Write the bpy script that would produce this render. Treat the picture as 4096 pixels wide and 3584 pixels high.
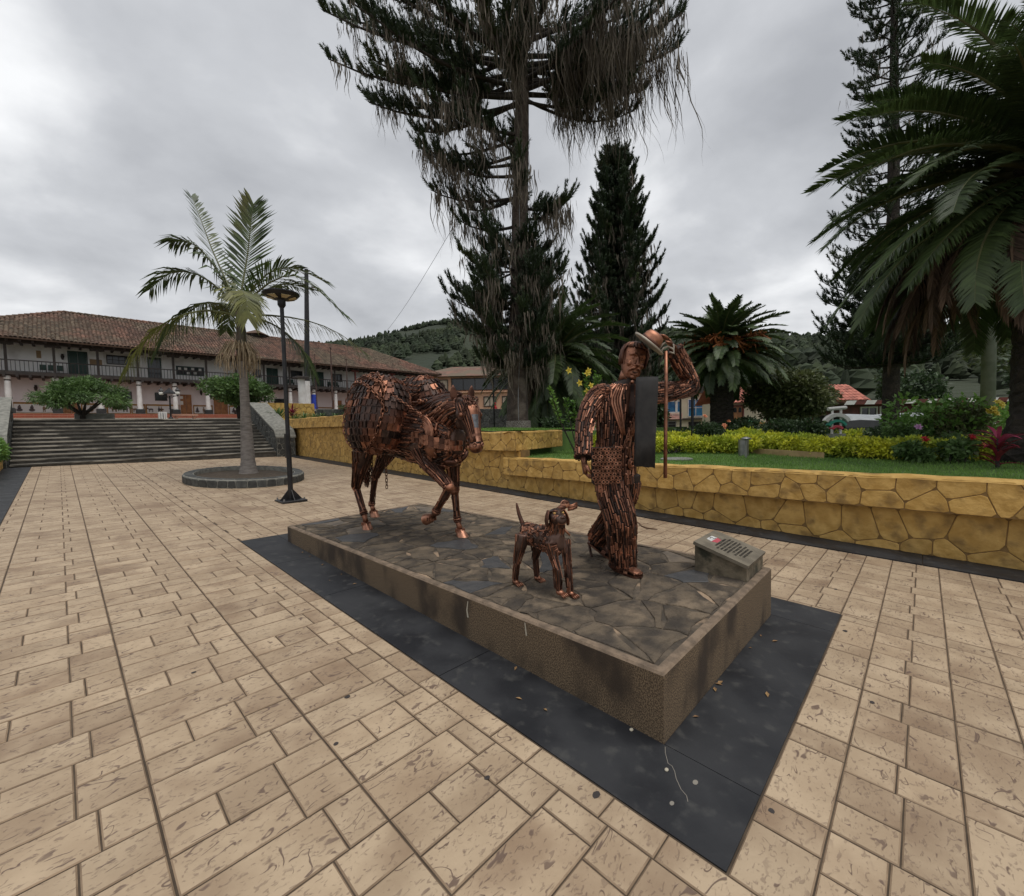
import bpy, math, random
import numpy as np
from mathutils import Vector, Matrix, noise

random.seed(7)
RNG = np.random.default_rng(7)
S = bpy.context.scene
for o in list(bpy.data.objects):
    bpy.data.objects.remove(o)
COL = S.collection
R = math.radians

# ------------------------------------------------------------------ camera
CAM_POS = Vector((-1.93521, -0.87818, 1.55))
yaw, pitch, roll = R(46.31189), R(-2.89282), R(-1.24413)
fw = Vector((math.sin(yaw) * math.cos(pitch), math.cos(yaw) * math.cos(pitch), math.sin(pitch)))
r0 = Vector((math.cos(yaw), -math.sin(yaw), 0))
u0 = r0.cross(fw)
rt = r0 * math.cos(roll) + u0 * math.sin(roll)
up = rt.cross(fw)
cd = bpy.data.cameras.new('camera')
cam = bpy.data.objects.new('camera', cd)
COL.objects.link(cam)
cam.matrix_world = Matrix(((rt.x, up.x, -fw.x, CAM_POS.x), (rt.y, up.y, -fw.y, CAM_POS.y), (rt.z, up.z, -fw.z, CAM_POS.z), (0, 0, 0, 1)))
cd.sensor_fit = 'HORIZONTAL'
cd.sensor_width = 36.0
cd.lens = 1724.6453 / 4096 * 36
cd.clip_start = 0.05
cd.clip_end = 4000
S.camera = cam

# ------------------------------------------------------------------ sky and sun
SUN_EL, SUN_AZ = R(72), R(175)      # azimuth clockwise from +Y
w = bpy.data.worlds.new('World')
S.world = w
w.use_nodes = True
nt = w.node_tree
nt.nodes.clear()
N = nt.nodes.new
out = N('ShaderNodeOutputWorld')
bg = N('ShaderNodeBackground')
bg.inputs['Strength'].default_value = 0.1
sky = N('ShaderNodeTexSky')
sky.sky_type = 'NISHITA'
sky.sun_disc = False
sky.sun_elevation = SUN_EL
sky.sun_rotation = SUN_AZ
sky.air_density = 1.5
sky.dust_density = 3
tc = N('ShaderNodeTexCoord')
sep = N('ShaderNodeSeparateXYZ')
nt.links.new(tc.outputs['Generated'], sep.inputs[0])
zz = N('ShaderNodeMath'); zz.operation = 'MAXIMUM'; zz.inputs[1].default_value = 0.0
nt.links.new(sep.outputs['Z'], zz.inputs[0])
za = N('ShaderNodeMath'); za.operation = 'ADD'; za.inputs[1].default_value = 0.28
nt.links.new(zz.outputs[0], za.inputs[0])
dv = N('ShaderNodeVectorMath'); dv.operation = 'DIVIDE'
cz = N('ShaderNodeCombineXYZ')
for i in range(3):
    nt.links.new(za.outputs[0], cz.inputs[i])
nt.links.new(tc.outputs['Generated'], dv.inputs[0])
nt.links.new(cz.outputs[0], dv.inputs[1])


def wnoise(scale, detail, dist, rough=.55, off=(0, 0, 0)):
    mp = N('ShaderNodeMapping')
    mp.inputs['Location'].default_value = off
    mp.inputs['Scale'].default_value = (1, 1, .6)
    nt.links.new(dv.outputs[0], mp.inputs[0])
    n = N('ShaderNodeTexNoise')
    n.inputs['Scale'].default_value = scale
    n.inputs['Detail'].default_value = detail
    n.inputs['Distortion'].default_value = dist
    n.inputs['Roughness'].default_value = rough
    nt.links.new(mp.outputs[0], n.inputs['Vector'])
    return n.outputs['Fac']


n1 = wnoise(1.15, 7, .3, .52, (3.1, 1.7, 0))
n2 = wnoise(3.0, 6, .2, .5, (9, 4, 2))
mx = N('ShaderNodeMix'); mx.data_type = 'FLOAT'; mx.inputs[0].default_value = .3
nt.links.new(n1, mx.inputs[2]); nt.links.new(n2, mx.inputs[3])
ramp = N('ShaderNodeValToRGB')
e = ramp.color_ramp.elements
e[0].position, e[0].color = .34, (3.4, 3.5, 3.72, 1)
e[1].position, e[1].color = .62, (7.9, 7.98, 8.1, 1)
m2 = e.new(.48); m2.color = (4.9, 5.02, 5.25, 1)
nt.links.new(mx.outputs[0], ramp.inputs[0])
mc = N('ShaderNodeMix'); mc.data_type = 'RGBA'; mc.inputs[0].default_value = .96
nt.links.new(sky.outputs[0], mc.inputs[6]); nt.links.new(ramp.outputs[0], mc.inputs[7])
nt.links.new(mc.outputs[2], bg.inputs['Color'])
nt.links.new(bg.outputs[0], out.inputs[0])

sd = bpy.data.lights.new('sun', 'SUN')
sd.energy = 1.5
sd.angle = R(45)
sd.color = (1, .965, .91)
so = bpy.data.objects.new('sun', sd)
COL.objects.link(so)
dirv = Vector((math.sin(SUN_AZ) * math.cos(SUN_EL), math.cos(SUN_AZ) * math.cos(SUN_EL), math.sin(SUN_EL)))
so.rotation_euler = dirv.to_track_quat('Z', 'Y').to_euler()
so.location = (0, 0, 30)

S.view_settings.view_transform = 'Standard'
S.view_settings.look = 'None'
S.view_settings.gamma = 1
S.view_settings.use_curve_mapping = False
S.view_settings.exposure = 0.33
S.render.engine = 'CYCLES'
S.cycles.max_bounces = 6
S.cycles.transparent_max_bounces = 8

# ------------------------------------------------------------------ materials
MATS = {}


def M(name, c1, c2=None, scale=4.0, rough=.8, metal=0.0, bump=0.0, bscale=None, bdist=.02, detail=5, lo=.35, hi=.65,
      c3=None, s3=1.0, lo3=.5, hi3=.7, rnd=0.0, island=0.0, stretch=(1, 1, 1), transl=0.0, spec=.5, coat=0, rv=0.0):
    """Principled material; colour is mixed by world-position noise, c3 is a second, coarser layer of dirt or wear."""
    m = bpy.data.materials.new(name)
    m.use_nodes = True
    t = m.node_tree
    nd = t.nodes
    lk = t.links.new
    b = nd['Principled BSDF']
    b.inputs['Roughness'].default_value = rough
    b.inputs['Metallic'].default_value = metal
    b.inputs['Specular IOR Level'].default_value = spec
    geo = nd.new('ShaderNodeNewGeometry')
    inf = nd.new('ShaderNodeObjectInfo')
    ml = nd.new('ShaderNodeMath'); ml.operation = 'MULTIPLY'; ml.inputs[1].default_value = 41.0
    lk(inf.outputs['Random'], ml.inputs[0])
    ad = nd.new('ShaderNodeVectorMath'); ad.operation = 'ADD'
    lk(geo.outputs['Position'], ad.inputs[0])
    if rnd:
        lk(ml.outputs[0], ad.inputs[1])
    mp = nd.new('ShaderNodeMapping')
    mp.inputs['Scale'].default_value = stretch
    lk(ad.outputs[0], mp.inputs[0])
    vec = mp.outputs[0]

    def nz(sc, det=detail):
        n = nd.new('ShaderNodeTexNoise')
        n.inputs['Scale'].default_value = sc
        n.inputs['Detail'].default_value = det
        lk(vec, n.inputs['Vector'])
        return n.outputs['Fac']

    def mixc(fac, a, bb):
        x = nd.new('ShaderNodeMix'); x.data_type = 'RGBA'
        lk(fac, x.inputs[0])
        for s, i in ((a, 6), (bb, 7)):
            if isinstance(s, tuple):
                x.inputs[i].default_value = (*s, 1)
            else:
                lk(s, x.inputs[i])
        return x.outputs[2]

    def rng(fac, lo, hi):
        x = nd.new('ShaderNodeMapRange'); x.interpolation_type = 'SMOOTHSTEP'
        x.inputs[1].default_value = lo; x.inputs[2].default_value = hi
        lk(fac, x.inputs[0])
        return x.outputs[0]
    col = None
    if c2:
        f1 = rng(nz(scale), lo, hi)
        col = mixc(f1, c1, c2)
        if rv:
            rr = nd.new('ShaderNodeMapRange')
            rr.inputs[3].default_value = rough - rv; rr.inputs[4].default_value = rough + rv
            lk(f1, rr.inputs[0]); lk(rr.outputs[0], b.inputs['Roughness'])
    if c3:
        col = mixc(rng(nz(s3, 4), lo3, hi3), col if col else c1, c3)
    for amt, sock in ((rnd, inf.outputs['Random']), (island, geo.outputs['Random Per Island'])):
        if amt:
            mr = nd.new('ShaderNodeMapRange')
            mr.inputs[3].default_value = 1 - amt; mr.inputs[4].default_value = 1 + amt
            lk(sock, mr.inputs[0])
            h = nd.new('ShaderNodeHueSaturation')
            lk(mr.outputs[0], h.inputs['Value'])
            if col is None:
                h.inputs['Color'].default_value = (*c1, 1)
            else:
                lk(col, h.inputs['Color'])
            col = h.outputs[0]
    if col is None:
        b.inputs['Base Color'].default_value = (*c1, 1)
    else:
        lk(col, b.inputs['Base Color'])
    if bump:
        bp = nd.new('ShaderNodeBump')
        bp.inputs['Strength'].default_value = bump
        bp.inputs['Distance'].default_value = bdist
        lk(nz(bscale or scale * 4, 6), bp.inputs['Height'])
        lk(bp.outputs[0], b.inputs['Normal'])
    if transl:
        tr = nd.new('ShaderNodeBsdfTranslucent')
        if col is None:
            tr.inputs['Color'].default_value = (*c1, 1)
        else:
            lk(col, tr.inputs['Color'])
        ms = nd.new('ShaderNodeMixShader'); ms.inputs[0].default_value = transl
        lk(b.outputs[0], ms.inputs[1]); lk(tr.outputs[0], ms.inputs[2])
        lk(ms.outputs[0], nd['Material Output'].inputs[0])
    MATS[name] = m
    return m


def nodes_of(m):
    return m.node_tree.nodes, m.node_tree.links.new, m.node_tree.nodes['Principled BSDF']


# ------------------------------------------------------------------ mesh building
def orth(d):
    d = d.normalized()
    a = Vector((0, 0, 1)) if abs(d.z) < .9 else Vector((1, 0, 0))
    x = d.cross(a).normalized()
    return x, d.cross(x)


def V3(p):
    return p if isinstance(p, Vector) else Vector(p)


class MB:
    def __init__(s):
        s.v = []; s.f = []

    def add(s, vs, fs):
        o = len(s.v)
        s.v.extend([tuple(p) for p in vs])
        s.f.extend([tuple(i + o for i in f) for f in fs])
        return s

    def box(s, x0, y0, z0, x1, y1, z1):
        v = [(x0, y0, z0), (x1, y0, z0), (x1, y1, z0), (x0, y1, z0), (x0, y0, z1), (x1, y0, z1), (x1, y1, z1), (x0, y1, z1)]
        return s.add(v, [(3, 2, 1, 0), (4, 5, 6, 7), (0, 1, 5, 4), (1, 2, 6, 5), (2, 3, 7, 6), (3, 0, 4, 7)])

    def obox(s, c, ax, ay, az):
        c, ax, ay, az = V3(c), V3(ax), V3(ay), V3(az)
        v = [c + ax * i + ay * j + az * k for k in (-1, 1) for i, j in ((-1, -1), (1, -1), (1, 1), (-1, 1))]
        return s.add(v, [(3, 2, 1, 0), (4, 5, 6, 7), (0, 1, 5, 4), (1, 2, 6, 5), (2, 3, 7, 6), (3, 0, 4, 7)])

    def bbox(s, x0, y0, z0, x1, y1, z1, b=.01, top=True):
        """box with bevelled top edges"""
        v = [(x0, y0, z0), (x1, y0, z0), (x1, y1, z0), (x0, y1, z0),
             (x0, y0, z1 - b), (x1, y0, z1 - b), (x1, y1, z1 - b), (x0, y1, z1 - b),
             (x0 + b, y0 + b, z1), (x1 - b, y0 + b, z1), (x1 - b, y1 - b, z1), (x0 + b, y1 - b, z1)]
        f = [(3, 2, 1, 0), (8, 9, 10, 11)]
        for i in range(4):
            j = (i + 1) % 4
            f += [(i, j, j + 4, i + 4), (i + 4, j + 4, j + 8, i + 8)]
        return s.add(v, f)

    def ringloft(s, rings, caps=True, closed=True):
        n = len(rings[0])
        vs = [p for r in rings for p in r]
        fs = []
        for k in range(len(rings) - 1):
            for i in range(n if closed else n - 1):
                j = (i + 1) % n
                fs.append((k * n + i, k * n + j, (k + 1) * n + j, (k + 1) * n + i))
        if caps and closed:
            fs.append(tuple(range(n - 1, -1, -1)))
            fs.append(tuple(range((len(rings) - 1) * n, len(rings) * n)))
        return s.add(vs, fs)

    def tube(s, pts, rad, n=8, caps=True, flat=1.0):
        pts = [V3(p) for p in pts]
        if not hasattr(rad, '__len__'):
            rad = [rad] * len(pts)
        d = (pts[1] - pts[0])
        x, y = orth(d)
        rings = []
        for i, p in enumerate(pts):
            a = pts[max(i - 1, 0)]; b = pts[min(i + 1, len(pts) - 1)]
            t = (b - a)
            if t.length < 1e-9:
                t = d
            t.normalize()
            x = (x - t * x.dot(t))
            if x.length < 1e-6:
                x = orth(t)[0]
            x.normalize()
            y = t.cross(x)
            rings.append([p + x * (math.cos(2 * math.pi * k / n) * rad[i]) + y * (math.sin(2 * math.pi * k / n) * rad[i] * flat) for k in range(n)])
        return s.ringloft(rings, caps)

    def cyl(s, p0, p1, r0, r1=None, n=8, caps=True):
        return s.tube([p0, p1], [r0, r0 if r1 is None else r1], n, caps)

    def lathe(s, c, prof, n=16, axis=None, caps=True):
        c = V3(c)
        if axis is None:
            x, y, z = Vector((1, 0, 0)), Vector((0, 1, 0)), Vector((0, 0, 1))
        else:
            z = V3(axis).normalized(); x, y = orth(z)
        rings = [[c + z * h + x * (math.cos(2 * math.pi * k / n) * r) + y * (math.sin(2 * math.pi * k / n) * r) for k in range(n)] for r, h in prof]
        return s.ringloft(rings, caps)

    def ball(s, c, rx, ry=None, rz=None, nu=12, nv=8, basis=None):
        ry = rx if ry is None else ry; rz = rx if rz is None else rz
        c = V3(c)
        bx = basis or (Vector((1, 0, 0)), Vector((0, 1, 0)), Vector((0, 0, 1)))
        rings = []
        for j in range(nv + 1):
            a = -math.pi / 2 + math.pi * (j + .001) / (nv + .002)
            rings.append([c + bx[0] * (rx * math.cos(a) * math.cos(2 * math.pi * i / nu)) + bx[1] * (ry * math.cos(a) * math.sin(2 * math.pi * i / nu)) + bx[2] * (rz * math.sin(a)) for i in range(nu)])
        return s.ringloft(rings)

    def prism(s, poly, off):
        poly = [V3(p) for p in poly]; off = V3(off)
        n = len(poly)
        vs = poly + [p + off for p in poly]
        fs = [tuple(range(n - 1, -1, -1)), tuple(range(n, 2 * n))] + [(i, (i + 1) % n, n + (i + 1) % n, n + i) for i in range(n)]
        return s.add(vs, fs)

    def link(s, c, d, side, L, W, r, nu=12, nv=5):
        """one oval chain link: length L along d, width W along side"""
        d = V3(d).normalized(); side = V3(side); side = (side - d * side.dot(d)).normalized(); nrm = d.cross(side)
        c = V3(c)
        rings = []
        for i in range(nu):
            a = 2 * math.pi * i / nu
            ca, sa = math.cos(a), math.sin(a)
            px, py = math.copysign(abs(ca) ** .7, ca) * L / 2, math.copysign(abs(sa) ** .7, sa) * W / 2
            p = c + d * px + side * py
            o = (d * (ca / (L)) + side * (sa / (W))).normalized()
            rings.append([p + o * (math.cos(2 * math.pi * k / nv) * r) + nrm * (math.sin(2 * math.pi * k / nv) * r) for k in range(nv)])
        rings.append(rings[0])
        return s.ringloft(rings, caps=False)

    def mesh(s, name, org=(0, 0, 0), smooth=False):
        me = bpy.data.meshes.new(name)
        o = V3(org)
        me.from_pydata([(p[0] - o.x, p[1] - o.y, p[2] - o.z) for p in s.v], [], s.f)
        if smooth:
            me.polygons.foreach_set('use_smooth', [True] * len(me.polygons))
        me.update()
        return me

    def build(s, name, mat, parent=None, smooth=False, auto=None):
        org = ORG.get(parent.name, Vector()) if parent else Vector()
        me = s.mesh(name, org, smooth)
        if auto is not None:
            set_sharp(me, auto)
        return put(name, me, mat, parent)


ORG = {}


def set_sharp(me, ang=40):
    me.polygons.foreach_set('use_smooth', [True] * len(me.polygons))
    try:
        me.set_sharp_from_angle(angle=R(ang))
    except Exception:
        pass


def put(name, me, mat=None, parent=None):
    o = bpy.data.objects.new(name, me)
    COL.objects.link(o)
    if mat is not None and not len(me.materials):
        me.materials.append(mat if not isinstance(mat, str) else MATS[mat])
    if parent:
        o.parent = parent
        ORG[o.name] = ORG.get(parent.name, Vector())
    else:
        ORG[o.name] = Vector()
    return o


def tag(o, label=None, cat=None, group=None, kind=None):
    if label: o['label'] = label
    if cat: o['category'] = cat
    if group: o['group'] = group
    if kind: o['kind'] = kind
    return o


def thing(name, label, cat, loc=(0, 0, 0), group=None):
    o = bpy.data.objects.new(name, None)
    o.empty_display_size = .2
    COL.objects.link(o)
    o.location = loc
    ORG[o.name] = Vector(loc)
    return tag(o, label, cat, group)


def copy_tree(o, parent=None):
    c = o.copy()
    COL.objects.link(c)
    if parent:
        c.parent = parent
    for ch in o.children:
        copy_tree(ch, c)
    return c


def npmesh(name, v, f, mat, parent=None, smooth=False):
    """fast mesh from arrays: f is (n,3) or (n,4)"""
    v = np.asarray(v, np.float32); f = np.asarray(f, np.int32)
    if parent is not None:
        v = v - np.array(ORG.get(parent.name, Vector()), np.float32)
    me = bpy.data.meshes.new(name)
    k = f.shape[1]
    me.vertices.add(len(v)); me.vertices.foreach_set('co', v.ravel())
    me.loops.add(f.size); me.loops.foreach_set('vertex_index', f.ravel())
    me.polygons.add(len(f)); me.polygons.foreach_set('loop_start', np.arange(0, f.size, k, dtype=np.int32))
    try:
        me.polygons.foreach_set('loop_total', np.full(len(f), k, np.int32))
    except Exception:
        pass
    me.polygons.foreach_set('use_smooth', np.full(len(f), bool(smooth)))
    me.update(calc_edges=True)
    return put(name, me, mat, parent)


def gz(x, y, c=0.0):
    """the plaza falls gently: its height at x, y"""
    return -0.02064 * x + 0.03029 * y + c


def catmull(P, m):
    """m samples on a Catmull-Rom spline through rows of P"""
    P = np.asarray(P, float)
    n = len(P)
    out = []
    for t in np.linspace(0, n - 1, m):
        i = min(int(t), n - 2); u = t - i
        p0, p1, p2, p3 = P[max(i - 1, 0)], P[i], P[i + 1], P[min(i + 2, n - 1)]
        out.append(.5 * ((2 * p1) + (-p0 + p2) * u + (2 * p0 - 5 * p1 + 4 * p2 - p3) * u * u + (-p0 + 3 * p1 - 3 * p2 + p3) * u ** 3))
    return np.array(out)
# ------------------------------------------------------------------ surface materials
M('paving', (.445, .338, .225), (.345, .252, .162), scale=3.2, rough=.66, bump=.4, bscale=38, bdist=.006, rnd=.07, c3=(.24, .162, .10), s3=2.2, lo3=.46, hi3=.76)
nd, lk, b = nodes_of(MATS['paving'])


def pave_marks():
    """stamped curls and pits: thin dark bands of a warped noise, broken up by a second noise"""
    src = b.inputs['Base Color'].links[0].from_socket
    geo = [n for n in nd if n.type == 'NEW_GEOMETRY'][0]
    inf = [n for n in nd if n.type == 'OBJECT_INFO'][0]
    ml = nd.new('ShaderNodeMath'); ml.operation = 'MULTIPLY'; ml.inputs[1].default_value = 53
    lk(inf.outputs['Random'], ml.inputs[0])
    ad = nd.new('ShaderNodeVectorMath'); lk(geo.outputs['Position'], ad.inputs[0]); lk(ml.outputs[0], ad.inputs[1])
    mp = nd.new('ShaderNodeMapping'); mp.inputs['Scale'].default_value = (1.0, 1.75, 1)
    lk(ad.outputs[0], mp.inputs[0])

    def nz(s, d, dist=0):
        n = nd.new('ShaderNodeTexNoise'); n.inputs['Scale'].default_value = s; n.inputs['Detail'].default_value = d
        n.inputs['Distortion'].default_value = dist
        lk(mp.outputs[0], n.inputs['Vector']); return n.outputs['Fac']

    def math_(op, a, bb):
        m = nd.new('ShaderNodeMath'); m.operation = op
        for i, x in enumerate((a, bb)):
            if isinstance(x, (int, float)): m.inputs[i].default_value = x
            else: lk(x, m.inputs[i])
        return m.outputs[0]

    def mr(x, a, c):
        m = nd.new('ShaderNodeMapRange'); m.interpolation_type = 'SMOOTHSTEP'
        m.inputs[1].default_value = a; m.inputs[2].default_value = c; lk(x, m.inputs[0]); return m.outputs[0]
    line = mr(math_('ABSOLUTE', math_('SUBTRACT', nz(6.4, 1.2, 1.1), .5), 0), .020, .006)
    line = math_('MULTIPLY', line, mr(nz(8.5, 2), .53, .6))
    pits = math_('MULTIPLY', mr(nz(17, 2, .6), .62, .69), mr(nz(3.2, 2), .38, .58))
    fine = math_('MULTIPLY', mr(nz(36, 3, .8), .57, .67), .45)
    allm = math_('MAXIMUM', math_('MAXIMUM', math_('MULTIPLY', line, .9), math_('MULTIPLY', pits, .8)), fine)
    x = nd.new('ShaderNodeMix'); x.data_type = 'RGBA'
    lk(allm, x.inputs[0]); lk(src, x.inputs[6]); x.inputs[7].default_value = (.12, .076, .055, 1)
    lk(x.outputs[2], b.inputs['Base Color'])
    bp = nd.new('ShaderNodeBump'); bp.inputs['Strength'].default_value = .6; bp.inputs['Distance'].default_value = .004; bp.invert = True
    lk(allm, bp.inputs['Height'])
    old = b.inputs['Normal'].links[0].from_socket
    lk(old, bp.inputs['Normal']); lk(bp.outputs[0], b.inputs['Normal'])


pave_marks()
M('paving_edge', (.29, .205, .13), (.19, .13, .08), scale=9, rough=.8, rnd=.1)
M('grout', (.05, .034, .021), (.085, .06, .038), scale=6, rough=.9)
M('black_concrete', (.013, .014, .017), (.028, .029, .032), scale=2.6, rough=.6, spec=.35, bump=.25, bscale=60, bdist=.003, c3=(.05, .05, .049), s3=11, lo3=.54, hi3=.76, rv=.1)
M('aggregate', (.19, .135, .08), (.055, .036, .021), scale=190, rough=.9, bump=.6, bscale=170, bdist=.005, detail=2, lo=.40, hi=.6, c3=(.04, .027, .017), s3=3.2, lo3=.46, hi3=.68, stretch=(1, 1, .6))
M('mortar_rim', (.22, .16, .11), (.13, .095, .066), scale=14, rough=.9, bump=.4, bscale=60)
M('mortar_bed', (.12, .093, .066), (.055, .044, .033), scale=9, rough=.95, bump=.9, bscale=26, bdist=.02, c3=(.33, .235, .155), s3=3.2, lo3=.56, hi3=.66)
M('flagstone', (.125, .097, .068), (.05, .041, .033), scale=6, rough=.85, spec=.3, bump=1.0, bscale=12, bdist=.05, rnd=.12, c3=(.19, .145, .10), s3=3.5, lo3=.55, hi3=.68)
M('flagstone_blue', (.062, .060, .060), (.04, .04, .042), scale=9, rough=.6, bump=.4, bscale=30, rnd=.15)
M('flagstone_tan', (.16, .125, .09), (.085, .07, .055), scale=7, rough=.8, bump=.6, bscale=18, rnd=.2)
M('yellow_stone', (.58, .365, .11), (.45, .265, .065), scale=6, rough=.75, bump=.9, bscale=9, bdist=.035, rnd=.12, c3=(.25, .15, .045), s3=4.5, lo3=.5, hi3=.74)
M('yellow_joint', (.17, .10, .036), (.23, .14, .05), scale=10, rough=.95)
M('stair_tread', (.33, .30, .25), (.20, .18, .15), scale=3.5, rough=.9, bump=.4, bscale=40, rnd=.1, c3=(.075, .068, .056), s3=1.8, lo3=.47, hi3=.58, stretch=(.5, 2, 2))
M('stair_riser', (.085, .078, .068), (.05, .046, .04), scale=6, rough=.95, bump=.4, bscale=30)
M('dark_stone', (.038, .040, .038), (.07, .072, .066), scale=8, rough=.75, bump=.6, bscale=20, rnd=.35)
M('stone_joint', (.24, .235, .205), (.15, .148, .13), scale=9, rough=.95)
M('soil', (.05, .036, .024), (.08, .058, .038), scale=9, rough=1, bump=.8, bscale=30)
M('lawn_soil', (.10, .18, .04), (.065, .12, .028), scale=3, rough=1, bump=.5, bscale=40)
M('grass_blade', (.19, .33, .065), (.12, .235, .045), scale=1.2, rough=.7, island=.3, transl=.3)
M('terrace', (.26, .21, .17), (.18, .15, .12), scale=3, rough=.9)
M('far_ground', (.12, .125, .06), (.09, .085, .06), scale=.1, rough=1)
M('asphalt', (.07, .07, .07), (.05, .05, .05), scale=4, rough=.9)


# ------------------------------------------------------------------ ground sheets
def ground_height(x, y):
    def st(a, lo, hi):
        t = min(max((a - lo) / (hi - lo), 0), 1)
        return t * t * (3 - 2 * t)
    east = st(x, 5.6, 7.2)
    z = -1.0 + east * 1.5
    z += st(y, 22.6, 24.0) * (1 - st(x, 14, 22)) * (2.1 - z) if y > 22.6 else 0
    z += st(math.hypot(x, y), 90, 260) * 4.0
    return z


xs = sorted(set([-1600, -700, -300, -120, -60, -30, -15, -8, -4] + list(np.arange(-2, 24, .8)) + [26, 30, 40, 60, 90, 140, 220, 340, 520, 900, 1800]))
ys = sorted(set([-1600, -700, -300, -120, -60, -30, -15, -8, -4] + list(np.arange(-2, 28, .8)) + [30, 34, 40, 50, 65, 90, 140, 220, 340, 520, 900, 1800]))
mb = MB()
nx = len(xs)
mb.add([(x, y, ground_height(x, y)) for y in ys for x in xs], [(j * nx + i, j * nx + i + 1, (j + 1) * nx + i + 1, (j + 1) * nx + i) for j in range(len(ys) - 1) for i in range(nx - 1)])
tag(mb.build('ground', MATS['far_ground'], smooth=True), kind='structure')

PX0, PX1, PY0, PY1 = -2.58, 4.72, -7.0, 18.85
mb = MB()
mb.add([(x, y, gz(x, y, -.0052)) for x, y in ((-9, PY0), (5.5, PY0), (5.5, 19.2), (-9, 19.2))], [(0, 1, 2, 3)])
plaza = tag(mb.build('plaza_paving', MATS['grout']), kind='structure')

MOD = .617
PIECES = [(0, .382, .46, .617), (.46, .382, .617, .617), (0, .178, .185, .382), (.185, .178, .40, .382), (0, 0, .40, .178), (.40, .205, .617, .382), (.40, 0, .617, .205)]
SK = (-.43, -.42, 2.45, 5.36)      # outer rectangle of the black skirt round the plinth
slabs = []


def clip_add(x0, y0, x1, y1, rx0, ry0, rx1, ry1):
    x0, x1 = max(x0, rx0), min(x1, rx1); y0, y1 = max(y0, ry0), min(y1, ry1)
    if x1 - x0 < .03 or y1 - y0 < .03:
        return
    # cut round the skirt
    if x1 > SK[0] and x0 < SK[2] and y1 > SK[1] and y0 < SK[3]:
        for c in ((x0, y0, min(x1, SK[0]), y1), (max(x0, SK[2]), y0, x1, y1), (max(x0, SK[0]), y0, min(x1, SK[2]), min(y1, SK[1])), (max(x0, SK[0]), max(y0, SK[3]), min(x1, SK[2]), y1)):
            if c[2] - c[0] > .025 and c[3] - c[1] > .025:
                slabs.append(c)
        return
    slabs.append((x0, y0, x1, y1))


for ox, xa, xb in ((-1.75, PX0, -.557), (3.107, -.43, PX1)):
    for i in range(-12, 14):
        for j in range(-14, 34):
            mx_, my_ = ox + i * MOD, -.41 + j * MOD
            if mx_ > xb or mx_ + MOD < xa or my_ > PY1 or my_ + MOD < PY0:
                continue
            for a in PIECES:
                clip_add(mx_ + a[0], my_ + a[1], mx_ + a[2], my_ + a[3], xa, PY0, xb, PY1)
yy = PY0
k = 0
while yy < PY1:
    h = (.23, .387)[k % 2]; k += 1
    clip_add(-.557, yy, -.43, min(yy + h, PY1), -.557, PY0, -.43, PY1)
    yy += h


def slab_geo(mb, s, org=None, jit=0):
    x0, y0, x1, y1 = s
    g = .0028
    gx0 = .0052 if abs(((x0 - (-1.75 if x0 < -.5 else 3.107)) / MOD + .02) % 1) < .04 else g
    x0 += gx0; y0 += g; x1 -= g; y1 -= g
    bv = .005
    ox, oy = org or (0, 0)
    vs = []
    for inset, dz in ((0, -.008), (0, -.0035), (bv, 0)):
        for x, y in ((x0 + inset, y0 + inset), (x1 - inset, y0 + inset), (x1 - inset, y1 - inset), (x0 + inset, y1 - inset)):
            vs.append((x - ox, y - oy, gz(x, y, dz + jit) - (gz(ox, oy) if org else 0)))
    fs = [(8, 9, 10, 11)]
    for r_ in (4, 0):
        for i in range(4):
            j = (i + 1) % 4
            fs.append((r_ + i, r_ + j, r_ + 4 + j, r_ + 4 + i))
    mb.add(vs, fs)


def slab_score(s):
    cx, cy = (s[0] + s[2]) / 2, (s[1] + s[3]) / 2
    d = Vector((cx, cy, 0)) - CAM_POS
    dep = d.dot(fw)
    if dep < .9:
        return 0
    if abs(d.dot(rt) / dep) > 1.3 or d.dot(up) / dep < -1.15:
        return 0
    return (s[2] - s[0]) * (s[3] - s[1]) / dep ** 3


slabs.sort(key=slab_score, reverse=True)
for s in slabs[:300]:
    mb = MB()
    c = ((s[0] + s[2]) / 2, (s[1] + s[3]) / 2)
    slab_geo(mb, s, c, random.uniform(-.0012, .0012))
    me = mb.mesh('paving_slab')
    me.materials.append(MATS['paving']); me.materials.append(MATS['paving_edge'])
    me.polygons.foreach_set('material_index', [0] + [1] * 8)
    o = put('paving_slab', me, None, plaza)
    o.location = (c[0], c[1], gz(*c))
mb = MB()
for s in slabs[300:]:
    slab_geo(mb, s, jit=random.uniform(-.001, .001))
o = tag(mb.build('paving_slabs_beyond', MATS['paving'], plaza), kind='stuff')
o.data.materials.append(MATS['paving_edge'])
o.data.polygons.foreach_set('material_index', ([0] + [1] * 8) * (len(o.data.polygons) // 9))

# black painted strips: skirt round the plinth, kerb along the garden wall, strip on the far left
def strip(name, quads, dz=0.0):
    mb = MB()
    for x0, y0, x1, y1 in quads:
        nxs, nys = max(2, int((x1 - x0) / .5) + 1), max(2, int((y1 - y0) / .5) + 1)
        g = [(x, y, gz(x, y, dz)) for y in np.linspace(y0, y1, nys) for x in np.linspace(x0, x1, nxs)]
        mb.add(g, [(j * nxs + i, j * nxs + i + 1, (j + 1) * nxs + i + 1, (j + 1) * nxs + i) for j in range(nys - 1) for i in range(nxs - 1)])
        c = [(x0, y0), (x1, y0), (x1, y1), (x0, y1)]
        for i in range(4):
            p, q = c[i], c[(i + 1) % 4]
            mb.add([(*p, gz(*p, -.05)), (*q, gz(*q, -.05)), (*q, gz(*q, dz)), (*p, gz(*p, dz))], [(0, 1, 2, 3)])
    return tag(mb.build(name, MATS['black_concrete']), kind='structure')


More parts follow.
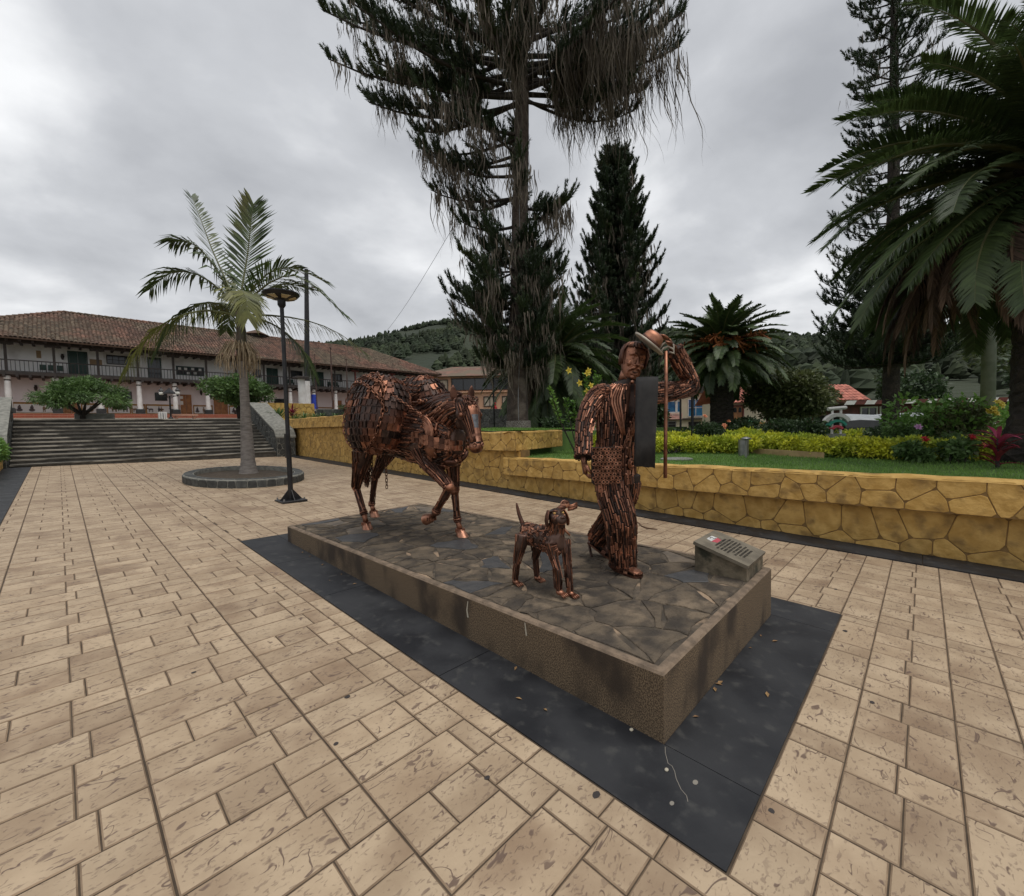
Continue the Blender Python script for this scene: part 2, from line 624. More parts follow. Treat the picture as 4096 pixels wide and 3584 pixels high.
g = .006
yc = [-.42, 1.22, 2.9, 4.1, 5.36]
q = [(SK[0] + g, a + (g if i == 0 else .003), -.02 + .02, b_ - .003) for i, (a, b_) in enumerate(zip(yc[:-1], yc[1:]))]
q += [(2.02, a + (g if i == 0 else .003), SK[2] - g, b_ - .003) for i, (a, b_) in enumerate(zip(yc[:-1], yc[1:]))]
q += [(.004, SK[1] + g, 2.016, -.002), (.004, 4.945, 2.016, SK[3] - g)]
strip('plinth_skirt', q, .001)
ky = [-7, -3.3, -.9, 1.02, 3.05, 5.0, 7.0, 9.0, 11, 13, 15, 17, 18.8]
strip('wall_kerb', [(4.73, a + .004, 5.31, b_ - .004) for a, b_ in zip(ky[:-1], ky[1:])], .012)
strip('edge_strip', [(-3.12, -7, -2.585, 18.8)], .003)


# ------------------------------------------------------------------ irregular stonework
def voronoi(seeds, poly):
    """cells (lists of 2-D points) of seeds clipped to a convex polygon"""
    cells = []
    S_ = np.asarray(seeds)
    for i, p in enumerate(S_):
        c = [np.array(q, float) for q in poly]
        d = np.hypot(*(S_ - p).T)
        for j in np.argsort(d)[1:18]:
            m = (p + S_[j]) / 2; nrm = S_[j] - p
            out_ = []
            for k in range(len(c)):
                a, bb = c[k], c[(k + 1) % len(c)]
                da, db = (a - m) @ nrm, (bb - m) @ nrm
                if da <= 0: out_.append(a)
                if da * db < 0: out_.append(a + (bb - a) * da / (da - db))
            c = out_
            if len(c) < 3: break
        if len(c) >= 3:
            cells.append(c)
    return cells


def inset_poly(c, d):
    """inset a convex polygon by moving its corners inwards"""
    c = [np.asarray(p) for p in c]
    # drop tiny edges
    k = [c[i] for i in range(len(c)) if np.hypot(*(c[i] - c[i - 1])) > .02]
    if len(k) < 3:
        return None
    n = len(k)
    area = sum(k[i][0] * k[(i + 1) % n][1] - k[(i + 1) % n][0] * k[i][1] for i in range(n)) / 2
    if area < 0:
        k = k[::-1]
    res = []
    for i in range(n):
        a, p, bb = k[i - 1], k[i], k[(i + 1) % n]
        e1 = (p - a) / np.hypot(*(p - a)); e2 = (bb - p) / np.hypot(*(bb - p))
        n1 = np.array([-e1[1], e1[0]]); n2 = np.array([-e2[1], e2[0]])
        den = 1 + n1 @ n2
        res.append(p + (n1 + n2) / max(den, .35) * d)
    a2 = sum(res[i][0] * res[(i + 1) % n][1] - res[(i + 1) % n][0] * res[i][1] for i in range(n)) / 2
    return res if a2 > abs(area) * .25 else None


def chaikin(c, k=.22):
    out_ = []
    n = len(c)
    for i in range(n):
        a, bb = c[i], c[(i + 1) % n]
        L = np.hypot(*(bb - a))
        t = min(k, .05 / max(L, 1e-6)) if k < .2 else k
        out_ += [a + (bb - a) * t, a + (bb - a) * (1 - t)]
    return out_


def stones(parent, mat, rect, fn, size, joint=.011, proud=.0065, rows=None, seed=1, name='stone', ch=.13, jit=.36, mats=None, blend=.006, wob=0.0, extra=0.0):
    """irregular stones over a rectangle (s0,t0,s1,t1) or convex polygon; fn(s,t,h) puts a point at height h off the surface"""
    rg = np.random.default_rng(seed)
    if len(rect) == 4 and not hasattr(rect[0], '__len__'):
        s0, t0, s1, t1 = rect
        poly = [(s0, t0), (s1, t0), (s1, t1), (s0, t1)]
    else:
        poly = rect
        s0, t0 = np.min(poly, 0); s1, t1 = np.max(poly, 0)
    nr = rows or max(1, round((t1 - t0) / (size * .8)))
    hgt = (t1 - t0) / nr
    seeds = []
    for r_ in range(nr):
        n = max(1, round((s1 - s0) / size))
        wd = (s1 - s0) / n
        for i in range(-1, n + 1):
            seeds.append((s0 + (i + .5 + (.5 if r_ % 2 else 0) + rg.uniform(-jit, jit)) * wd, t0 + (r_ + .5 + rg.uniform(-jit, jit) * .85) * hgt))
    for q_ in range(int(len(seeds) * extra)):
        seeds.append((rg.uniform(s0, s1), rg.uniform(t0, t1)))
    objs = []
    for c in voronoi(seeds, poly):
        raw = [np.asarray(p_) for p_ in c]
        c = inset_poly(c, joint / 2)
        if c is None:
            m_ = np.mean(raw, 0)
            c = [m_ + (p_ - m_) * .93 for p_ in raw]
        if ch is None:      # broken edges
            c2_ = []
            for i_ in range(len(c)):
                a_, b2 = c[i_], c[(i_ + 1) % len(c)]
                L_ = np.hypot(*(b2 - a_)); nn_ = np.array([-(b2 - a_)[1], (b2 - a_)[0]]) / max(L_, 1e-6)
                c2_.append(a_)
                for t_ in ((.35, .68) if L_ > .12 else (.5,)):
                    c2_.append(a_ + (b2 - a_) * (t_ + rg.uniform(-.08, .08)) + nn_ * rg.uniform(-.003, .03) * min(1, L_ / .2))
            c = c2_
        else:
            c = chaikin(c, ch)
        cen = np.mean(c, 0)
        ex = max(np.ptp([p[0] for p in c]), np.ptp([p[1] for p in c]))
        if ex < .04:
            continue
        pr = proud * rg.uniform(.75, 1.25)
        tl = rg.uniform(-1, 1, 2) * wob
        C0 = Vector(fn(cen[0], cen[1], 0))
        mb = MB()
        rings = []
        for ins, hh in ((0, -.004), (0, pr * .45), (blend, pr)):
            ring = []
            for p in c:
                d = cen - p
                L = np.hypot(*d)
                pp = p + d / max(L, 1e-6) * min(ins, L * .5)
                ring.append(Vector(fn(pp[0], pp[1], hh + (tl @ (pp - cen) if hh > 0 else 0))) - C0)
            rings.append(ring)
        n = len(c)
        vs = [p for r_ in rings for p in r_]
        top = Vector(fn(cen[0], cen[1], pr)) - C0
        vs.append(top)
        fs = [(k_ * n + i, k_ * n + (i + 1) % n, (k_ + 1) * n + (i + 1) % n, (k_ + 1) * n + i) for k_ in range(2) for i in range(n)]
        fs += [(2 * n + i, 2 * n + (i + 1) % n, 3 * n) for i in range(n)]
        mb.add(vs, fs)
        me = mb.mesh(name)
        set_sharp(me, 12)
        mm = mats[rg.integers(len(mats))] if mats else mat
        o = put(name, me, mm, parent)
        o.location = C0 - ORG.get(parent.name, Vector())
        objs.append(o)
    return objs


def face_fn(p0, p1, nrm):
    p0, p1, nrm = Vector((*p0, 0)), Vector((*p1, 0)), Vector((*nrm, 0)).normalized()
    d = (p1 - p0).normalized()
    return (lambda s, t, h: p0 + d * s + nrm * h + Vector((0, 0, t))), (p1 - p0).length


# ------------------------------------------------------------------ plinth
PH = .349
pl = thing('plinth', 'long low concrete plinth faced with brown aggregate under the copper statues', 'plinth', (0, 0, 0))
mb = MB()
W_, L_ = 2.018, 4.942
b4 = [(0, 0), (W_, 0), (W_, L_), (0, L_)]
rings = []
for ins, z in ((0, None), (0, PH - .012), (.010, PH), (.05, PH), (.06, PH - .028)):
    ring = []
    for (x, y), (sx, sy) in zip(b4, ((1, 1), (-1, 1), (-1, -1), (1, -1))):
        ring.append((x + sx * ins, y + sy * ins, gz(x, y, -.03) if z is None else z))
    rings.append(ring)
mb.ringloft(rings[:2], caps=False)
mb.build('side_face', MATS['aggregate'], pl)
mb = MB(); mb.ringloft(rings[1:], caps=False)
mb.build('rim', MATS['mortar_rim'], pl)
mb = MB(); mb.add([(.045, .045, PH - .008), (W_ - .045, .045, PH - .008), (W_ - .045, L_ - .045, PH - .008), (.045, L_ - .045, PH - .008)], [(0, 1, 2, 3)])
mb.build('mortar_bed', MATS['mortar_bed'], pl)
fm = [MATS['flagstone']] * 22 + [MATS['flagstone_tan']] * 3 + [MATS['flagstone_blue']]
stones(pl, None, (.06, .06, W_ - .06, L_ - .06), lambda s, t, h: Vector((s, t, PH - .008 + h)), .46, joint=.007, proud=.0075, rows=11, seed=5, extra=.9, name='flagstone', ch=None, jit=.46, mats=fm, blend=.006, wob=.006)

# small marks: chewing-gum spots on the slabs, a crack and pale pebbles by the plinth, lime drips on its side
M('gum', (.035, .028, .026), rough=.7)
M('pale_line', (.22, .20, .17), rough=.9)
M('lime', (.42, .38, .30), rough=.9)
for x, y, r_ in ((-.903, 1.419, .017), (-1.102, 1.118, .013), (-.733, .463, .013), (-.475, .077, .02), (2.10, -.477, .018), (3.104, -.30, .016), (1.137, -.698, .014), (-.045, -.467, .014), (-1.448, 2.298, .014), (-.65, 3.4, .013), (3.4, .9, .014)):
    n_ = 9
    mb = MB(); mb.prism([(x + r_ * (1 + random.uniform(-.2, .2)) * math.cos(2 * math.pi * i / n_), y + r_ * .8 * (1 + random.uniform(-.2, .2)) * math.sin(2 * math.pi * i / n_), gz(x, y, .0006)) for i in range(n_)], (0, 0, .0015)); mb.build('gum_spot', MATS['gum'], plaza)
sk_ = bpy.data.objects['plinth_skirt']
mb = MB(); cr = [(-.012, -.012), (-.05, -.03), (-.102, -.066), (-.104, -.085), (-.125, -.106), (-.16, -.128), (-.2, -.166), (-.215, -.195), (-.24, -.21)]
for (a0, a1), (b0, b1) in zip(cr[:-1], cr[1:]):
    d_ = Vector((b0 - a0, b1 - a1, 0)).normalized(); s_ = Vector((-d_.y, d_.x, 0)) * .0013
    mb.add([Vector((a0, a1, gz(a0, a1, .0025))) - s_, Vector((a0, a1, gz(a0, a1, .0025))) + s_, Vector((b0, b1, gz(b0, b1, .0025))) + s_, Vector((b0, b1, gz(b0, b1, .0025))) - s_], [(0, 3, 2, 1)])
mb.build('crack', MATS['pale_line'], sk_)
for k, (x, y, r_) in enumerate(((-.024, .158, .012), (-.145, -.078, .011), (-.12, -.195, .015), (-.293, -.166, .012))):
    if k < 2:
        t = thing('pebble', ('pale pebble lying against the long side of the plinth', 'pale pebble lying on the black skirt at the plinth corner')[k], 'pebble', (x, y, gz(x, y)))
        mb = MB(); mb.ball((x, y, gz(x, y, .005)), r_, r_ * .8, r_ * .5, 9, 6); mb.build('pebble_body', MATS['lime'], t, smooth=True)
    else:
        mb = MB(); mb.prism([(x + r_ * math.cos(2 * math.pi * i / 9), y + r_ * .7 * math.sin(2 * math.pi * i / 9), gz(x, y, .0016)) for i in range(9)], (0, 0, .0012)); mb.build('gum_spot', MATS['pale_line'], sk_)
for pts in ([(1.434, .318), (1.448, .251), (1.439, .2)], [(.891, .33), (.881, .25)]):
    mb = MB(); mb.ringloft([[(-.0015, y - .004 - .003 * i, z), (-.0015, y + .004 + .002 * i, z)] for i, (y, z) in enumerate(pts)], caps=False, closed=False); mb.build('lime_drip', MATS['lime'], pl)
M('dry_leaf', (.28, .17, .07), (.2, .11, .05), scale=20, rough=.8)
for k in range(26):
    if k % 3 == 0:
        x, y = -.02 - random.random() ** 2 * .25, random.uniform(-.2, 4.5)
    elif k % 3 == 1:
        x, y = random.uniform(.1, 2.0), -.02 - random.random() ** 2 * .25
    else:
        x, y = random.uniform(-2.9, 4.5), random.uniform(1, 14)
        if -.45 < x < 2.5 and -.45 < y < 5.4:
            continue
    a = random.uniform(0, 6.28); L_ = random.uniform(.012, .03)
    d_ = Vector((math.cos(a), math.sin(a), 0)); s_ = Vector((-d_.y, d_.x, 0)); c_ = Vector((x, y, gz(x, y, .004)))
    mb = MB(); mb.add([c_ - d_ * L_, c_ + s_ * L_ * .4 + Vector((0, 0, .006)), c_ + d_ * L_ + Vector((0, 0, .003)), c_ - s_ * L_ * .4 + Vector((0, 0, .005))], [(0, 1, 2, 3)])
    o = mb.build('dry_leaf', MATS['dry_leaf'], plaza)

# ------------------------------------------------------------------ yellow garden walls
def wall_run(name, label, y0, y1, zb, zt, ret=None, size=.38, rows=2, seed=3, lowtop=None):
    """wall at x=5.28 with a stone beam z zb..zt that hangs over it; ret = far end of the turned-back beam"""
    t = thing(name, label, 'wall', (5.28, (y0 + y1) / 2, gz(5.28, (y0 + y1) / 2)))
    mb = MB()
    mb.add([(5.285, y0, gz(5.28, y0, -.05)), (5.285, y1, gz(5.28, y1, -.05)), (5.285, y1, zb + .02), (5.285, y0, zb + .02)], [(3, 2, 1, 0)])
    mb.box(5.29, y0, -.3, 5.6, y1, zb)
    mb.build('wall_core', MATS['yellow_joint'], t)
    mb = MB()
    mb.box(5.115, y0 + (.1 if ret else 0), zb, 5.5, y1, zt - .012)
    if ret:
        d = Vector((ret[0] - 5.115, ret[1] - y0, 0)); n_ = Vector((-d.y, d.x, 0)).normalized()
        a = Vector((5.115, y0, 0)); bb = a + d
        mb.prism([(*p.xy, zb) for p in (a, bb, bb + n_ * .38, a + n_ * .38 + Vector((.14, 0, 0)))], (0, 0, zt - zb - .012))
    mb.build('beam_core', MATS['yellow_joint'], t)
    # stones on the wall face: one convex strip, floor follows the slope
    fn, L = face_fn((5.285, y1), (5.285, y0), (-1, 0))
    poly = [(0, gz(5.28, y1, .0)), (L, gz(5.28, y0, .0)), (L, zb), (0, zb)]
    stones(t, MATS['yellow_stone'], poly, fn, size, seed=seed, rows=rows)
    fn, L = face_fn((5.115, y1), (5.115, y0), (-1, 0))
    stones(t, MATS['yellow_stone'], (0, zb + .002, L, zt), fn, size * .95, seed=seed + 1, rows=2)
    # coping: slightly wavy top of the beam
    mb = MB()
    ys_ = np.linspace(y0, y1, max(4, int((y1 - y0) / .3)))
    rg = np.random.default_rng(seed)
    prof = []
    for y in ys_:
        dz = rg.uniform(-.012, .012)
        prof.append([(5.103, y, zt - .03 + dz), (5.125, y, zt + .004 + dz), (5.30, y, zt + .012 + dz), (5.42, y, zt - .03)])
    mb.ringloft(prof, caps=False, closed=False)
    if ret:
        cc = []
        for u in np.linspace(0, 1, 9):
            p = a + d * u
            dz = rg.uniform(-.01, .01)
            cc.append([(*(p - n_ * .012).xy, zt - .03 + dz), (*(p + n_ * .02).xy, zt + .004 + dz), (*(p + n_ * .2).xy, zt + .012 + dz), (*(p + n_ * .36).xy, zt - .03)])
        mb.ringloft([r_[::-1] for r_ in cc], caps=False, closed=False)
    c = mb.build('coping', MATS['yellow_stone'], t, smooth=True)
    if ret:
        fn, L = face_fn(a.xy, bb.xy, -n_.xy)
        stones(t, MATS['yellow_stone'], (0, zb + .002, L, zt), fn, size * .8, seed=seed + 5, rows=2)
        fn, L = face_fn(bb.xy, (bb + n_ * .38).xy, d.xy)
        stones(t, MATS['yellow_stone'], (0, zb + .002, L, zt), fn, .3, seed=seed + 6, rows=1, proud=.014)
    # end face of the beam at y1
    fn, L = face_fn((5.5, y1), (5.115, y1), (0, 1))
    stones(t, MATS['yellow_stone'], (0, zb + .002, L, zt), fn, .3, seed=seed + 7, rows=1, proud=.012)
    return t


wall_run('garden_wall', 'low yellow stamped stone garden wall opposite the sloping plaque', -7.0, 6.15, .43, .835, seed=11)
wall_run('garden_wall', 'middle yellow stamped stone wall with a turned back end below the mossy conifer', 5.75, 13.45, .985, 1.415, ret=(7.35, 6.12), rows=4, seed=21)
wall_run('garden_wall', 'tall yellow stamped stone wall next to the dark stone stair parapet', 13.6, 22.5, 1.665, 2.075, ret=(6.9, 14.0), size=.36, rows=5, seed=31)

t = thing('planting_bed_wall', 'yellow stone wall behind the red and green bed plants at the stair top', 'wall', (6.1, 22.6, 2.1))
MB().box(4.78, 22.615, 1.9, 7.5, 22.9, 2.96).build('wall_core', MATS['yellow_joint'], t)
fn, L = face_fn((4.78, 22.61), (7.5, 22.61), (0, -1))
stones(t, MATS['yellow_stone'], (0, 2.0, L, 2.98), fn, .34, seed=41, rows=4)

# ------------------------------------------------------------------ stairs
st = thing('plaza_stairs', 'wide weathered concrete stairs rising to the terrace of the colonial building', 'stairs', (.7, 18.8, .55))
NS, RISE, TREAD = 12, .1325, .302
for i in range(NS):
    z1 = 2.175 - (NS - 1 - i) * RISE
    y0 = 18.82 + i * TREAD
    mb = MB()
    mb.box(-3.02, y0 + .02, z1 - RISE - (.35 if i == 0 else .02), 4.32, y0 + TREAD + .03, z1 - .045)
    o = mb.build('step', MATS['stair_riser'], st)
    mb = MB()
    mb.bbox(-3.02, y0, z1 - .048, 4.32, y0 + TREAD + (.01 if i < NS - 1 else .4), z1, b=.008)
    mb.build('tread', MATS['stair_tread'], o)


def parapet(name, label, x0, x1, seed):
    t = thing(name, label, 'wall', ((x0 + x1) / 2, 20, .5))
    prof = [(18.75, .2), (18.75, 1.30), (18.95, 1.58), (22.25, 2.90), (22.55, 2.92), (22.55, .2)]
    mb = MB()
    mb.prism([(x0 + .02, y, z) for y, z in prof], (x1 - x0 - .04, 0, 0))
    mb.build('wall_core', MATS['stone_joint'], t)
    mb = MB()
    cp = [(18.72, 1.30), (18.93, 1.60), (22.24, 2.925), (22.6, 2.945)]
    mb.ringloft([[(x0 - .02, y, z - .04), (x0 - .02, y, z + .02), (x1 + .02, y, z + .02), (x1 + .02, y, z - .04)] for y, z in cp])
    mb.build('coping', MATS['stone_joint'], t)
    poly = [(0, .3), (3.8, .3), (3.8, 2.88), (3.5, 2.86), (.2, 1.54), (0, 1.27)]
    for xx, sg in ((x0 + .02, -1), (x1 - .02, 1)):
        stones(t, MATS['dark_stone'], poly, (lambda s, tt, h, xx=xx, sg=sg: Vector((xx + sg * h, 18.75 + s, tt))) if sg < 0 else (lambda s, tt, h, xx=xx, sg=sg: Vector((xx + sg * h, 18.75 + s, tt))), .27, seed=seed, rows=10, joint=.03, proud=.02)
    fn, L = face_fn((x0 + .02, 18.75), (x1 - .02, 18.75), (0, -1))
    stones(t, MATS['dark_stone'], (0, .35, L, 1.28), fn, .24, seed=seed + 3, rows=4, joint=.03, proud=.02)
    return t


parapet('stair_parapet', 'dark rubble stone stair parapet sloping beside the yellow wall', 4.32, 5.08, 51)
parapet('stair_parapet', 'dark stone stair parapet half hidden by a light green hedge', -3.36, -3.04, 57)

# terrace above the stairs
mb = MB()
mb.add([(-14, 22.6, 2.17), (5.0, 22.6, 2.17), (5.0, 32.2, 2.49), (-14, 32.2, 2.49)], [(0, 1, 2, 3)])
mb.add([(5.0, 22.9, 2.17), (24, 22.9, 2.17), (24, 32.2, 2.49), (5.0, 32.2, 2.49)], [(0, 1, 2, 3)])
tag(mb.build('terrace', MATS['terrace']), kind='structure')

# dark rubble wall at the back of the garden
t = thing('rubble_wall', 'long dark rubble stone wall behind the palm and the garden lamp', 'wall', (14, 21, 1.2))
p0, p1 = (7.55, 22.5), (24.0, 16.4)
dd = (Vector(p1) - Vector(p0)); nn = Vector((dd.y, -dd.x)).normalized()
mb = MB()
mb.prism([(*p0, .6), (*p1, .6), (p1[0] - nn.x * .4, p1[1] - nn.y * .4, .6), (p0[0] - nn.x * .4, p0[1] - nn.y * .4, .6)], (0, 0, 2.08))
mb.build('wall_core', MATS['stone_joint'], t)
fn, L = face_fn(p0, p1, nn)
stones(t, MATS['dark_stone'], (0, 1.2, L, 2.68), fn, .42, seed=61, rows=5, joint=.03, proud=.03)

# left garden wall
t = thing('side_wall', 'short yellow stone wall end at the foot of the stairs', 'wall', (-3.3, 15, .4))
mb = MB()
for a, b_ in ((9.0, 14), (14, 18.72)):
    mb.prism([(-3.14, a, gz(-3.14, a, -.05)), (-3.14, b_, gz(-3.14, b_, -.05)), (-3.14, b_, gz(-3.14, b_, .27)), (-3.14, a, gz(-3.14, a, .27))], (-.3, 0, 0))
mb.build('wall_core', MATS['yellow_joint'], t)
fn, L = face_fn((-3.14, 18.72), (-3.14, 9.0), (1, 0))
stones(t, MATS['yellow_stone'], [(0, gz(-3.1, 18.7, 0)), (L, gz(-3.1, 9, 0)), (L, gz(-3.1, 9, .28)), (0, gz(-3.1, 18.7, .28))], fn, .4, seed=71, rows=1)
fn, L = face_fn((-3.44, 9.0), (-3.44, 18.72), (0, 1))

# ------------------------------------------------------------------ lawns
def lawn(name, pts, z, amp=.03, res=.35, seed=1):
    pts = np.array(pts, float)
    x0, y0 = pts.min(0); x1, y1 = pts.max(0)

    def inside(x, y):
        n = len(pts)
        sgn = [(pts[(i + 1) % n][0] - pts[i][0]) * (y - pts[i][1]) - (pts[(i + 1) % n][1] - pts[i][1]) * (x - pts[i][0]) for i in range(n)]
        return min(sgn) >= -1e-6
    mb = MB()
    zz_ = lambda x, y: z + amp * noise.noise((x * .6, y * .6, seed)) + (amp * .5 if amp else 0)
    xs_ = np.linspace(x0, x1, int((x1 - x0) / res) + 2); ys_ = np.linspace(y0, y1, int((y1 - y0) / res) + 2)
    idx = {}
    for i in range(len(xs_) - 1):
        for j in range(len(ys_) - 1):
            cx, cy = (xs_[i] + xs_[i + 1]) / 2, (ys_[j] + ys_[j + 1]) / 2
            if not inside(cx, cy):
                continue
            q_ = []
            for a, b_ in ((i, j), (i + 1, j), (i + 1, j + 1), (i, j + 1)):
                if (a, b_) not in idx:
                    idx[(a, b_)] = len(mb.v); mb.v.append((xs_[a], ys_[b_], zz_(xs_[a], ys_[b_])))
                q_.append(idx[(a, b_)])
            mb.f.append(tuple(q_))
    o = tag(mb.build(name, MATS['lawn_soil'], smooth=True), kind='structure')
    return zz_, inside


def blades(name, label, region, zz_, inside, n, hmin, hmax, near=None, seed=1):
    rg = np.random.default_rng(seed)
    x0, y0, x1, y1 = region
    P = []
    while len(P) < n:
        x, y = rg.uniform(x0, x1), rg.uniform(y0, y1)
        if not inside(x, y):
            continue
        if near:
            d = math.hypot(x - CAM_POS.x, y - CAM_POS.y)
            if rg.random() > (near / d) ** 2:
                continue
        P.append((x, y, zz_(x, y)))
    P = np.array(P)
    d = np.hypot(P[:, 0] - CAM_POS.x, P[:, 1] - CAM_POS.y)
    sc = np.clip(d / 8, 1, 3)
    a = rg.uniform(0, 2 * np.pi, n); h = rg.uniform(hmin, hmax, n) * (1 + .15 * (sc - 1)); wd = .0035 * sc * rg.uniform(.7, 1.5, n)
    ln = rg.uniform(.1, .7, n) * h; la = rg.uniform(0, 2 * np.pi, n)
    dx = np.stack([np.cos(a) * wd, np.sin(a) * wd, 0 * a], 1)
    tip = P + np.stack([np.cos(la) * ln, np.sin(la) * ln, h], 1)
    v = np.stack([P - dx, P + dx, tip], 1).reshape(-1, 3)
    f = np.arange(len(v)).reshape(-1, 3)
    return tag(npmesh(name, v, f, MATS['grass_blade']), label, 'grass', kind='stuff')


z1, in1 = lawn('lower_lawn', [(5.3, -12), (24, -12), (24, 12), (5.3, 12)], .80, .03)
z2, in2 = lawn('middle_lawn', [(5.3, 6.3), (7.5, 6.6), (18, 7.0), (18, 16), (5.3, 13.6)], 1.40, .06)
z3, in3 = lawn('upper_bed', [(5.3, 14.0), (7.0, 14.4), (8.0, 22.5), (5.3, 22.6), (4.8, 22.6), (4.8, 18.9), (5.3, 18.9)], 2.06, .03, .3)
blades('lower_grass', 'short green grass of the lawn behind the low yellow wall', (5.33, -4, 15, 7.5), z1, in1, 60000, .02, .055, near=6.5, seed=2)
blades('middle_grass', 'short green grass around the foot of the mossy conifer', (5.35, 6.0, 13, 13.5), z2, in2, 30000, .025, .07, near=10, seed=3)
# bank under the turned-back beams, soil sides of the raised beds
mb = MB()
mb.prism([(5.6, 6.35, .5), (18, 7.0, .5), (18, 7.3, .5), (5.6, 6.7, .5)], (0, 0, .86))
mb.prism([(5.6, 14.1, 1.0), (7.0, 14.5, 1.0), (8.0, 22.5, 1.0), (7.7, 22.5, 1.0), (6.7, 14.8, 1.0), (5.6, 14.4, 1.0)], (0, 0, 1.03))
tag(mb.build('garden_bank', MATS['lawn_soil']), kind='structure')
# ------------------------------------------------------------------ building materials
M('whitewash', (.88, .87, .86), (.80, .78, .77), scale=1.2, rough=.9, bump=.2, bscale=8, c3=(.46, .42, .40), s3=.7, lo3=.55, hi3=.8)
M('pink_wash', (.76, .70, .70), (.70, .64, .64), scale=1.0, rough=.9, bump=.15, bscale=8)
M('white_paint', (.72, .71, .69), (.60, .58, .55), scale=3, rough=.7)
M('dark_timber', (.028, .022, .020), (.045, .034, .028), scale=6, rough=.75)
M('green_paint', (.012, .055, .038), (.008, .035, .026), scale=4, rough=.5)
M('brown_door', (.36, .16, .055), (.26, .11, .04), scale=5, rough=.55)
M('red_timber', (.16, .035, .025), (.10, .024, .018), scale=5, rough=.6)
M('dark_glass', (.018, .02, .023), rough=.12, spec=.6)
M('blue_glass', (.035, .16, .30), (.02, .09, .20), scale=1.5, rough=.2, spec=.6)
M('roof_tile', (.19, .10, .07), (.11, .065, .048), scale=1.4, rough=.95, island=.38, c3=(.125, .095, .065), s3=.35, lo3=.42, hi3=.62)
M('roof_under', (.10, .06, .04), rough=.95)
M('red_brick', (.33, .085, .05), (.25, .07, .04), scale=4, rough=.85)
M('brick_nosing', (.42, .22, .15), rough=.9)
M('ochre', (.34, .18, .04), (.25, .12, .03), scale=6, rough=.8)
M('panel_white', (.68, .65, .62), rough=.85)
M('black_base', (.015, .017, .017), (.03, .03, .03), scale=5, rough=.5)
M('fig_dark', (.07, .06, .075), (.16, .12, .10), scale=20, rough=.9)
M('fig_brown', (.20, .11, .06), (.28, .2, .14), scale=20, rough=.9)
M('orange_wall', (.58, .34, .22), (.52, .30, .19), scale=.6, rough=.9)
M('cream_wall', (.62, .55, .40), (.54, .48, .35), scale=.8, rough=.9)
M('red_tile', (.48, .17, .12), (.36, .12, .085), scale=1.6, rough=.8, island=.2)
M('curtain', (.50, .42, .33), (.36, .29, .22), scale=9, rough=.9, stretch=(4, 4, .2))
M('tank_blue', (.03, .20, .48), (.025, .16, .40), scale=2, rough=.45)
M('black_metal', (.012, .012, .014), (.022, .021, .022), scale=9, rough=.45, metal=.3)
M('grey_metal', (.30, .30, .30), (.22, .22, .22), scale=7, rough=.4, metal=.7)
M('concrete_pole', (.24, .24, .22), (.17, .175, .15), scale=4, rough=.9)
M('rust_pole', (.10, .055, .04), (.06, .035, .03), scale=7, rough=.7)
M('lamp_panel', (.50, .42, .25), (.42, .35, .2), scale=12, rough=.4)
M('lamp_white', (.75, .74, .68), rough=.3)
M('blue_cloth', (.02, .055, .42), (.015, .04, .3), scale=6, rough=.8)
M('red_cloth', (.55, .03, .03), (.4, .02, .02), scale=9, rough=.8)
M('tarp', (.010, .011, .012), (.02, .02, .022), scale=3, rough=.45)
M('tarp_top', (.34, .36, .37), (.26, .28, .29), scale=3, rough=.4)
M('paper', (.7, .68, .64), rough=.8)
M('gold_panel', (.30, .20, .11), rough=.8)
M('bark_grey', (.17, .155, .14), (.10, .09, .08), scale=7, rough=.95, bump=.8, bscale=20)

FY, BY = 33.0, 34.3
cb = thing('colonial_building', 'long two storey white colonial building with clay tile roof and dark timber balcony', 'building', (8, 34, 2.75))
# walls
mb = MB(); mb.box(-6.0, BY, 4.85, 22.6, 40.2, 6.75); mb.build('upper_wall', MATS['whitewash'], cb)
mb = MB(); mb.box(-6.0, BY + .003, 2.72, 22.6, 40.19, 4.85); mb.build('lower_wall', MATS['pink_wash'], cb)
mb = MB(); mb.box(-6.1, 32.45, 2.2, 22.7, BY, 2.745); mb.build('porch_floor', MATS['brick_nosing'], cb)
for k, (y, z) in enumerate(((32.39, 2.735), (32.12, 2.62), (31.85, 2.50))):
    mb = MB()
    n = 96
    for i in range(n):
        x0 = -6.1 + 28.8 / n * i
        mb.box(x0 + .008, y - .012, z - .085, x0 + 28.8 / n - .008, y + .1, z - .012)
    o = mb.build('brick_step', MATS['red_brick'], cb)
    MB().box(-6.1, y - .02, z - .014, 22.7, y + .34, z + .004).build('nosing', MATS['brick_nosing'], o)
    MB().box(-6.1, y, z - .3, 22.7, y + .3, z - .016).build('step_core', MATS['brick_nosing'], o)
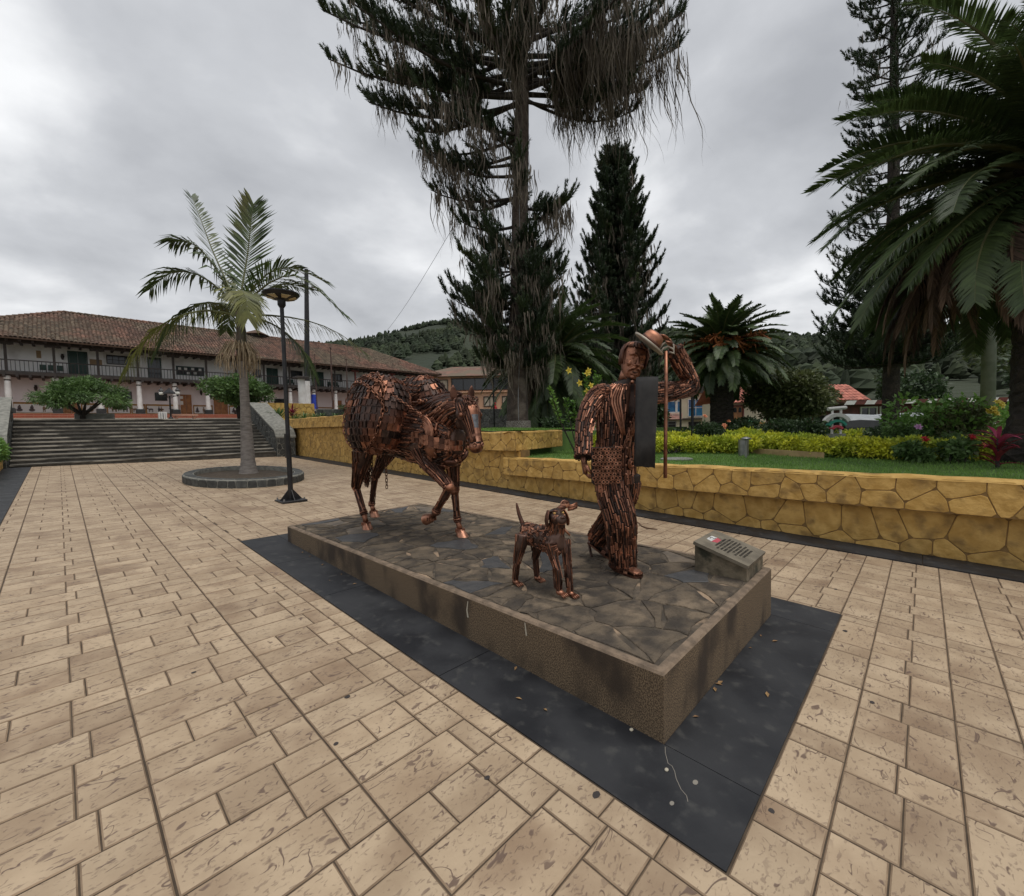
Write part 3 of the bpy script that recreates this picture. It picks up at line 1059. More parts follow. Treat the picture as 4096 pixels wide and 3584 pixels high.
# balcony
mb = MB(); mb.box(-6.1, FY - .25, 4.74, 22.7, BY + .02, 4.90); mb.build('balcony_floor', MATS['dark_timber'], cb)
mb = MB()
for i in range(64):
    x = -6 + i * .445
    mb.box(x, FY - .36, 4.62, x + .1, BY, 4.74)
    mb.box(x + .18, FY - .55, 6.44, x + .28, BY, 6.53)
mb.build('joists', MATS['dark_timber'], cb)
mb = MB(); mb.box(-6.1, FY - .09, 6.40, 22.7, FY + .09, 6.56); mb.build('eave_beam', MATS['dark_timber'], cb)
cols = [-3.63 + 1.7 * k for k in range(-1, 16)]
for x in cols:
    if x < 15.5:
        mb = MB()
        mb.lathe((x, FY, 2.74), [(.135, .30), (.13, .5), (.115, 1.7), (.11, 1.76), (.135, 1.78), (.135, 1.93), (.12, 1.95)], 14)
        c = mb.build('column', MATS['white_paint'], cb, auto=50)
        MB().lathe((x, FY, 2.74), [(.116, 1.69), (.122, 1.70), (.122, 1.745), (.116, 1.755)], 14).build('column_ring', MATS['dark_timber'], c)
        mb = MB(); mb.bbox(x - .2, FY - .2, 2.745, x + .2, FY + .2, 3.05, .03)
        mb.build('column_base', MATS['black_base'], c)
    m = 'dark_timber' if x < 15 else 'red_timber'
    mb = MB(); mb.box(x - .055, FY - .05, 4.9, x + .055, FY + .05, 6.42); mb.box(x - .3, FY - .045, 6.28, x + .3, FY + .045, 6.41)
    mb.build('post', MATS[m], cb)
for a, bb in zip(cols[:-1], cols[1:]):
    mb = MB()
    mb.box(a + .055, FY - .03, 5.48, bb - .055, FY + .03, 5.53)
    mb.box(a + .055, FY - .02, 4.93, bb - .055, FY + .02, 4.96)
    for i in range(1, 11):
        x = a + (bb - a) * i / 11
        mb.box(x - .012, FY - .012, 4.96, x + .012, FY + .012, 5.48)
    mb.build('railing', MATS['dark_timber'], cb)


def opening(par, name, x0, x1, z0, z1, frame, pane, y, fw_=.05, bars=0, mull=0, leaf=False, ax='x', depth=.04):
    """framed door or window on a wall facing -y"""
    mb = MB()
    d = depth
    mb.box(x0, y - d, z0, x0 + fw_, y + .02, z1); mb.box(x1 - fw_, y - d, z0, x1, y + .02, z1)
    mb.box(x0 + fw_, y - d, z1 - fw_, x1 - fw_, y + .02, z1); mb.box(x0 + fw_, y - d, z0, x1 - fw_, y + .02, z0 + fw_)
    for i in range(1, mull + 1):
        x = x0 + (x1 - x0) * i / (mull + 1)
        mb.box(x - fw_ * .35, y - d * .9, z0 + fw_, x + fw_ * .35, y + .01, z1 - fw_)
    for i in range(1, bars + 1):
        z = z0 + (z1 - z0) * i / (bars + 1)
        mb.box(x0 + fw_, y - d * .85, z - fw_ * .3, x1 - fw_, y + .01, z + fw_ * .3)
    o = mb.build(name, MATS[frame], par)
    mb = MB()
    if leaf:
        n = 2
        for k in range(n):
            a = x0 + fw_ + (x1 - x0 - 2 * fw_) * k / n; c = x0 + fw_ + (x1 - x0 - 2 * fw_) * (k + 1) / n
            mb.box(a + .006, y - .022, z0 + fw_, c - .006, y + .01, z1 - fw_)
            h = (z1 - z0 - 2 * fw_)
            for q0, q1 in ((.08, .45), (.53, .92)):
                mb.box(a + .05, y - .032, z0 + fw_ + h * q0, c - .05, y - .02, z0 + fw_ + h * q1)
        mb.build('door_leaf', MATS[pane], o)
    else:
        mb.box(x0 + fw_ * .5, y - .012, z0 + fw_ * .5, x1 - fw_ * .5, y + .005, z1 - fw_ * .5)
        mb.build('pane', MATS[pane], o)
    return o


for a in ((-1.40, -.59, 4.9, 6.37), (8.84, 9.60, 4.9, 6.24), (12.29, 13.01, 4.9, 6.23), (18.6, 19.4, 4.9, 6.2)):
    opening(cb, 'green_door', *a, 'green_paint', 'green_paint', BY, leaf=True)
opening(cb, 'open_door', 2.09, 2.75, 4.9, 6.35, 'green_paint', 'dark_glass', BY)
opening(cb, 'window', .21, 1.31, 5.76, 6.31, 'dark_timber', 'dark_glass', BY, mull=3, bars=1, fw_=.035)
mb = MB(); mb.box(.09, BY - .02, 5.66, .2, BY + .01, 6.43); mb.box(1.32, BY - .02, 5.66, 1.42, BY + .01, 6.43); mb.box(.2, BY - .02, 5.66, 1.32, BY + .01, 5.75); mb.box(.2, BY - .02, 6.32, 1.32, BY + .01, 6.43); mb.build('window_surround', MATS['white_paint'], cb)
opening(cb, 'window', 3.49, 5.0, 5.36, 5.94, 'green_paint', 'dark_glass', BY, mull=3, bars=1, fw_=.05)
for x_, z_ in ((3.92, 5.7), (4.3, 5.72), (4.42, 5.45), (4.7, 5.7), (4.05, 5.43), (3.6, 5.7)):
    MB().box(x_, BY - .02, z_, x_ + .16, BY - .013, z_ + .15).build('window_notice', MATS['paper'], cb)
for a in ((7.95, 8.44, 5.5, 6.07), (10.52, 11.38, 5.56, 6.19), (13.76, 14.53, 5.55, 6.16)):
    opening(cb, 'window', *a, 'dark_timber', 'dark_glass', BY, mull=1)
opening(cb, 'glazed_door', 16.16, 16.79, 4.9, 6.16, 'red_timber', 'dark_glass', BY, bars=3, mull=1)
opening(cb, 'glazed_door', 20.3, 20.95, 4.9, 6.16, 'red_timber', 'dark_glass', BY, bars=3, mull=1)
for a in ((.78, 1.24, 3.63, 4.17), (2.34, 2.95, 3.65, 4.16), (9.26, 9.96, 3.40, 3.99), (-5.2, -4.5, 3.6, 4.15)):
    opening(cb, 'window', *a, 'dark_timber', 'dark_glass', BY, mull=1, fw_=.03)
for a in ((3.62, 4.21, 2.76, 4.09), (5.45, 6.26, 2.76, 4.05), (-1.73, -1.07, 2.76, 4.05), (13.76, 14.42, 2.76, 3.99)):
    opening(cb, 'timber_door', *a, 'brown_door', 'brown_door', BY, leaf=True)
MB().box(-2.59, BY - .03, 5.84, -2.41, BY + .01, 6.24).build('wall_notice', MATS['gold_panel'], cb)
MB().box(-.51, BY - .03, 5.65, .01, BY + .01, 5.98).build('wall_board', MATS['gold_panel'], cb)
for z0, z1 in ((3.8, 3.98), (3.42, 3.66)):
    MB().box(3.60, BY - .045, z0, 3.76, BY - .036, z1).build('door_notice', MATS['paper'], cb)
# painted dado panels with little figures
def dado(x0, x1, figs):
    mb = MB(); mb.box(x0, BY - .025, 2.76, x1, BY + .004, 3.42)
    o = mb.build('dado_panel', MATS['ochre'], cb)
    MB().box(x0 + .06, BY - .032, 2.86, x1 - .06, BY - .024, 3.32).build('panel_field', MATS['panel_white'], o)
    for fx, kind in figs:
        mb = MB()
        y = BY - .037

        def ell(cx, cz, rx, rz, n=8):
            mb.prism([(cx + rx * math.cos(2 * math.pi * i / n), y, cz + rz * math.sin(2 * math.pi * i / n)) for i in range(n)], (0, .004, 0)); 
        if kind == 'animal':
            ell(fx, 3.10, .13, .055); ell(fx - .15, 3.16, .05, .045)
            for dx in (-.09, -.05, .06, .1):
                mb.box(fx + dx - .013, y, 2.93, fx + dx + .013, y + .003, 3.08)
        elif kind == 'seat':
            ell(fx, 3.0, .12, .09); ell(fx, 3.13, .07, .1); ell(fx + .01, 3.24, .035, .04)
        else:
            ell(fx, 3.10, .06, .11); ell(fx, 3.25, .035, .04)
            mb.box(fx - .05, y, 2.90, fx - .01, y + .003, 3.05); mb.box(fx + .015, y, 2.90, fx + .05, y + .003, 3.05); ell(fx + .08, 3.1, .04, .05)
        mb.build('painted_figure', MATS['fig_dark' if random.random() < .6 else 'fig_brown'], o)


dado(-3.6, -1.78, [(-3.35, 'seat'), (-2.9, 'seat'), (-2.45, 'stand'), (-2.05, 'seat')])
dado(-1.0, .06, [(-.6, 'seat'), (-.2, 'stand')])
dado(.08, 1.16, [(.4, 'animal'), (.9, 'animal')])
dado(1.18, 1.84, [(1.36, 'animal'), (1.66, 'stand')])
dado(1.86, 3.55, [(2.1, 'animal'), (2.5, 'stand'), (2.62, 'stand'), (3.2, 'animal')])
dado(4.28, 5.38, [(4.5, 'seat'), (4.85, 'stand')])
dado(6.32, 8.4, [(6.6, 'seat'), (7.2, 'stand'), (7.9, 'animal')])
dado(10.1, 13.6, [(10.5, 'seat'), (11.3, 'animal'), (12.4, 'stand')])
# wall lanterns
for x, z in ((-1.6, 6.1), (-2.7, 4.3), (1.0, 4.25), (4.75, 4.35), (7.6, 6.1), (6.9, 4.35)):
    mb = MB(); mb.box(x - .05, BY - .16, z - .02, x + .05, BY, z + .05); mb.lathe((x, BY - .12, z - .28), [(.03, 0), (.06, .1), (.075, .22), (.02, .28)], 6)
    mb.build('wall_lantern', MATS['dark_timber'], cb)
# roof: eaves at y=32.3, ridge at y=37
EY, EZ, RY, RZ = 32.3, 6.56, 37.0, 9.02
EX0, EX1, RX0, RX1 = -6.6, 23.35, -1.4, 18.4
mb = MB()
corn = [(EX0, EY, EZ), (EX1, EY, EZ), (EX1, 41.7, EZ), (EX0, 41.7, EZ), (RX0, RY, RZ), (RX1, RY, RZ)]
mb.add(corn + [(x, y, z - .07) for x, y, z in corn], [(0, 1, 5, 4), (1, 2, 5), (2, 3, 4, 5), (3, 0, 4), (7, 6, 10, 11), (8, 7, 11), (9, 8, 11, 10), (6, 9, 10), (0, 6, 7, 1), (1, 7, 8, 2), (2, 8, 9, 3), (3, 9, 6, 0)])
roof = mb.build('roof', MATS['roof_under'], cb)


def tiles(o0, across, upv, wmax, limits, nrm, pitch=.165, course=.26, r=.07):
    """half-round clay tiles in courses over a slope; limits(s) -> (t0,t1) along the slope"""
    V, F = [], []
    rg = np.random.default_rng(5)
    n = int(wmax / pitch)
    for i in range(n):
        s = (i + .5) * pitch
        t0, t1 = limits(s)
        if t1 - t0 < .1:
            continue
        for j in range(int(math.ceil((t1 - t0) / course))):
            a = t0 + j * course - .03; bb = min(t0 + (j + 1) * course + .04, t1)
            h0, h1 = .05 + rg.uniform(-.008, .014), .02 + rg.uniform(-.006, .008)
            sh = rg.uniform(-.012, .012)
            k = len(V)
            for tt, hh in ((a, h0), (bb, h1)):
                for q in (-1, -.6, 0, .6, 1):
                    V.append(o0 + across * (s + sh + q * r) + upv * tt + nrm * (hh + (1 - q * q) * .05))
            for q in range(4):
                F.append((k + q, k + q + 1, k + 6 + q, k + 5 + q))
    return V, F


sl = Vector((0, RY - EY, RZ - EZ)); SL = sl.length; sl.normalize()
nr_ = Vector((0, -(RZ - EZ), RY - EY)).normalized()
VV, FF = tiles(Vector((EX0, EY, EZ)), Vector((1, 0, 0)), sl, EX1 - EX0, lambda s: (0, min(SL, s / (RX0 - EX0) * SL, (EX1 - EX0 - s) / (EX1 - RX1) * SL)), nr_)
hl = Vector((RX0 - EX0, 0, RZ - EZ)); HL = hl.length; hl.normalize()
v2, f2 = tiles(Vector((EX0, 41.7, EZ)), Vector((0, -1, 0)), hl, 9.4, lambda s: (0, min(s, 9.4 - s) / 4.7 * HL), Vector((-(RZ - EZ), 0, RX0 - EX0)).normalized())
k = len(VV); VV += v2; FF += [tuple(i + k for i in f) for f in f2]
hr = Vector((RX1 - EX1, 0, RZ - EZ)); HR = hr.length; hr.normalize()
v2, f2 = tiles(Vector((EX1, EY, EZ)), Vector((0, 1, 0)), hr, 9.4, lambda s: (0, min(s, 9.4 - s) / 4.7 * HR), Vector((RZ - EZ, 0, EX1 - RX1)).normalized())
k = len(VV); VV += v2; FF += [tuple(i + k for i in f) for f in f2]
tag(npmesh('roof_tiles', [tuple(p) for p in VV], FF, MATS['roof_tile'], cb, smooth=True), kind='stuff')
mb = MB()
for p, q in (((RX0, RY, RZ), (RX1, RY, RZ)), ((EX0, EY, EZ), (RX0, RY, RZ)), ((EX1, EY, EZ), (RX1, RY, RZ))):
    p, q = Vector(p), Vector(q)
    n = int((q - p).length / .3)
    for i in range(n):
        a = p.lerp(q, i / n); c = p.lerp(q, (i + 1.15) / n)
        mb.cyl(a + Vector((0, 0, .05)), c + Vector((0, 0, .03)), .1, .085, 7)
mb.build('ridge_tiles', MATS['roof_tile'], cb, smooth=True)

mb = MB(); mb.box(8.6, 36.6, 8.95, 9.6, 37.4, 9.12); vt = mb.build('roof_vent', MATS['dark_timber'], cb)
MB().lathe((9.1, 37, 9.12), [(.95, 0), (.9, .05), (.12, .36)], 4).build('vent_roof', MATS['roof_under'], vt)
# balcony furniture and pots
def seat_row(x, label):
    t = thing('balcony_seat', label, 'seat', (x, FY + .5, 4.9), 'green seats on the balcony')
    mb = MB(); mb.bbox(x - .13, FY + .38, 5.12, x + .13, FY + .62, 5.17, .01); mb.bbox(x - .13, FY + .6, 5.17, x + .13, FY + .64, 5.42, .01); mb.build('seat', MATS['green_paint'], t)
    mb = MB()
    for sx in (-.1, .1): mb.box(x + sx - .012, FY + .4, 4.9, x + sx + .012, FY + .6, 5.12)
    mb.build('legs', MATS['black_metal'], t)


for q, x in zip(('third', 'second', 'first'), (-2.36, -2.05, -1.72)):
    seat_row(x, q + ' dark green balcony seat counted from the leftmost green door'.replace('leftmost ', 'wide '))
for q, x in zip(('first', 'second', 'third', 'fourth'), (10.0, 10.3, 11.0, 11.3)):
    seat_row(x, q + ' dark green balcony seat along the rail behind the white gate column')
for q, x in zip(('first', 'second', 'third'), (13.15, 13.45, 13.75)):
    seat_row(x, q + ' dark green balcony seat beside the green door behind the flagpoles')

# ------------------------------------------------------------------ street furniture near the building
def flagpole(x, y, z0, z1, r, label, m='rust_pole', grp=None):
    t = thing('flagpole', label, 'pole', (x, y, z0), grp)
    MB().tube([(x, y, z0 - .3), (x, y, (z0 + z1) / 2), (x, y, z1)], [r, r * .9, r * .6], 8).build('shaft', MATS[m], t)
    mb = MB(); mb.ball((x, y, z1 + r), r * 1.2, nu=8, nv=6); mb.build('finial', MATS[m], t)
    mb = MB(); mb.lathe((x, y, z0 - .3), [(r * 2.2, 0), (r * 2.2, .05), (r * 1.1, .09)], 8); mb.build('foot', MATS[m], t)
    return t


flagpole(9.3, 26.7, 2.45, 6.25, .035, 'thin rusty flagpole next to the blue wrapped column')
flagpole(10.0, 26.0, 2.45, 6.62, .06, 'thickest and tallest dark flagpole in front of the balcony')
flagpole(10.65, 25.3, 2.45, 5.9, .045, 'thin dark flagpole nearest the donkey pack chains')

t = thing('utility_pole', 'tall dark utility pole with white painted foot and small lamps near its top', 'pole', (9.3, 28.1, 2.3))
mb = MB(); mb.tube([(9.3, 28.1, 4.75), (9.5, 28.2, 8.5), (9.66, 28.3, 12.0)], [.17, .15, .12], 10); mb.build('shaft', MATS['black_metal'], t)
mb = MB(); mb.tube([(9.28, 28.1, 2.2), (9.3, 28.1, 4.75)], [.19, .18], 10); mb.build('white_foot', MATS['white_paint'], t)
mb = MB()
mb.tube([(9.66, 28.3, 11.6), (9.2, 28.4, 11.85), (8.7, 28.6, 11.7)], .03, 6); mb.ball((8.62, 28.6, 11.66), .2, .1, .06, 8, 6)
mb.tube([(9.62, 28.3, 10.7), (9.9, 28.1, 10.85)], .03, 6); mb.ball((10.0, 28.05, 10.88), .2, .1, .07, 8, 6)
mb.build('lamp_arm', MATS['grey_metal'], t)

t = thing('gate_column', 'white round gate column with dark flat cap by the upper yellow wall', 'column', (7.9, 25.3, 2.2))
MB().lathe((7.9, 25.3, 2.2), [(.21, 0), (.21, .1), (.2, .2), (.19, 2.35)], 16).build('shaft', MATS['white_paint'], t, auto=40)
MB().bbox(7.55, 24.95, 4.55, 8.25, 25.65, 4.68, .02).build('cap', MATS['dark_timber'], t)
t = thing('wrapped_cloth', 'bright blue cloth wrapped round a porch column', 'cloth', (11.67, 33, 3.4))
mb = MB()
rings = []
for z, r_ in ((3.2, .25), (3.5, .22), (3.9, .19), (4.25, .17), (4.3, .15)):
    rings.append([(11.67 + (r_ + .02 * math.sin(a * 5 + z * 3)) * math.cos(a), 33 + (r_ + .02 * math.sin(a * 5 + z * 3)) * math.sin(a), z) for a in np.linspace(0, 2 * math.pi, 24)[:-1]])
mb.ringloft(rings, caps=False)
mb.build('cloth_body', MATS['blue_cloth'], t, smooth=True)

# double lantern lamp on the terrace
x, y, z = 1.49, 23.15, 2.18
t = thing('lantern_post', 'black post with two round lanterns and a little roof at the stair top', 'lamp', (x, y, z))
mb = MB(); mb.lathe((x, y, z), [(.09, 0), (.09, .06), (.035, .12), (.03, 1.0), (.045, 1.02)], 10); mb.build('post', MATS['black_metal'], t)
ar = Vector((.69, -.72, 0))
mb = MB(); c0 = Vector((x, y, z + 1.02)); mb.tube([c0 - ar * .38, c0, c0 + ar * .38], .018, 6); mb.tube([c0 - ar * .25 - Vector((0, 0, .0)), c0 - Vector((0, 0, .1))], .012, 5); mb.tube([c0 + ar * .25, c0 - Vector((0, 0, .1))], .012, 5)
mb.build('cross_arm', MATS['black_metal'], t)
mb = MB(); mb.lathe(c0 + Vector((0, 0, .1)), [(.24, 0), (.22, .05), (.06, .2), (.02, .26)], 4); mb.build('little_roof', MATS['black_metal'], t)
for s_ in (-1, 1):
    c = c0 + ar * (.36 * s_)
    mb = MB(); mb.lathe(c + Vector((0, 0, .02)), [(.03, 0), (.05, .02), (.075, .2), (.11, .22), (.03, .31), (.01, .38)], 6); o = mb.build('lantern', MATS['black_metal'], t)
    mb = MB(); mb.ball(c + Vector((0, 0, .13)), .088, nu=10, nv=8); mb.build('globe', MATS['lamp_white'], o)

t = thing('stone_block', 'plain grey stone block behind the small spreading tree', 'block', (-1.0, 23.0, 2.18))
MB().bbox(-1.5, 22.9, 2.17, -.35, 23.4, 2.42, .02).build('block_body', MATS['concrete_pole'], t)
t = thing('litter_bin', 'small white slatted bin on the terrace beside the lantern post', 'bin', (1.2, 23.1, 2.18))
mb = MB()
for i in range(10):
    a = 2 * math.pi * i / 10
    mb.box(1.2 + .13 * math.cos(a) - .022, 23.1 + .13 * math.sin(a) - .022, 2.18, 1.2 + .13 * math.cos(a) + .022, 23.1 + .13 * math.sin(a) + .022, 2.5)
mb.build('slats', MATS['white_paint'], t)
MB().lathe((1.2, 23.1, 2.19), [(.11, 0), (.11, .28)], 12).build('liner', MATS['grey_metal'], t)
t = thing('terrace_bench', 'low tan bench on the terrace beside the lantern post', 'bench', (2.0, 23.6, 2.2))
MB().bbox(1.62, 23.5, 2.33, 2.55, 23.8, 2.42, .01).build('seat', MATS['brick_nosing'], t)
mb = MB(); mb.box(1.7, 23.53, 2.17, 1.8, 23.77, 2.33); mb.box(2.37, 23.53, 2.17, 2.47, 23.77, 2.33); mb.build('support', MATS['brick_nosing'], t)

# ------------------------------------------------------------------ plaza lamp
lx, ly = 1.04, 7.81
lz = gz(lx, ly)
t = thing('street_lamp', 'tall black street lamp with round disc head standing on the plaza', 'lamp', (lx, ly, lz))
mb = MB(); mb.bbox(lx - .22, ly - .22, lz - .02, lx + .22, ly + .22, lz + .035, .006); mb.build('base_plate', MATS['black_metal'], t)
mb = MB()
for a in range(4):
    d = Vector((math.cos(a * math.pi / 2), math.sin(a * math.pi / 2), 0)); n_ = Vector((-d.y, d.x, 0)) * .006
    mb.prism([Vector((lx, ly, lz + .035)) + d * .05 - n_, Vector((lx, ly, lz + .035)) + d * .2 - n_, Vector((lx, ly, lz + .22)) + d * .05 - n_], n_ * 2)
mb.build('gusset', MATS['black_metal'], t)
mb = MB()
for sx in (-1, 1):
    for sy in (-1, 1):
        mb.cyl((lx + sx * .18, ly + sy * .18, lz + .03), (lx + sx * .18, ly + sy * .18, lz + .075), .014, n=6)
mb.build('bolts', MATS['grey_metal'], t)
mb = MB(); mb.tube([(lx, ly, lz + .03), (lx, ly, 1.3), (lx, ly, 1.3), (lx, ly, 3.85)], [.046, .046, .039, .036], 12); mb.build('pole', MATS['black_metal'], t, auto=40)
MB().box(lx - .075, ly - .1, 1.05, lx - .035, ly - .02, 1.5).build('junction_box', MATS['black_metal'], t)
mb = MB(); mb.lathe((lx, ly, 3.84), [(.038, 0), (.07, .05), (.07, .14), (.13, .17), (.27, .20), (.315, .25), (.315, .27), (.25, .285), (0.02, .29)], 24); hd = mb.build('lamp_head', MATS['black_metal'], t, auto=35)
for k in range(6):
    a0 = k * math.pi / 3 + .2
    mb = MB()
    q_ = [(lx + r_ * math.cos(a), ly + r_ * math.sin(a), z_) for r_, a, z_ in ((.135, a0, 4.006), (.135, a0 + .62, 4.006), (.265, a0 + .62, 4.034), (.265, a0, 4.034))]
    mb.prism(q_, (0, 0, -.006)); mb.build('light_panel', MATS['lamp_panel'], hd)

# ------------------------------------------------------------------ garden lamps, bollard
def garden_lamp(x, y, z0, z1, label, hr=.26):
    t = thing('garden_lamp', label, 'lamp', (x, y, z0))
    MB().tube([(x, y, z0 - .05), (x, y, z1)], [.045, .04], 8).build('pole', MATS['black_metal'], t)
    MB().lathe((x, y, z1 - .02), [(.05, 0), (.1, .02), (hr, .05), (hr, .075), (.05, .1)], 16).build('lamp_head', MATS['grey_metal'], t, auto=40)
    return t


garden_lamp(11.25, 4.17, .8, 2.60, 'slim black garden lamp standing in the yellow hedges', .2)
garden_lamp(15.2, 6.15, .8, 2.95, 'farther slim black garden lamp near the cream shop building', .24)
p = Vector((12.4, 13.85, 0))
garden_lamp(12.35, 13.9, 1.4, 3.92, 'black garden lamp with pale disc head left of the mossy trunk', .27)
bx, by = 7.5, 1.68
t = thing('bollard_light', 'short steel bollard light with mushroom cap beside the hedge', 'light', (bx, by, .82))
MB().cyl((bx, by, .78), (bx, by, 1.17), .02, n=10).build('stem', MATS['grey_metal'], t)
MB().lathe((bx, by, 1.17), [(.02, 0), (.1, .025), (.095, .04), (.05, .06), (.005, .07)], 16).build('cap', MATS['grey_metal'], t, smooth=True)
t = thing('litter_bin', 'round steel bin standing behind the bollard light', 'bin', (7.95, 1.85, .82))
MB().lathe((7.95, 1.85, .8), [(.10, 0), (.10, .36), (.085, .36), (.085, .05)], 16, caps=False).build('bin_body', MATS['grey_metal'], t, auto=40)

# ------------------------------------------------------------------ utility pole on the right
t = thing('utility_pole', 'grey concrete utility pole with white painted lower band behind the flowers', 'pole', (14.4, -2.0, .5))
MB().tube([(14.4, -2.05, .3), (14.4, -2.05, 1.72)], [.15, .142], 14).build('white_band', MATS['white_paint'], t, smooth=True)
MB().tube([(14.4, -2.05, 1.72), (14.5, -2.0, 9.5)], [.14, .10], 14).build('shaft', MATS['concrete_pole'], t, smooth=True)

# ------------------------------------------------------------------ background houses
def frame_thing(name, label, p0, p1, z0):
    """house frame with its front along p0->p1 as local +x; parts are built in local coordinates facing -y"""
    p0, p1 = Vector(p0), Vector(p1)
    d = p1 - p0
    o = thing(name, label, 'building', (0, 0, 0))
    o.location = (p0.x, p0.y, z0)
    o.rotation_euler = (0, 0, math.atan2(d.y, d.x))
    return o, d.length


def gable_tiles(par, x0, x1, y0, z0, y1, z1, m):
    sl = Vector((0, y1 - y0, z1 - z0)); L = sl.length; sl.normalize()
    n_ = Vector((0, -(z1 - z0), y1 - y0)).normalized()
    V_, F_ = tiles(Vector((x0, y0, z0)), Vector((1, 0, 0)), sl, x1 - x0, lambda s: (0, L), n_, pitch=.3, course=.45, r=.14)
    tag(npmesh('roof_tiles', [tuple(p) for p in V_], F_, MATS[m], par, smooth=True), kind='stuff')


# orange corner building with tanks
o, L = frame_thing('corner_building', 'three storey orange corner building with hipped tile roof and brown windows', (36.2, 54.3), (45.5, 44.6), 1.2)
mb = MB(); mb.box(-1, .0, 0, L + 6, 12, 8.0); mb.build('wall', MATS['orange_wall'], o)
MB().box(-1.05, -.06, 0, L + 6, -.003, 2.6).build('ground_floor', MATS['red_timber'], o)
MB().box(-1.1, -.5, 5.55, L + 6.1, .0, 5.7).build('floor_band', MATS['orange_wall'], o)
mb = MB(); mb.add([(-2, -1, 8.0), (L + 7, -1, 8.0), (L + 7, 13, 8.0), (-2, 13, 8.0), (4, 6, 10.3), (L, 6, 10.3)], [(0, 1, 5, 4), (1, 2, 5), (2, 3, 4, 5), (3, 0, 4), (3, 2, 1, 0)])
mb.build('roof', MATS['roof_tile'], o)
for x in (3.6, 6.6, 9.4, 12.2):
    w_ = opening(o, 'window', x, x + 1.9, 3.4, 4.95, 'dark_timber', 'curtain', 0.0, fw_=.12, mull=1, depth=.15)
opening(o, 'corner_window', 1.6, 4.1, 5.9, 7.6, 'dark_timber', 'curtain', 0.0, fw_=.1, mull=1, depth=.15)
opening(o, 'gallery_window', 4.6, 13.5, 5.9, 7.75, 'dark_timber', 'dark_glass', -.02, fw_=.12, mull=4, depth=.15)
for k, (x, y, z, s_) in enumerate(((-5.2, 7, 8.6, 1.0), (-3.7, 6.5, 8.9, 1.25), (-.6, 7, 8.7, 1.15))):
    t = thing('water_tank', ('small blue plastic water tank at the end of the roof row', 'largest blue plastic water tank in the middle of the roof row', 'blue plastic water tank nearest the orange building roof')[k], 'tank')
    q = o.rotation_euler.to_matrix() @ Vector((x, y, z)) + o.location
    t.location = q
    mb = MB(); mb.lathe((0, 0, 0), [(.62 * s_, 0), (.68 * s_, .5 * s_), (.72 * s_, 1.0 * s_), (.78 * s_, 1.05 * s_), (.78 * s_, 1.15 * s_), (.5 * s_, 1.3 * s_), (.1 * s_, 1.36 * s_)], 18)
    mb.build('tank_body', MATS['tank_blue'], t, auto=40)
MB().box(-7.5, 4.5, 0, -1.0, 10, 8.3).build('annex', MATS['orange_wall'], o)
MB().box(-7.7, 4.3, 8.3, -.8, 10.2, 8.55).build('annex_roof', MATS['roof_under'], o)

# cream shop building with blue windows
o, L = frame_thing('shop_building', 'cream two storey shop building with blue windows and a pink sign', (35.0, 18.4), (40.6, 12.7), .3)
mb = MB(); mb.box(-6, 0, 0, L, 9, 3.9); mb.build('wall', MATS['cream_wall'], o)
mb = MB(); mb.box(-6, -.25, 1.50, L, 0, 1.64); mb.build('floor_band', MATS['dark_timber'], o)
mb = MB(); mb.box(-6.2, -.4, 3.9, L + .2, 9.2, 4.05); mb.build('roof', MATS['dark_timber'], o)
mb = MB(); mb.box(-6, .5, 4.05, L, 1, 4.6); mb.build('parapet', MATS['dark_timber'], o)
for x0, x1 in ((2.1, 3.72), (3.74, 4.2)):
    opening(o, 'window', x0, x1, 2.17, 3.27, 'white_paint', 'blue_glass', 0, fw_=.08, mull=1 if x1 - x0 > 1 else 0, depth=.06)
opening(o, 'window', 4.8, 7.0, 1.78, 3.4, 'white_paint', 'blue_glass', 0, fw_=.06, mull=2, bars=1, depth=.06)
opening(o, 'shop_door', 1.95, 2.6, .0, 1.45, 'dark_timber', 'dark_glass', 0, fw_=.06, depth=.05)
opening(o, 'shop_door', 2.9, 3.7, .0, 1.4, 'grey_metal', 'dark_glass', 0, fw_=.06, bars=4, depth=.05)
opening(o, 'shop_door', 4.87, 5.95, .0, 1.3, 'dark_timber', 'dark_glass', 0, fw_=.06, depth=.05)
opening(o, 'shop_door', 6.3, 7.3, .0, 1.28, 'white_paint', 'dark_glass', 0, fw_=.06, depth=.05)
M('sign_pink', (.66, .36, .30), (.70, .52, .42), scale=3, rough=.7)
M('sign_ink', (.10, .03, .05), rough=.8)
M('sign_red', (.5, .05, .06), rough=.8)
sg = MB(); sg.box(2.1, -.33, 1.57, 4.15, -.26, 2.14)
so_ = sg.build('shop_sign', MATS['sign_pink'], o)


def text_part(name, body, size, mat, parent, loc, rot, align='CENTER', ext=.004):
    cu = bpy.data.curves.new(name, 'FONT')
    cu.body = body; cu.size = size; cu.align_x = align; cu.align_y = 'CENTER'; cu.extrude = ext; cu.resolution_u = 2
    tmp = bpy.data.objects.new(name, cu)
    COL.objects.link(tmp)
    bpy.context.view_layer.update()
    me = bpy.data.meshes.new_from_object(tmp.evaluated_get(bpy.context.evaluated_depsgraph_get()))
    bpy.data.objects.remove(tmp)
    ob = put(name, me, mat, parent)
    ob.location = loc; ob.rotation_euler = rot
    return ob


text_part('sign_lettering', 'Panadería y Amasijos', .2, MATS['sign_ink'], so_, (3.12, -.336, 1.97), (R(90), 0, 0))
text_part('sign_lettering', '¡Santa Tere!', .17, MATS['sign_red'], so_, (3.12, -.336, 1.74), (R(90), 0, 0))

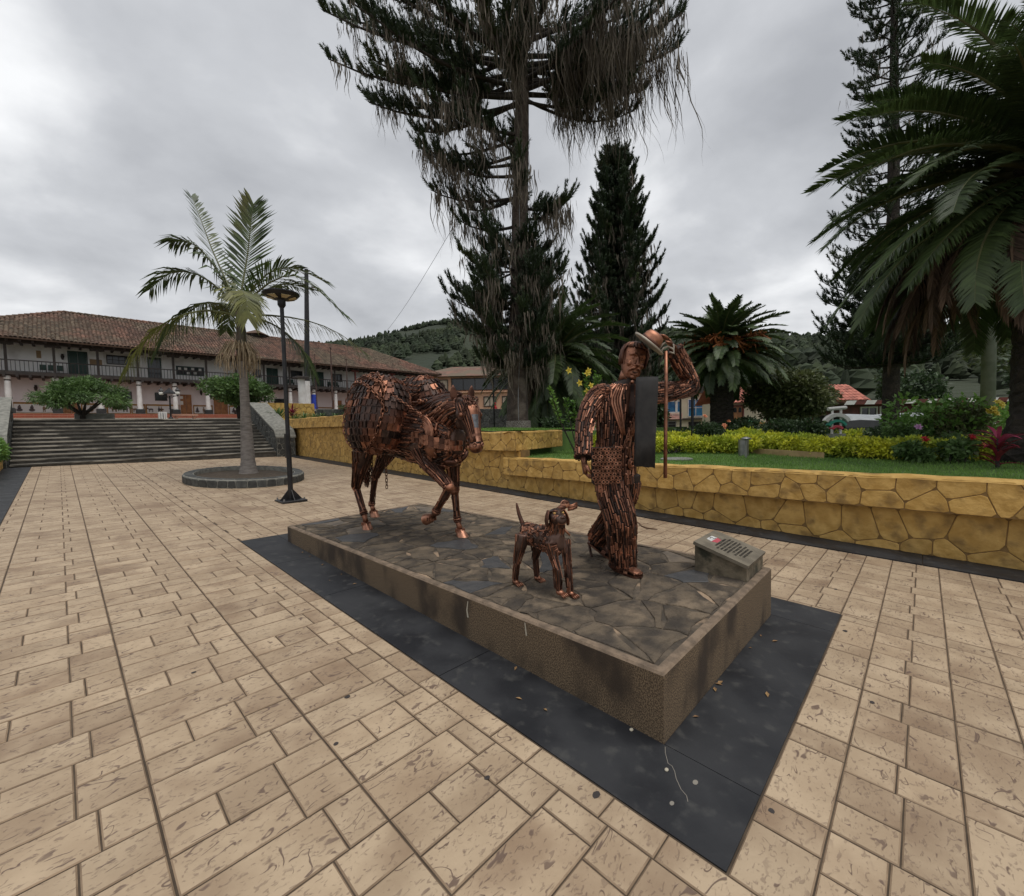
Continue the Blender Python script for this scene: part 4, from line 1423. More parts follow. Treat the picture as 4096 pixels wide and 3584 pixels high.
# yellow house with red doors
o, L = frame_thing('tiled_house', 'pale yellow house with pink red tile roof and carved red balcony door', (34.2, 10.8), (41.8, 2.8), .2)
mb = MB(); mb.box(0, 0, -.3, L, 3.2, 2.85); mb.build('wall', MATS['cream_wall'], o)
mb = MB(); mb.add([(-.4, -.6, 2.78), (L + .4, -.6, 2.78), (L + .4, 1.7, 4.15), (-.4, 1.7, 4.15), (L + .4, 3.8, 2.78), (-.4, 3.8, 2.78)], [(0, 1, 2, 3), (3, 2, 4, 5)]); rf = mb.build('roof', MATS['red_tile'], o)
gable_tiles(o, -.4, L + .4, -.6, 2.79, 1.7, 4.17, 'red_tile')
mb = MB(); mb.box(0, -.12, 1.12, L, 0, 1.25); mb.build('floor_band', MATS['ochre'], o)
opening(o, 'carved_door', .88, 1.86, 1.25, 2.62, 'red_timber', 'brown_door', 0, fw_=.1, leaf=True, depth=.1)
for x in (1.18, 1.56):
    MB().prism([(x + .12 * math.cos(a), -.05, 2.3 + .15 * math.sin(a)) for a in np.linspace(0, math.pi, 7)] + [(x - .12, -.05, 2.05), (x + .12, -.05, 2.05)], (0, .03, 0)).build('door_light', MATS['dark_glass'], o)
opening(o, 'shutter_door', 1.53, 2.55, .1, 1.0, 'red_timber', 'red_timber', 0, fw_=.08, mull=3, bars=4, depth=.06)
opening(o, 'shutter_door', 8.2, 9.0, -.1, 1.0, 'red_timber', 'red_timber', 0, fw_=.08, mull=1, bars=2, depth=.06)
opening(o, 'carved_door', 5.6, 6.6, 1.25, 2.62, 'red_timber', 'brown_door', 0, fw_=.1, leaf=True, depth=.1)
M('green_banner', (.10, .28, .14), rough=.8)
MB().box(1.9, -.16, 1.27, 2.8, -.13, 1.52).build('green_banner', MATS['green_banner'], o)

# timber house with chequered fascia
o, L = frame_thing('timber_house', 'low red timber house with white window frames and chequered red white fascia', (23.2, 1.9), (30.5, -5.8), .4)
mb = MB(); mb.box(0, 0, -.3, L, 6, 1.95); mb.build('wall', MATS['red_timber'], o)
mb = MB(); mb.add([(-.5, -.8, 1.9), (L + .5, -.8, 1.9), (L + .5, 6.5, 2.0), (-.5, 6.5, 2.0), (-.5, -.8, 1.82), (L + .5, -.8, 1.82), (L + .5, 6.5, 1.92), (-.5, 6.5, 1.92)], [(0, 1, 2, 3), (7, 6, 5, 4), (0, 4, 5, 1), (1, 5, 6, 2), (2, 6, 7, 3), (3, 7, 4, 0)]); mb.build('roof', MATS['roof_under'], o)
n = int((L + 1) / .45)
for i in range(n):
    x = -.5 + i * .45
    MB().prism([(x, -.83, 1.78), (x + .43, -.83, 1.78), (x + .56, -.83, 1.96), (x + .13, -.83, 1.96)], (0, .025, 0)).build('fascia_board', MATS['red_cloth' if False else ('red_timber' if i % 2 else 'white_paint')], o)
for x in (.85, 1.75, 3.3, 4.6, 6.2):
    opening(o, 'window', x, x + .8, .75, 1.7, 'white_paint', 'dark_glass', 0, fw_=.06, mull=1 if x == .85 else 0, depth=.05)
mb = MB()
mb.prism([(1.95, -.02, 1.65), (2.45, -.02, 1.65), (2.3, -.02, 1.2), (2.4, -.02, .85), (2.1, -.02, .85)], (0, .006, 0)); mb.build('curtain', MATS['curtain'], o)

# tarp stall
o, L = frame_thing('tarp_stall', 'black tarpaulin covered stall with pale curved roof behind the hedges', (17.0, 1.1), (19.9, -2.1), .5)
o['category'] = 'stall'
rings = []
for x in np.linspace(0, L, 9):
    sag = .03 * math.sin(x * 3)
    rings.append([(x, 0, 0), (x, -.02, .75), (x, .03, .98 + sag), (x, .2, 1.13 + sag), (x, .6, 1.2 + sag), (x, 1.1, 1.2 + sag), (x, 1.5, 1.13), (x, 1.62, .95), (x, 1.65, 0)])
mb = MB(); mb.ringloft([r_[:3] for r_ in rings], caps=False, closed=False); mb.ringloft([r_[6:] for r_ in rings], caps=False, closed=False)
mb.add(rings[0], [tuple(range(9))]); mb.add(rings[-1], [tuple(range(8, -1, -1))]); mb.build('side_sheet', MATS['tarp'], o, smooth=False)
mb = MB(); mb.ringloft([r_[2:7] for r_ in rings], caps=False, closed=False); mb.build('roof_sheet', MATS['tarp_top'], o, smooth=True)

# painted garden monument: grey block, two posts, stacked arches
cx, cy, z0 = 11.72, .73, .82
t = thing('arch_monument', 'small grey block monument with white green and red curved arches on two posts', 'monument', (cx, cy, z0))
ax = Vector((.69, -.72, 0)); ay = Vector((.72, .69, 0))
c = Vector((cx, cy, z0))
mb = MB(); mb.obox(c + Vector((0, 0, .16)), ax * .17, ay * .1, (0, 0, .2)); blk = mb.build('block', MATS['concrete_pole'], t)
for q in (-.08, 0, .07):
    MB().obox(c + ax * q - ay * .1 + Vector((0, 0, .2)), ax * .03, ay * .004, (0, 0, .025)).build('plate', MATS['white_paint' if q else 'black_base'], blk)
for s_ in (-1, 1):
    MB().obox(c + ax * (.11 * s_) + Vector((0, 0, .66)), ax * .02, ay * .02, (0, 0, .32)).build('post', MATS['white_paint'], t)
M('arch_green', (.02, .22, .16), rough=.6)
M('arch_red', (.42, .05, .07), rough=.6)
M('arch_grey', (.50, .50, .48), rough=.6)
for zc, r_, wd, m in ((.40, .15, .055, 'arch_red'), (.44, .25, .06, 'arch_green'), (.50, .34, .09, 'arch_grey')):
    rings = []
    for a in np.linspace(R(32), R(148), 13):
        d = ax * math.cos(a) + Vector((0, 0, math.sin(a)))
        rings.append([c + Vector((0, 0, zc)) + d * (r_ - wd / 2) - ay * .06, c + Vector((0, 0, zc)) + d * (r_ + wd / 2) - ay * .06, c + Vector((0, 0, zc)) + d * (r_ + wd / 2) + ay * .06, c + Vector((0, 0, zc)) + d * (r_ - wd / 2) + ay * .06])
    mb = MB(); mb.ringloft(rings); mb.build('arch', MATS[m], t)
mb = MB(); mb.tube([c - ax * .22 + Vector((0, 0, .99)), c + ax * .24 + Vector((0, 0, 1.02))], .045, 8); mb.build('top_bar', MATS['arch_grey'], t)

# fallen stick on the paving behind the statues, manhole lid on the lawn
M('bark_stick', (.12, .07, .04), rough=.9)
STK = [(4.30, 2.36), (4.08, 2.18), (4.03, 2.07), (4.06, 1.99), (4.07, 1.93)]
t = thing('fallen_stick', 'thin curved brown stick lying on the paving behind the man statue', 'stick', (4.1, 2.1, gz(4.1, 2.1)))
mb = MB(); mb.tube([(STK[i][0], STK[i][1], gz(STK[i][0], STK[i][1], .012)) for i in range(5)], [.005, .009, .01, .009, .006], 6); mb.build('stick_body', MATS['bark_stick'], t)
t = thing('manhole_lid', 'flat round grey manhole lid in the lawn', 'lid', (6.3, 2.3, .82))
MB().lathe((6.35, 2.6, .82), [(.3, 0), (.3, .03), (.27, .04), (.02, .045)], 20).build('lid_disc', MATS['concrete_pole'], t)
# ------------------------------------------------------------------ foliage materials
M('leaf_dark', (0.051, 0.088, 0.031), (0.031, 0.058, 0.022), scale=1.5, rough=.55, island=.45, transl=.18)
M('leaf_mid', (0.107, 0.186, 0.049), (0.069, 0.128, 0.036), scale=1.5, rough=.55, island=.4, transl=.22)
M('leaf_olive', (0.112, 0.128, 0.045), (0.068, 0.090, 0.030), scale=1.2, rough=.6, island=.4, transl=.2, c3=(.12, .095, .04), s3=1.0, lo3=.55, hi3=.75)
M('leaf_light', (0.165, 0.300, 0.060), (0.105, 0.217, 0.045), scale=2, rough=.55, island=.35, transl=.3)
M('leaf_yellow', (0.691, 0.691, 0.065), (0.346, 0.432, 0.047), scale=2.2, rough=.55, island=.4, transl=.3)
M('leaf_red', (0.260, 0.023, 0.046), (0.117, 0.016, 0.026), scale=5, rough=.5, island=.5, transl=.25)
M('leaf_pink', (.55, .10, .20), (.36, .05, .11), scale=5, rough=.5, island=.3, transl=.25)
M('needle', (0.042, 0.067, 0.029), (0.026, 0.045, 0.021), scale=1.2, rough=.6, island=.5, transl=.15, c3=(.085, .11, .04), s3=.7, lo3=.55, hi3=.75)
M('moss', (.19, .16, .125), (.11, .092, .073), scale=1.5, rough=1, island=.35, transl=.2)
M('palm_green', (0.085, 0.129, 0.040), (0.053, 0.085, 0.030), scale=1.4, rough=.5, island=.3, rnd=.25, transl=.2)
M('palm_yellow', (0.195, 0.195, 0.053), (0.128, 0.143, 0.038), scale=2, rough=.5, island=.3, rnd=.2, transl=.25)
M('palm_dead', (0.156, 0.106, 0.074), (0.096, 0.066, 0.050), scale=2, rough=.9, island=.35, rnd=.25, transl=.15)
M('king_green', (0.080, 0.115, 0.035), (0.051, 0.080, 0.027), scale=1.5, rough=.45, island=.35, rnd=.2, transl=.22, c3=(.13, .13, .035), s3=.9, lo3=.55, hi3=.72)
M('rachis', (.12, .13, .045), (.09, .09, .035), scale=3, rough=.6)
M('rachis_brown', (.14, .09, .055), rough=.8)
M('fruit_orange', (.36, .12, .03), (.24, .08, .025), scale=6, rough=.7, island=.3)
M('flower_stalk', (.42, .33, .22), (.30, .235, .155), scale=8, rough=.9, island=.2)
M('trunk_grey', (.23, .205, .185), (.16, .14, .125), scale=8, rough=.95, bump=.5, bscale=40, stretch=(1, 1, 3), c3=(.10, .09, .08), s3=2, lo3=.55, hi3=.8)
M('crownshaft', (.085, .055, .035), (.06, .055, .03), scale=5, rough=.5)
M('trunk_brown', (.080, .058, .046), (.05, .037, .03), scale=6, rough=1, bump=1, bscale=16, bdist=.05, c3=(.13, .105, .085), s3=2.2, lo3=.5, hi3=.7)
M('trunk_dark', (.030, .025, .021), (.05, .04, .032), scale=7, rough=1, bump=1, bscale=18, bdist=.05)
M('limewash', (.28, .26, .23), (.09, .07, .06), scale=45, rough=1, lo=.42, hi=.56)
M('flower_yellow', (.72, .55, .06), (.8, .66, .12), scale=9, rough=.6, transl=.2)
M('flower_red', (.52, .02, .03), (.38, .015, .02), scale=9, rough=.6)
M('flower_orange', (.62, .22, .10), rough=.6)
M('flower_lilac', (.55, .30, .52), rough=.6)
M('hill', (.018, .027, .013), (.027, .036, .016), scale=.012, rough=1, bump=.5, bscale=.2, bdist=3, c3=(.032, .04, .02), s3=.006, lo3=.5, hi3=.7)
M('hill_tree', (.024, .036, .019), (.036, .048, .022), scale=.02, rough=1, island=.4)

RH = Vector((.6907, -.7231, 0))     # to the right and away, level, as seen from the plaza corner
FH = Vector((.7231, .6907, 0))
UZ = Vector((0, 0, 1))


def unit(a):
    return a / np.maximum(np.linalg.norm(a, axis=-1, keepdims=True), 1e-9)


def leaf_quads(P, Dn, Nn, L, Wd):
    """kite-shaped leaves: base P, along Dn, face normal about Nn"""
    Sd = unit(np.cross(Dn, Nn))
    L = L[:, None]; Wd = Wd[:, None]
    v = np.stack([P, P + Dn * L * .45 + Sd * Wd * .5, P + Dn * L, P + Dn * L * .45 - Sd * Wd * .5], 1).reshape(-1, 3)
    return v, np.arange(len(v)).reshape(-1, 4)


def cat_geo(parts):
    V_, F_, k = [], [], 0
    for v, f in parts:
        V_.append(v); F_.append(f + k); k += len(v)
    return np.concatenate(V_), np.concatenate(F_)


def crown_cloud(rg, lobes, n, L, wd, out=.7, droop=.0, shell=.55):
    """leaves through ellipsoid lobes (cx,cy,cz,rx,ry,rz); denser near the surface, pointing outwards"""
    lob = np.array(lobes, float)
    vol = lob[:, 3] * lob[:, 4] * lob[:, 5]
    pick = rg.choice(len(lob), n, p=vol / vol.sum())
    d = unit(rg.normal(size=(n, 3)))
    r = (shell + (1 - shell) * rg.random(n)) ** .8
    # ragged edge: radius varies with direction
    wob = 1 + .16 * np.sin(d[:, 0] * 7 + pick * 2.1) * np.cos(d[:, 1] * 6 + pick) + .08 * rg.normal(size=n)
    P = lob[pick, :3] + d * lob[pick, 3:6] * (r * wob)[:, None]
    Dn = unit(d * out + rg.normal(size=(n, 3)) * .55 + np.array([0, 0, -droop]))
    Nn = unit(rg.normal(size=(n, 3)) + np.array([0, 0, .8]))
    return leaf_quads(P, Dn, Nn, L * rg.uniform(.6, 1.3, n), wd * rg.uniform(.6, 1.3, n))


def lobes_round(rg, c, rx, ry, rz, k, sz=.42):
    """k lobes spread over an ellipsoid"""
    d = unit(rg.normal(size=(k, 3)))
    rr = rg.uniform(.35, .75, k)[:, None]
    P = np.array(c) + d * np.array([rx, ry, rz]) * rr
    return np.concatenate([P, np.array([rx, ry, rz]) * rg.uniform(sz * .75, sz * 1.25, (k, 1))], 1)


def tree_thing(name, label, base, cat='tree', group=None):
    return thing(name, label, cat, base, group)


# ------------------------------------------------------------------ hills
PROF = [(-60, .10), (-20, .12), (5, .15), (15.5, .166), (23.4, .180), (26.2, .190), (29.2, .206), (32.3, .225), (35.4, .238), (38.9, .250), (40.9, .240), (43.5, .226), (51.6, .205), (59.6, .196), (65.6, .188), (72.6, .172), (77.6, .156), (82.2, .141), (86.3, .137), (90, .131), (94.7, .12), (110, .11), (150, .08)]
pa, pe = np.array(PROF).T


def hill_z(az, r):
    """terrain height at azimuth (deg) and distance from the plaza"""
    e_ = np.interp(az, pa, pe)
    top = e_ * 520
    t = np.clip((r - 95) / (520 - 95), 0, 1)
    h = 3.5 + (top - 3.5) * (t ** 1.15)
    over = np.clip((r - 520) / 500, 0, 1)
    h = h * (1 - .5 * over)
    p = (math.sin(math.radians(az)) * r * .012, math.cos(math.radians(az)) * r * .012, 0)
    return h + noise.fractal((p[0], p[1], 3.3), 1.0, 2.0, 4) * 9 * t * (1 - .6 * (abs(r - 520) < 60))


azs = np.arange(-60, 151, 1.1)
rs = [95, 120, 150, 185, 225, 270, 315, 360, 405, 445, 480, 505, 520, 540, 600, 720, 1000]
V_ = [(CAM_POS.x + math.sin(R(a)) * r, CAM_POS.y + math.cos(R(a)) * r, hill_z(a, r)) for r in rs for a in azs]
n = len(azs)
F_ = [(j * n + i, j * n + i + 1, (j + 1) * n + i + 1, (j + 1) * n + i) for j in range(len(rs) - 1) for i in range(n - 1)]
tag(npmesh('hills', V_, np.array(F_)[:, ::-1], MATS['hill'], smooth=True), kind='structure')
rg = np.random.default_rng(12)
parts = []
Vt, Ft = [], []
cnt = 0
while cnt < 6500:
    az = rg.uniform(10, 100)
    r = 110 + 425 * rg.random() ** .7
    dens = noise.noise((az * .11, r * .011, 8))
    ridge = r > 495
    if dens < (-.12 if az < 50 else -.16) and not (ridge and rg.random() < .12):
        continue
    cnt += 1
    x, y = CAM_POS.x + math.sin(R(az)) * r, CAM_POS.y + math.cos(R(az)) * r
    z = hill_z(az, r)
    h = rg.uniform(5, 10) * (1.0 if r > 200 else .65) * (.75 if az < 50 else 1.25) * (.55 if ridge and az < 50 else 1)
    tall = rg.random() < .35
    w_ = h * (rg.uniform(.16, .25) if tall else rg.uniform(.32, .5))
    k = len(Vt)
    prof = ((.15, .5), (.35, 1.0), (.6, .8), (.82, .5)) if not tall else ((.2, .6), (.4, .9), (.65, .7), (.85, .35))
    for t_, s_ in prof:
        for q in range(6):
            a = q * math.pi / 3 + t_ * 2 + az
            rr = w_ * s_ * rg.uniform(.6, 1.25)
            Vt.append((x + math.cos(a) * rr, y + math.sin(a) * rr, z + h * t_ + rg.uniform(-.06, .06) * h))
    Vt.append((x, y, z + h * rg.uniform(.95, 1.05)))
    for j in range(3):
        for q in range(6):
            q2 = (q + 1) % 6
            a, bq, c_, d_ = k + j * 6 + q, k + j * 6 + q2, k + j * 6 + 6 + q2, k + j * 6 + 6 + q
            Ft += [(a, bq, c_), (a, c_, d_)]
    for q in range(6):
        Ft.append((k + 18 + q, k + 18 + (q + 1) % 6, k + 24))
tag(npmesh('hill_forest', Vt, Ft, MATS['hill_tree']), 'dark green wood covering the hills beyond the town', 'forest', kind='stuff')


# ------------------------------------------------------------------ palm fronds
def frond(curve, n=60, leaf=.35, wd=.03, up_hint=(0, 0, 1), vee=.35, fwd=.55, droop=.25, start=.12, rg=None, tipscale=.45, rr=.012, basew=.03):
    """pinnate frond on a curve (k,3): returns (leaflet verts, faces), rachis points and radii"""
    rg = rg or RNG
    C_ = catmull(curve, 24)
    T = np.gradient(C_, axis=0); T = unit(T)
    ts = np.linspace(start, 1, n)
    idx = ts * 23
    i0 = np.minimum(idx.astype(int), 22); u = (idx - i0)[:, None]
    P = C_[i0] * (1 - u) + C_[i0 + 1] * u
    t = unit(T[i0] * (1 - u) + T[i0 + 1] * u)
    h = np.array(up_hint, float)
    if h.ndim == 1:
        h = np.tile(h, (n, 1))
    s = unit(np.cross(t, h))
    nn_ = unit(np.cross(s, t))
    geo = []
    prof = np.interp(ts, [0, .12, .35, .75, 1], [.35, .6, 1, .85, tipscale])
    for sg in (-1, 1):
        jit = rg.normal(size=(n, 3)) * .09
        D_ = unit(t * (fwd + .5 * ts[:, None] ** 2) + s * sg + nn_ * vee + np.array([0, 0, -1]) * droop * rg.uniform(.4, 1.5, (n, 1)) + jit)
        L = leaf * prof * rg.uniform(.85, 1.12, n)
        Nn = unit(nn_ - s * sg * .5)
        S_ = unit(np.cross(D_, Nn))
        w_ = wd * rg.uniform(.8, 1.2, n)
        mid = P + D_ * (L * .55)[:, None]
        tip = P + D_ * L[:, None] + np.array([0, 0, -1]) * (L * droop * .5)[:, None]
        v = np.stack([P - S_ * w_[:, None] * .25, P + S_ * w_[:, None] * .25, mid + S_ * w_[:, None] * .5, mid - S_ * w_[:, None] * .5, tip], 1).reshape(-1, 3)
        b_ = np.arange(n)[:, None] * 5
        f = np.concatenate([b_ + np.array([0, 1, 2]), b_ + np.array([0, 2, 3]), b_ + np.array([3, 2, 4])])
        geo.append((v, f))
    mb = MB()
    mb.tube([tuple(p) for p in C_[::3]] + [tuple(C_[-1])], list(np.linspace(basew, rr * .3, len(C_[::3]))) + [.002], 5)
    rv = np.array(mb.v); rf = []
    for f in mb.f:
        for k in range(1, len(f) - 1):
            rf.append((f[0], f[k], f[k + 1]))
    return cat_geo(geo), (rv, np.array(rf))


def arc_curve(L, e0, e1, k=6, side=0.0):
    """curve in the xz plane starting at elevation e0 (deg) and ending at e1"""
    p = np.zeros(3); out = [p.copy()]
    for i in range(k):
        a = math.radians(e0 + (e1 - e0) * ((i + .5) / k) ** 1.2)
        p = p + np.array([math.cos(a), side * i / k * .2, math.sin(a)]) * L / k
        out.append(p.copy())
    return np.array(out)


def frond_mesh(name, curve, leafmat, rachmat, **kw):
    (v1, f1), (v2, f2) = frond(curve, **kw)
    V_, F_ = cat_geo([(v1, f1), (v2, f2)])
    me = bpy.data.meshes.new(name)
    me.from_pydata([tuple(p) for p in V_], [], [tuple(int(i) for i in f) for f in F_])
    me.materials.append(leafmat); me.materials.append(rachmat)
    me.polygons.foreach_set('material_index', [0] * len(f1) + [1] * len(f2))
    me.update()
    return me


def date_palm(name, label, base, h, L, nf, seed, trunk_r, dead=0, lean=(0, 0), fruit=False, lw=.03, nleaf=60, e_min=-35, ffn=None):
    rg = np.random.default_rng(seed)
    t = thing(name, label, 'palm', base)
    base = Vector(base)
    top = base + Vector((lean[0], lean[1], h))
    mb = MB()
    rings = []
    K = int(h / .09)
    for i in range(K + 1):
        u = i / K
        c = base.lerp(top, u)
        rr = trunk_r * (1.25 - .35 * min(u * 5, 1) + (.35 * max(0, u - .72) / .28))
        ring = []
        for q in range(14):
            a = 2 * math.pi * (q + .5 * (i % 2)) / 14
            bump = 1 + (.08 if (q + i) % 2 else -.05) + rg.uniform(-.03, .03)
            ring.append(c + Vector((math.cos(a), math.sin(a), 0)) * rr * bump)
        rings.append(ring)
    mb.ringloft(rings)
    mb.build('trunk', MATS['trunk_dark'], t)
    meshes = {}
    for e0, e1 in ((84, 55), (70, 25), (55, 0), (40, -20), (22, -40), (5, -55), (-15, -65), (-40, -75)):
        meshes[e0] = [frond_mesh('frond', arc_curve(L, e0, e1, side=sd), MATS['palm_green'], MATS['rachis'], n=nleaf, leaf=L * .155, wd=lw, droop=.12 if e0 > 30 else .3, vee=.35 if e0 > 0 else .1, rg=rg, basew=L * .018, rr=.012) for sd in (-1, 1)]
    dm = [frond_mesh('dead_frond', arc_curve(L * .95, -28, -92), MATS['palm_dead'], MATS['rachis_brown'], n=int(nleaf * .8), leaf=L * .13, wd=lw, droop=.9, vee=-.2, rg=rg, basew=L * .018)] if dead else []
    keys = sorted(meshes)
    ga = math.pi * (3 - math.sqrt(5))
    for i in range(nf):
        u = (i + .5) / nf
        el = 86 - (86 - e_min) * u ** .85
        key = min(keys, key=lambda k_: abs(k_ - el))
        o = put('frond', meshes[key][i % 2], None, t)
        rad = trunk_r * .75 * min(1, u * 1.6)
        a = i * ga + rg.uniform(-.2, .2)
        o.location = top - base + Vector((math.cos(a) * rad, math.sin(a) * rad, .25 - .75 * u * trunk_r * 2))
        o.rotation_euler = (rg.uniform(-.12, .12), -R(el - key) * .8, a)
        s_ = rg.uniform(.86, 1.08) * (1 if u > .12 else .8)
        o.scale = (s_, s_, s_)
    for i in range(dead):
        o = put('dead_frond', dm[0], None, t)
        a = i * ga * 1.3 + rg.uniform(-.3, .3)
        o.location = top - base + Vector((math.cos(a) * trunk_r, math.sin(a) * trunk_r, -.5 * trunk_r - rg.uniform(0, .5)))
        o.rotation_euler = (rg.uniform(-.3, .3), R(rg.uniform(-12, 12)), a)
        s_ = rg.uniform(.6, 1.0); o.scale = (s_, s_, s_)
    if fruit:
        for i in range(30):
            a = rg.uniform(0, 2 * math.pi)
            mb = MB()
            P0 = top + Vector((math.cos(a), math.sin(a), .15)) * .25
            P1 = P0 + Vector((math.cos(a), math.sin(a), 0)) * rg.uniform(.7, 1.35) + Vector((0, 0, rg.uniform(.0, .4)))
            mb.tube([P0, P1], [.02, .01], 4)
            for q in range(26):
                dd_ = Vector(rg.normal(size=3)) * .17
                mb.tube([P1, P1 + dd_ + Vector((0, 0, -.12))], [.014, .034], 4)
            mb.build('fruit_cluster', MATS['fruit_orange'], t)
    return t


date_palm('date_palm', 'big date palm with a skirt of dead fronds towering behind the pink cordyline', (8.35, -2.2, .75), 4.45, 2.85, 120, 3, .38, dead=90, nleaf=150, lw=.030, e_min=-32)
date_palm('date_palm', 'date palm with orange fruit clusters behind the yellow hedges', (18.2, 5.56, .75), 3.95, 2.5, 130, 5, .50, dead=0, fruit=True, nleaf=84, lw=.06, e_min=-20)
date_palm('date_palm', 'dark date palm standing right behind the mossy conifer trunk', (11.6, 9.7, 1.4), 2.9, 2.9, 110, 8, .46, dead=10, nleaf=84, lw=.05, e_min=-68)

# ------------------------------------------------------------------ king palm in its planter
kx, ky_ = 1.55, 12.35
kb = Vector((kx, ky_, gz(kx, ky_)))
pt = thing('planter_ring', 'low oval ring planter of dark stones round the slender palm', 'planter', (1.3, 11.85, gz(1.3, 11.85)))
EA, EB, EC = 1.28, 1.75, Vector((1.32, 11.75, 0))


def ellp(a, off=0.0):
    return Vector((EC.x + (EA + off) * math.cos(a), EC.y + (EB + off) * math.sin(a), 0))


rings = []
for i in range(49):
    a = 2 * math.pi * i / 48
    o_, i_ = ellp(a), ellp(a, -.22)
    zb = gz(o_.x, o_.y); zi = gz(i_.x, i_.y)
    rings.append([o_ + UZ * (zb - .03), o_ + UZ * (zb + .175), ellp(a, -.02) + UZ * (zb + .195), i_ + UZ * (zi + .19), i_ + UZ * (zi + .0)])
mb = MB(); mb.ringloft(rings, caps=False, closed=False)
mb.build('ring_core', MATS['stone_joint'], pt)
per = 2 * math.pi * math.sqrt((EA ** 2 + EB ** 2) / 2)


def ring_fn(s, tt, h):
    a = -s / per * 2 * math.pi
    p = ellp(a, h)
    return Vector((p.x, p.y, gz(p.x, p.y) + tt))


stones(pt, MATS['dark_stone'], (0, .0, per, .175), ring_fn, .24, rows=1, seed=91, joint=.02, proud=.012)


def cap_fn(s, tt, h):
    a = s / per * 2 * math.pi
    p = ellp(a, -tt)
    return Vector((p.x, p.y, gz(p.x, p.y) + .19 + h))


stones(pt, MATS['dark_stone'], (0, .01, per, .21), cap_fn, .26, rows=1, seed=93, joint=.02, proud=.012)
mb = MB(); mb.add([Vector((p.x, p.y, gz(p.x, p.y, .09 + random.uniform(-.01, .015)))) for p in [ellp(2 * math.pi * i / 32, -.2) for i in range(32)]], [tuple(range(32))])
mb.build('planter_soil', MATS['soil'], pt)

kp = thing('king_palm', 'slender ringed palm with arching fronds and a tan flower cluster in the oval planter', 'palm', kb)
prof = []
for i in range(60):
    u = i / 59
    z = .05 + u * 3.05
    r_ = np.interp(u, [0, .04, .12, .35, .6, 1], [.25, .21, .172, .145, .115, .10])
    prof.append((r_ * (1.02 if i % 3 == 0 else .985), z))
mb = MB(); mb.lathe(kb, prof, 18); mb.build('trunk', MATS['trunk_grey'], kp, smooth=True)
mb = MB(); mb.tube([kb + UZ * 3.09, kb + UZ * 3.4 - RH * .01, kb + UZ * 3.9, kb + UZ * 4.42 - RH * .03], [.10, .13, .115, .08], 14); mb.build('crownshaft', MATS['crownshaft'], kp, smooth=True)
crown = kb + UZ * 4.38 - RH * .02


def kfrond(pts, n=48, leaf=.62, up=(0, 0, 1), droop=.35, vee=.25, wd=.05, seed=1, mat='king_green', fwd=.75):
    pts_ = [crown + RH * a + UZ * z_ + FH * d_ for a, z_, d_ in pts]
    me = frond_mesh('frond', np.array([tuple(p) for p in pts_]) - np.array(tuple(kb)), MATS[mat], MATS['rachis'], n=n, leaf=leaf, wd=wd, up_hint=up, droop=droop, vee=vee, fwd=fwd, rg=np.random.default_rng(seed), basew=.035, rr=.015)
    return put('frond', me, None, kp)


cdir = tuple(-FH)
kfrond([(0, 0, 0), (-.25, .7, 0), (-.75, 1.7, .2), (-1.15, 2.6, .4), (-1.45, 3.3, .5)], leaf=.55, up=tuple(-FH * .35 + RH * .9), droop=.05, seed=1)
kfrond([(0, 0, 0), (0, .8, .2), (.08, 1.6, .35), (.18, 2.4, .4), (.34, 2.95, .3)], leaf=.95, up=cdir, droop=.05, vee=.1, seed=2, n=54, wd=.06)
kfrond([(0, 0, 0), (-.25, .75, -.15), (-.6, 1.4, -.3), (-.95, 1.7, -.4), (-1.3, 1.72, -.45)], leaf=.8, droop=.55, seed=3, wd=.055)
kfrond([(0, 0, 0), (.4, .75, .1), (.95, 1.2, .2), (1.5, 1.2, .3), (2.2, .85, .3)], leaf=.75, droop=.25, vee=.4, seed=4, wd=.05)
kfrond([(0, 0, 0), (.5, .45, -.1), (1.2, .85, -.15), (1.9, .75, -.2), (2.85, -.15, -.2)], leaf=.85, droop=.4, seed=5, n=50)
kfrond([(0, -.05, 0), (.6, .02, .4), (1.4, -.05, .7), (2.2, -.35, .9), (3.0, -.95, 1.0)], leaf=.7, droop=.7, vee=0, seed=6, n=50, mat='palm_yellow')
kfrond([(0, 0, 0), (-.6, .3, .2), (-1.3, .35, .3), (-1.95, -.1, .3), (-2.45, -.95, .2)], leaf=.75, droop=.75, vee=0, seed=7, n=50)
kfrond([(0, -.1, 0), (-.5, -.05, -.5), (-1.1, -.35, -.9), (-1.65, -.9, -1.1), (-2.1, -1.65, -1.2)], leaf=.7, droop=.8, vee=0, seed=8, n=48, mat='palm_yellow')
kfrond([(0, 0, 0), (.3, .25, -.6), (.8, .2, -1.2), (1.15, -.1, -1.6), (1.3, -.6, -1.8)], leaf=.75, droop=.55, seed=9, mat='palm_yellow', n=46)
kfrond([(0, -.1, 0), (.5, -.15, .3), (1.0, -.45, .4), (1.45, -.95, .4), (1.75, -1.6, .35)], leaf=.65, droop=.7, vee=0, seed=10)
kfrond([(0, .1, 0), (-.3, .5, -.2), (-.8, .9, -.3), (-1.4, .95, -.4), (-2.0, .55, -.4)], leaf=.75, droop=.5, seed=11, n=46)
kfrond([(0, .1, 0), (.15, .5, .5), (.45, .95, .9), (.75, 1.15, 1.3), (1.2, 1.1, 1.7)], leaf=.7, droop=.35, seed=12)
kfrond([(0, 0, 0), (-.4, .3, .5), (-.8, .5, 1.0), (-1.2, .4, 1.5), (-1.6, 0, 1.9)], leaf=.7, droop=.4, seed=13)
rg = np.random.default_rng(4)
mb = MB()
fc = kb + UZ * 3.42
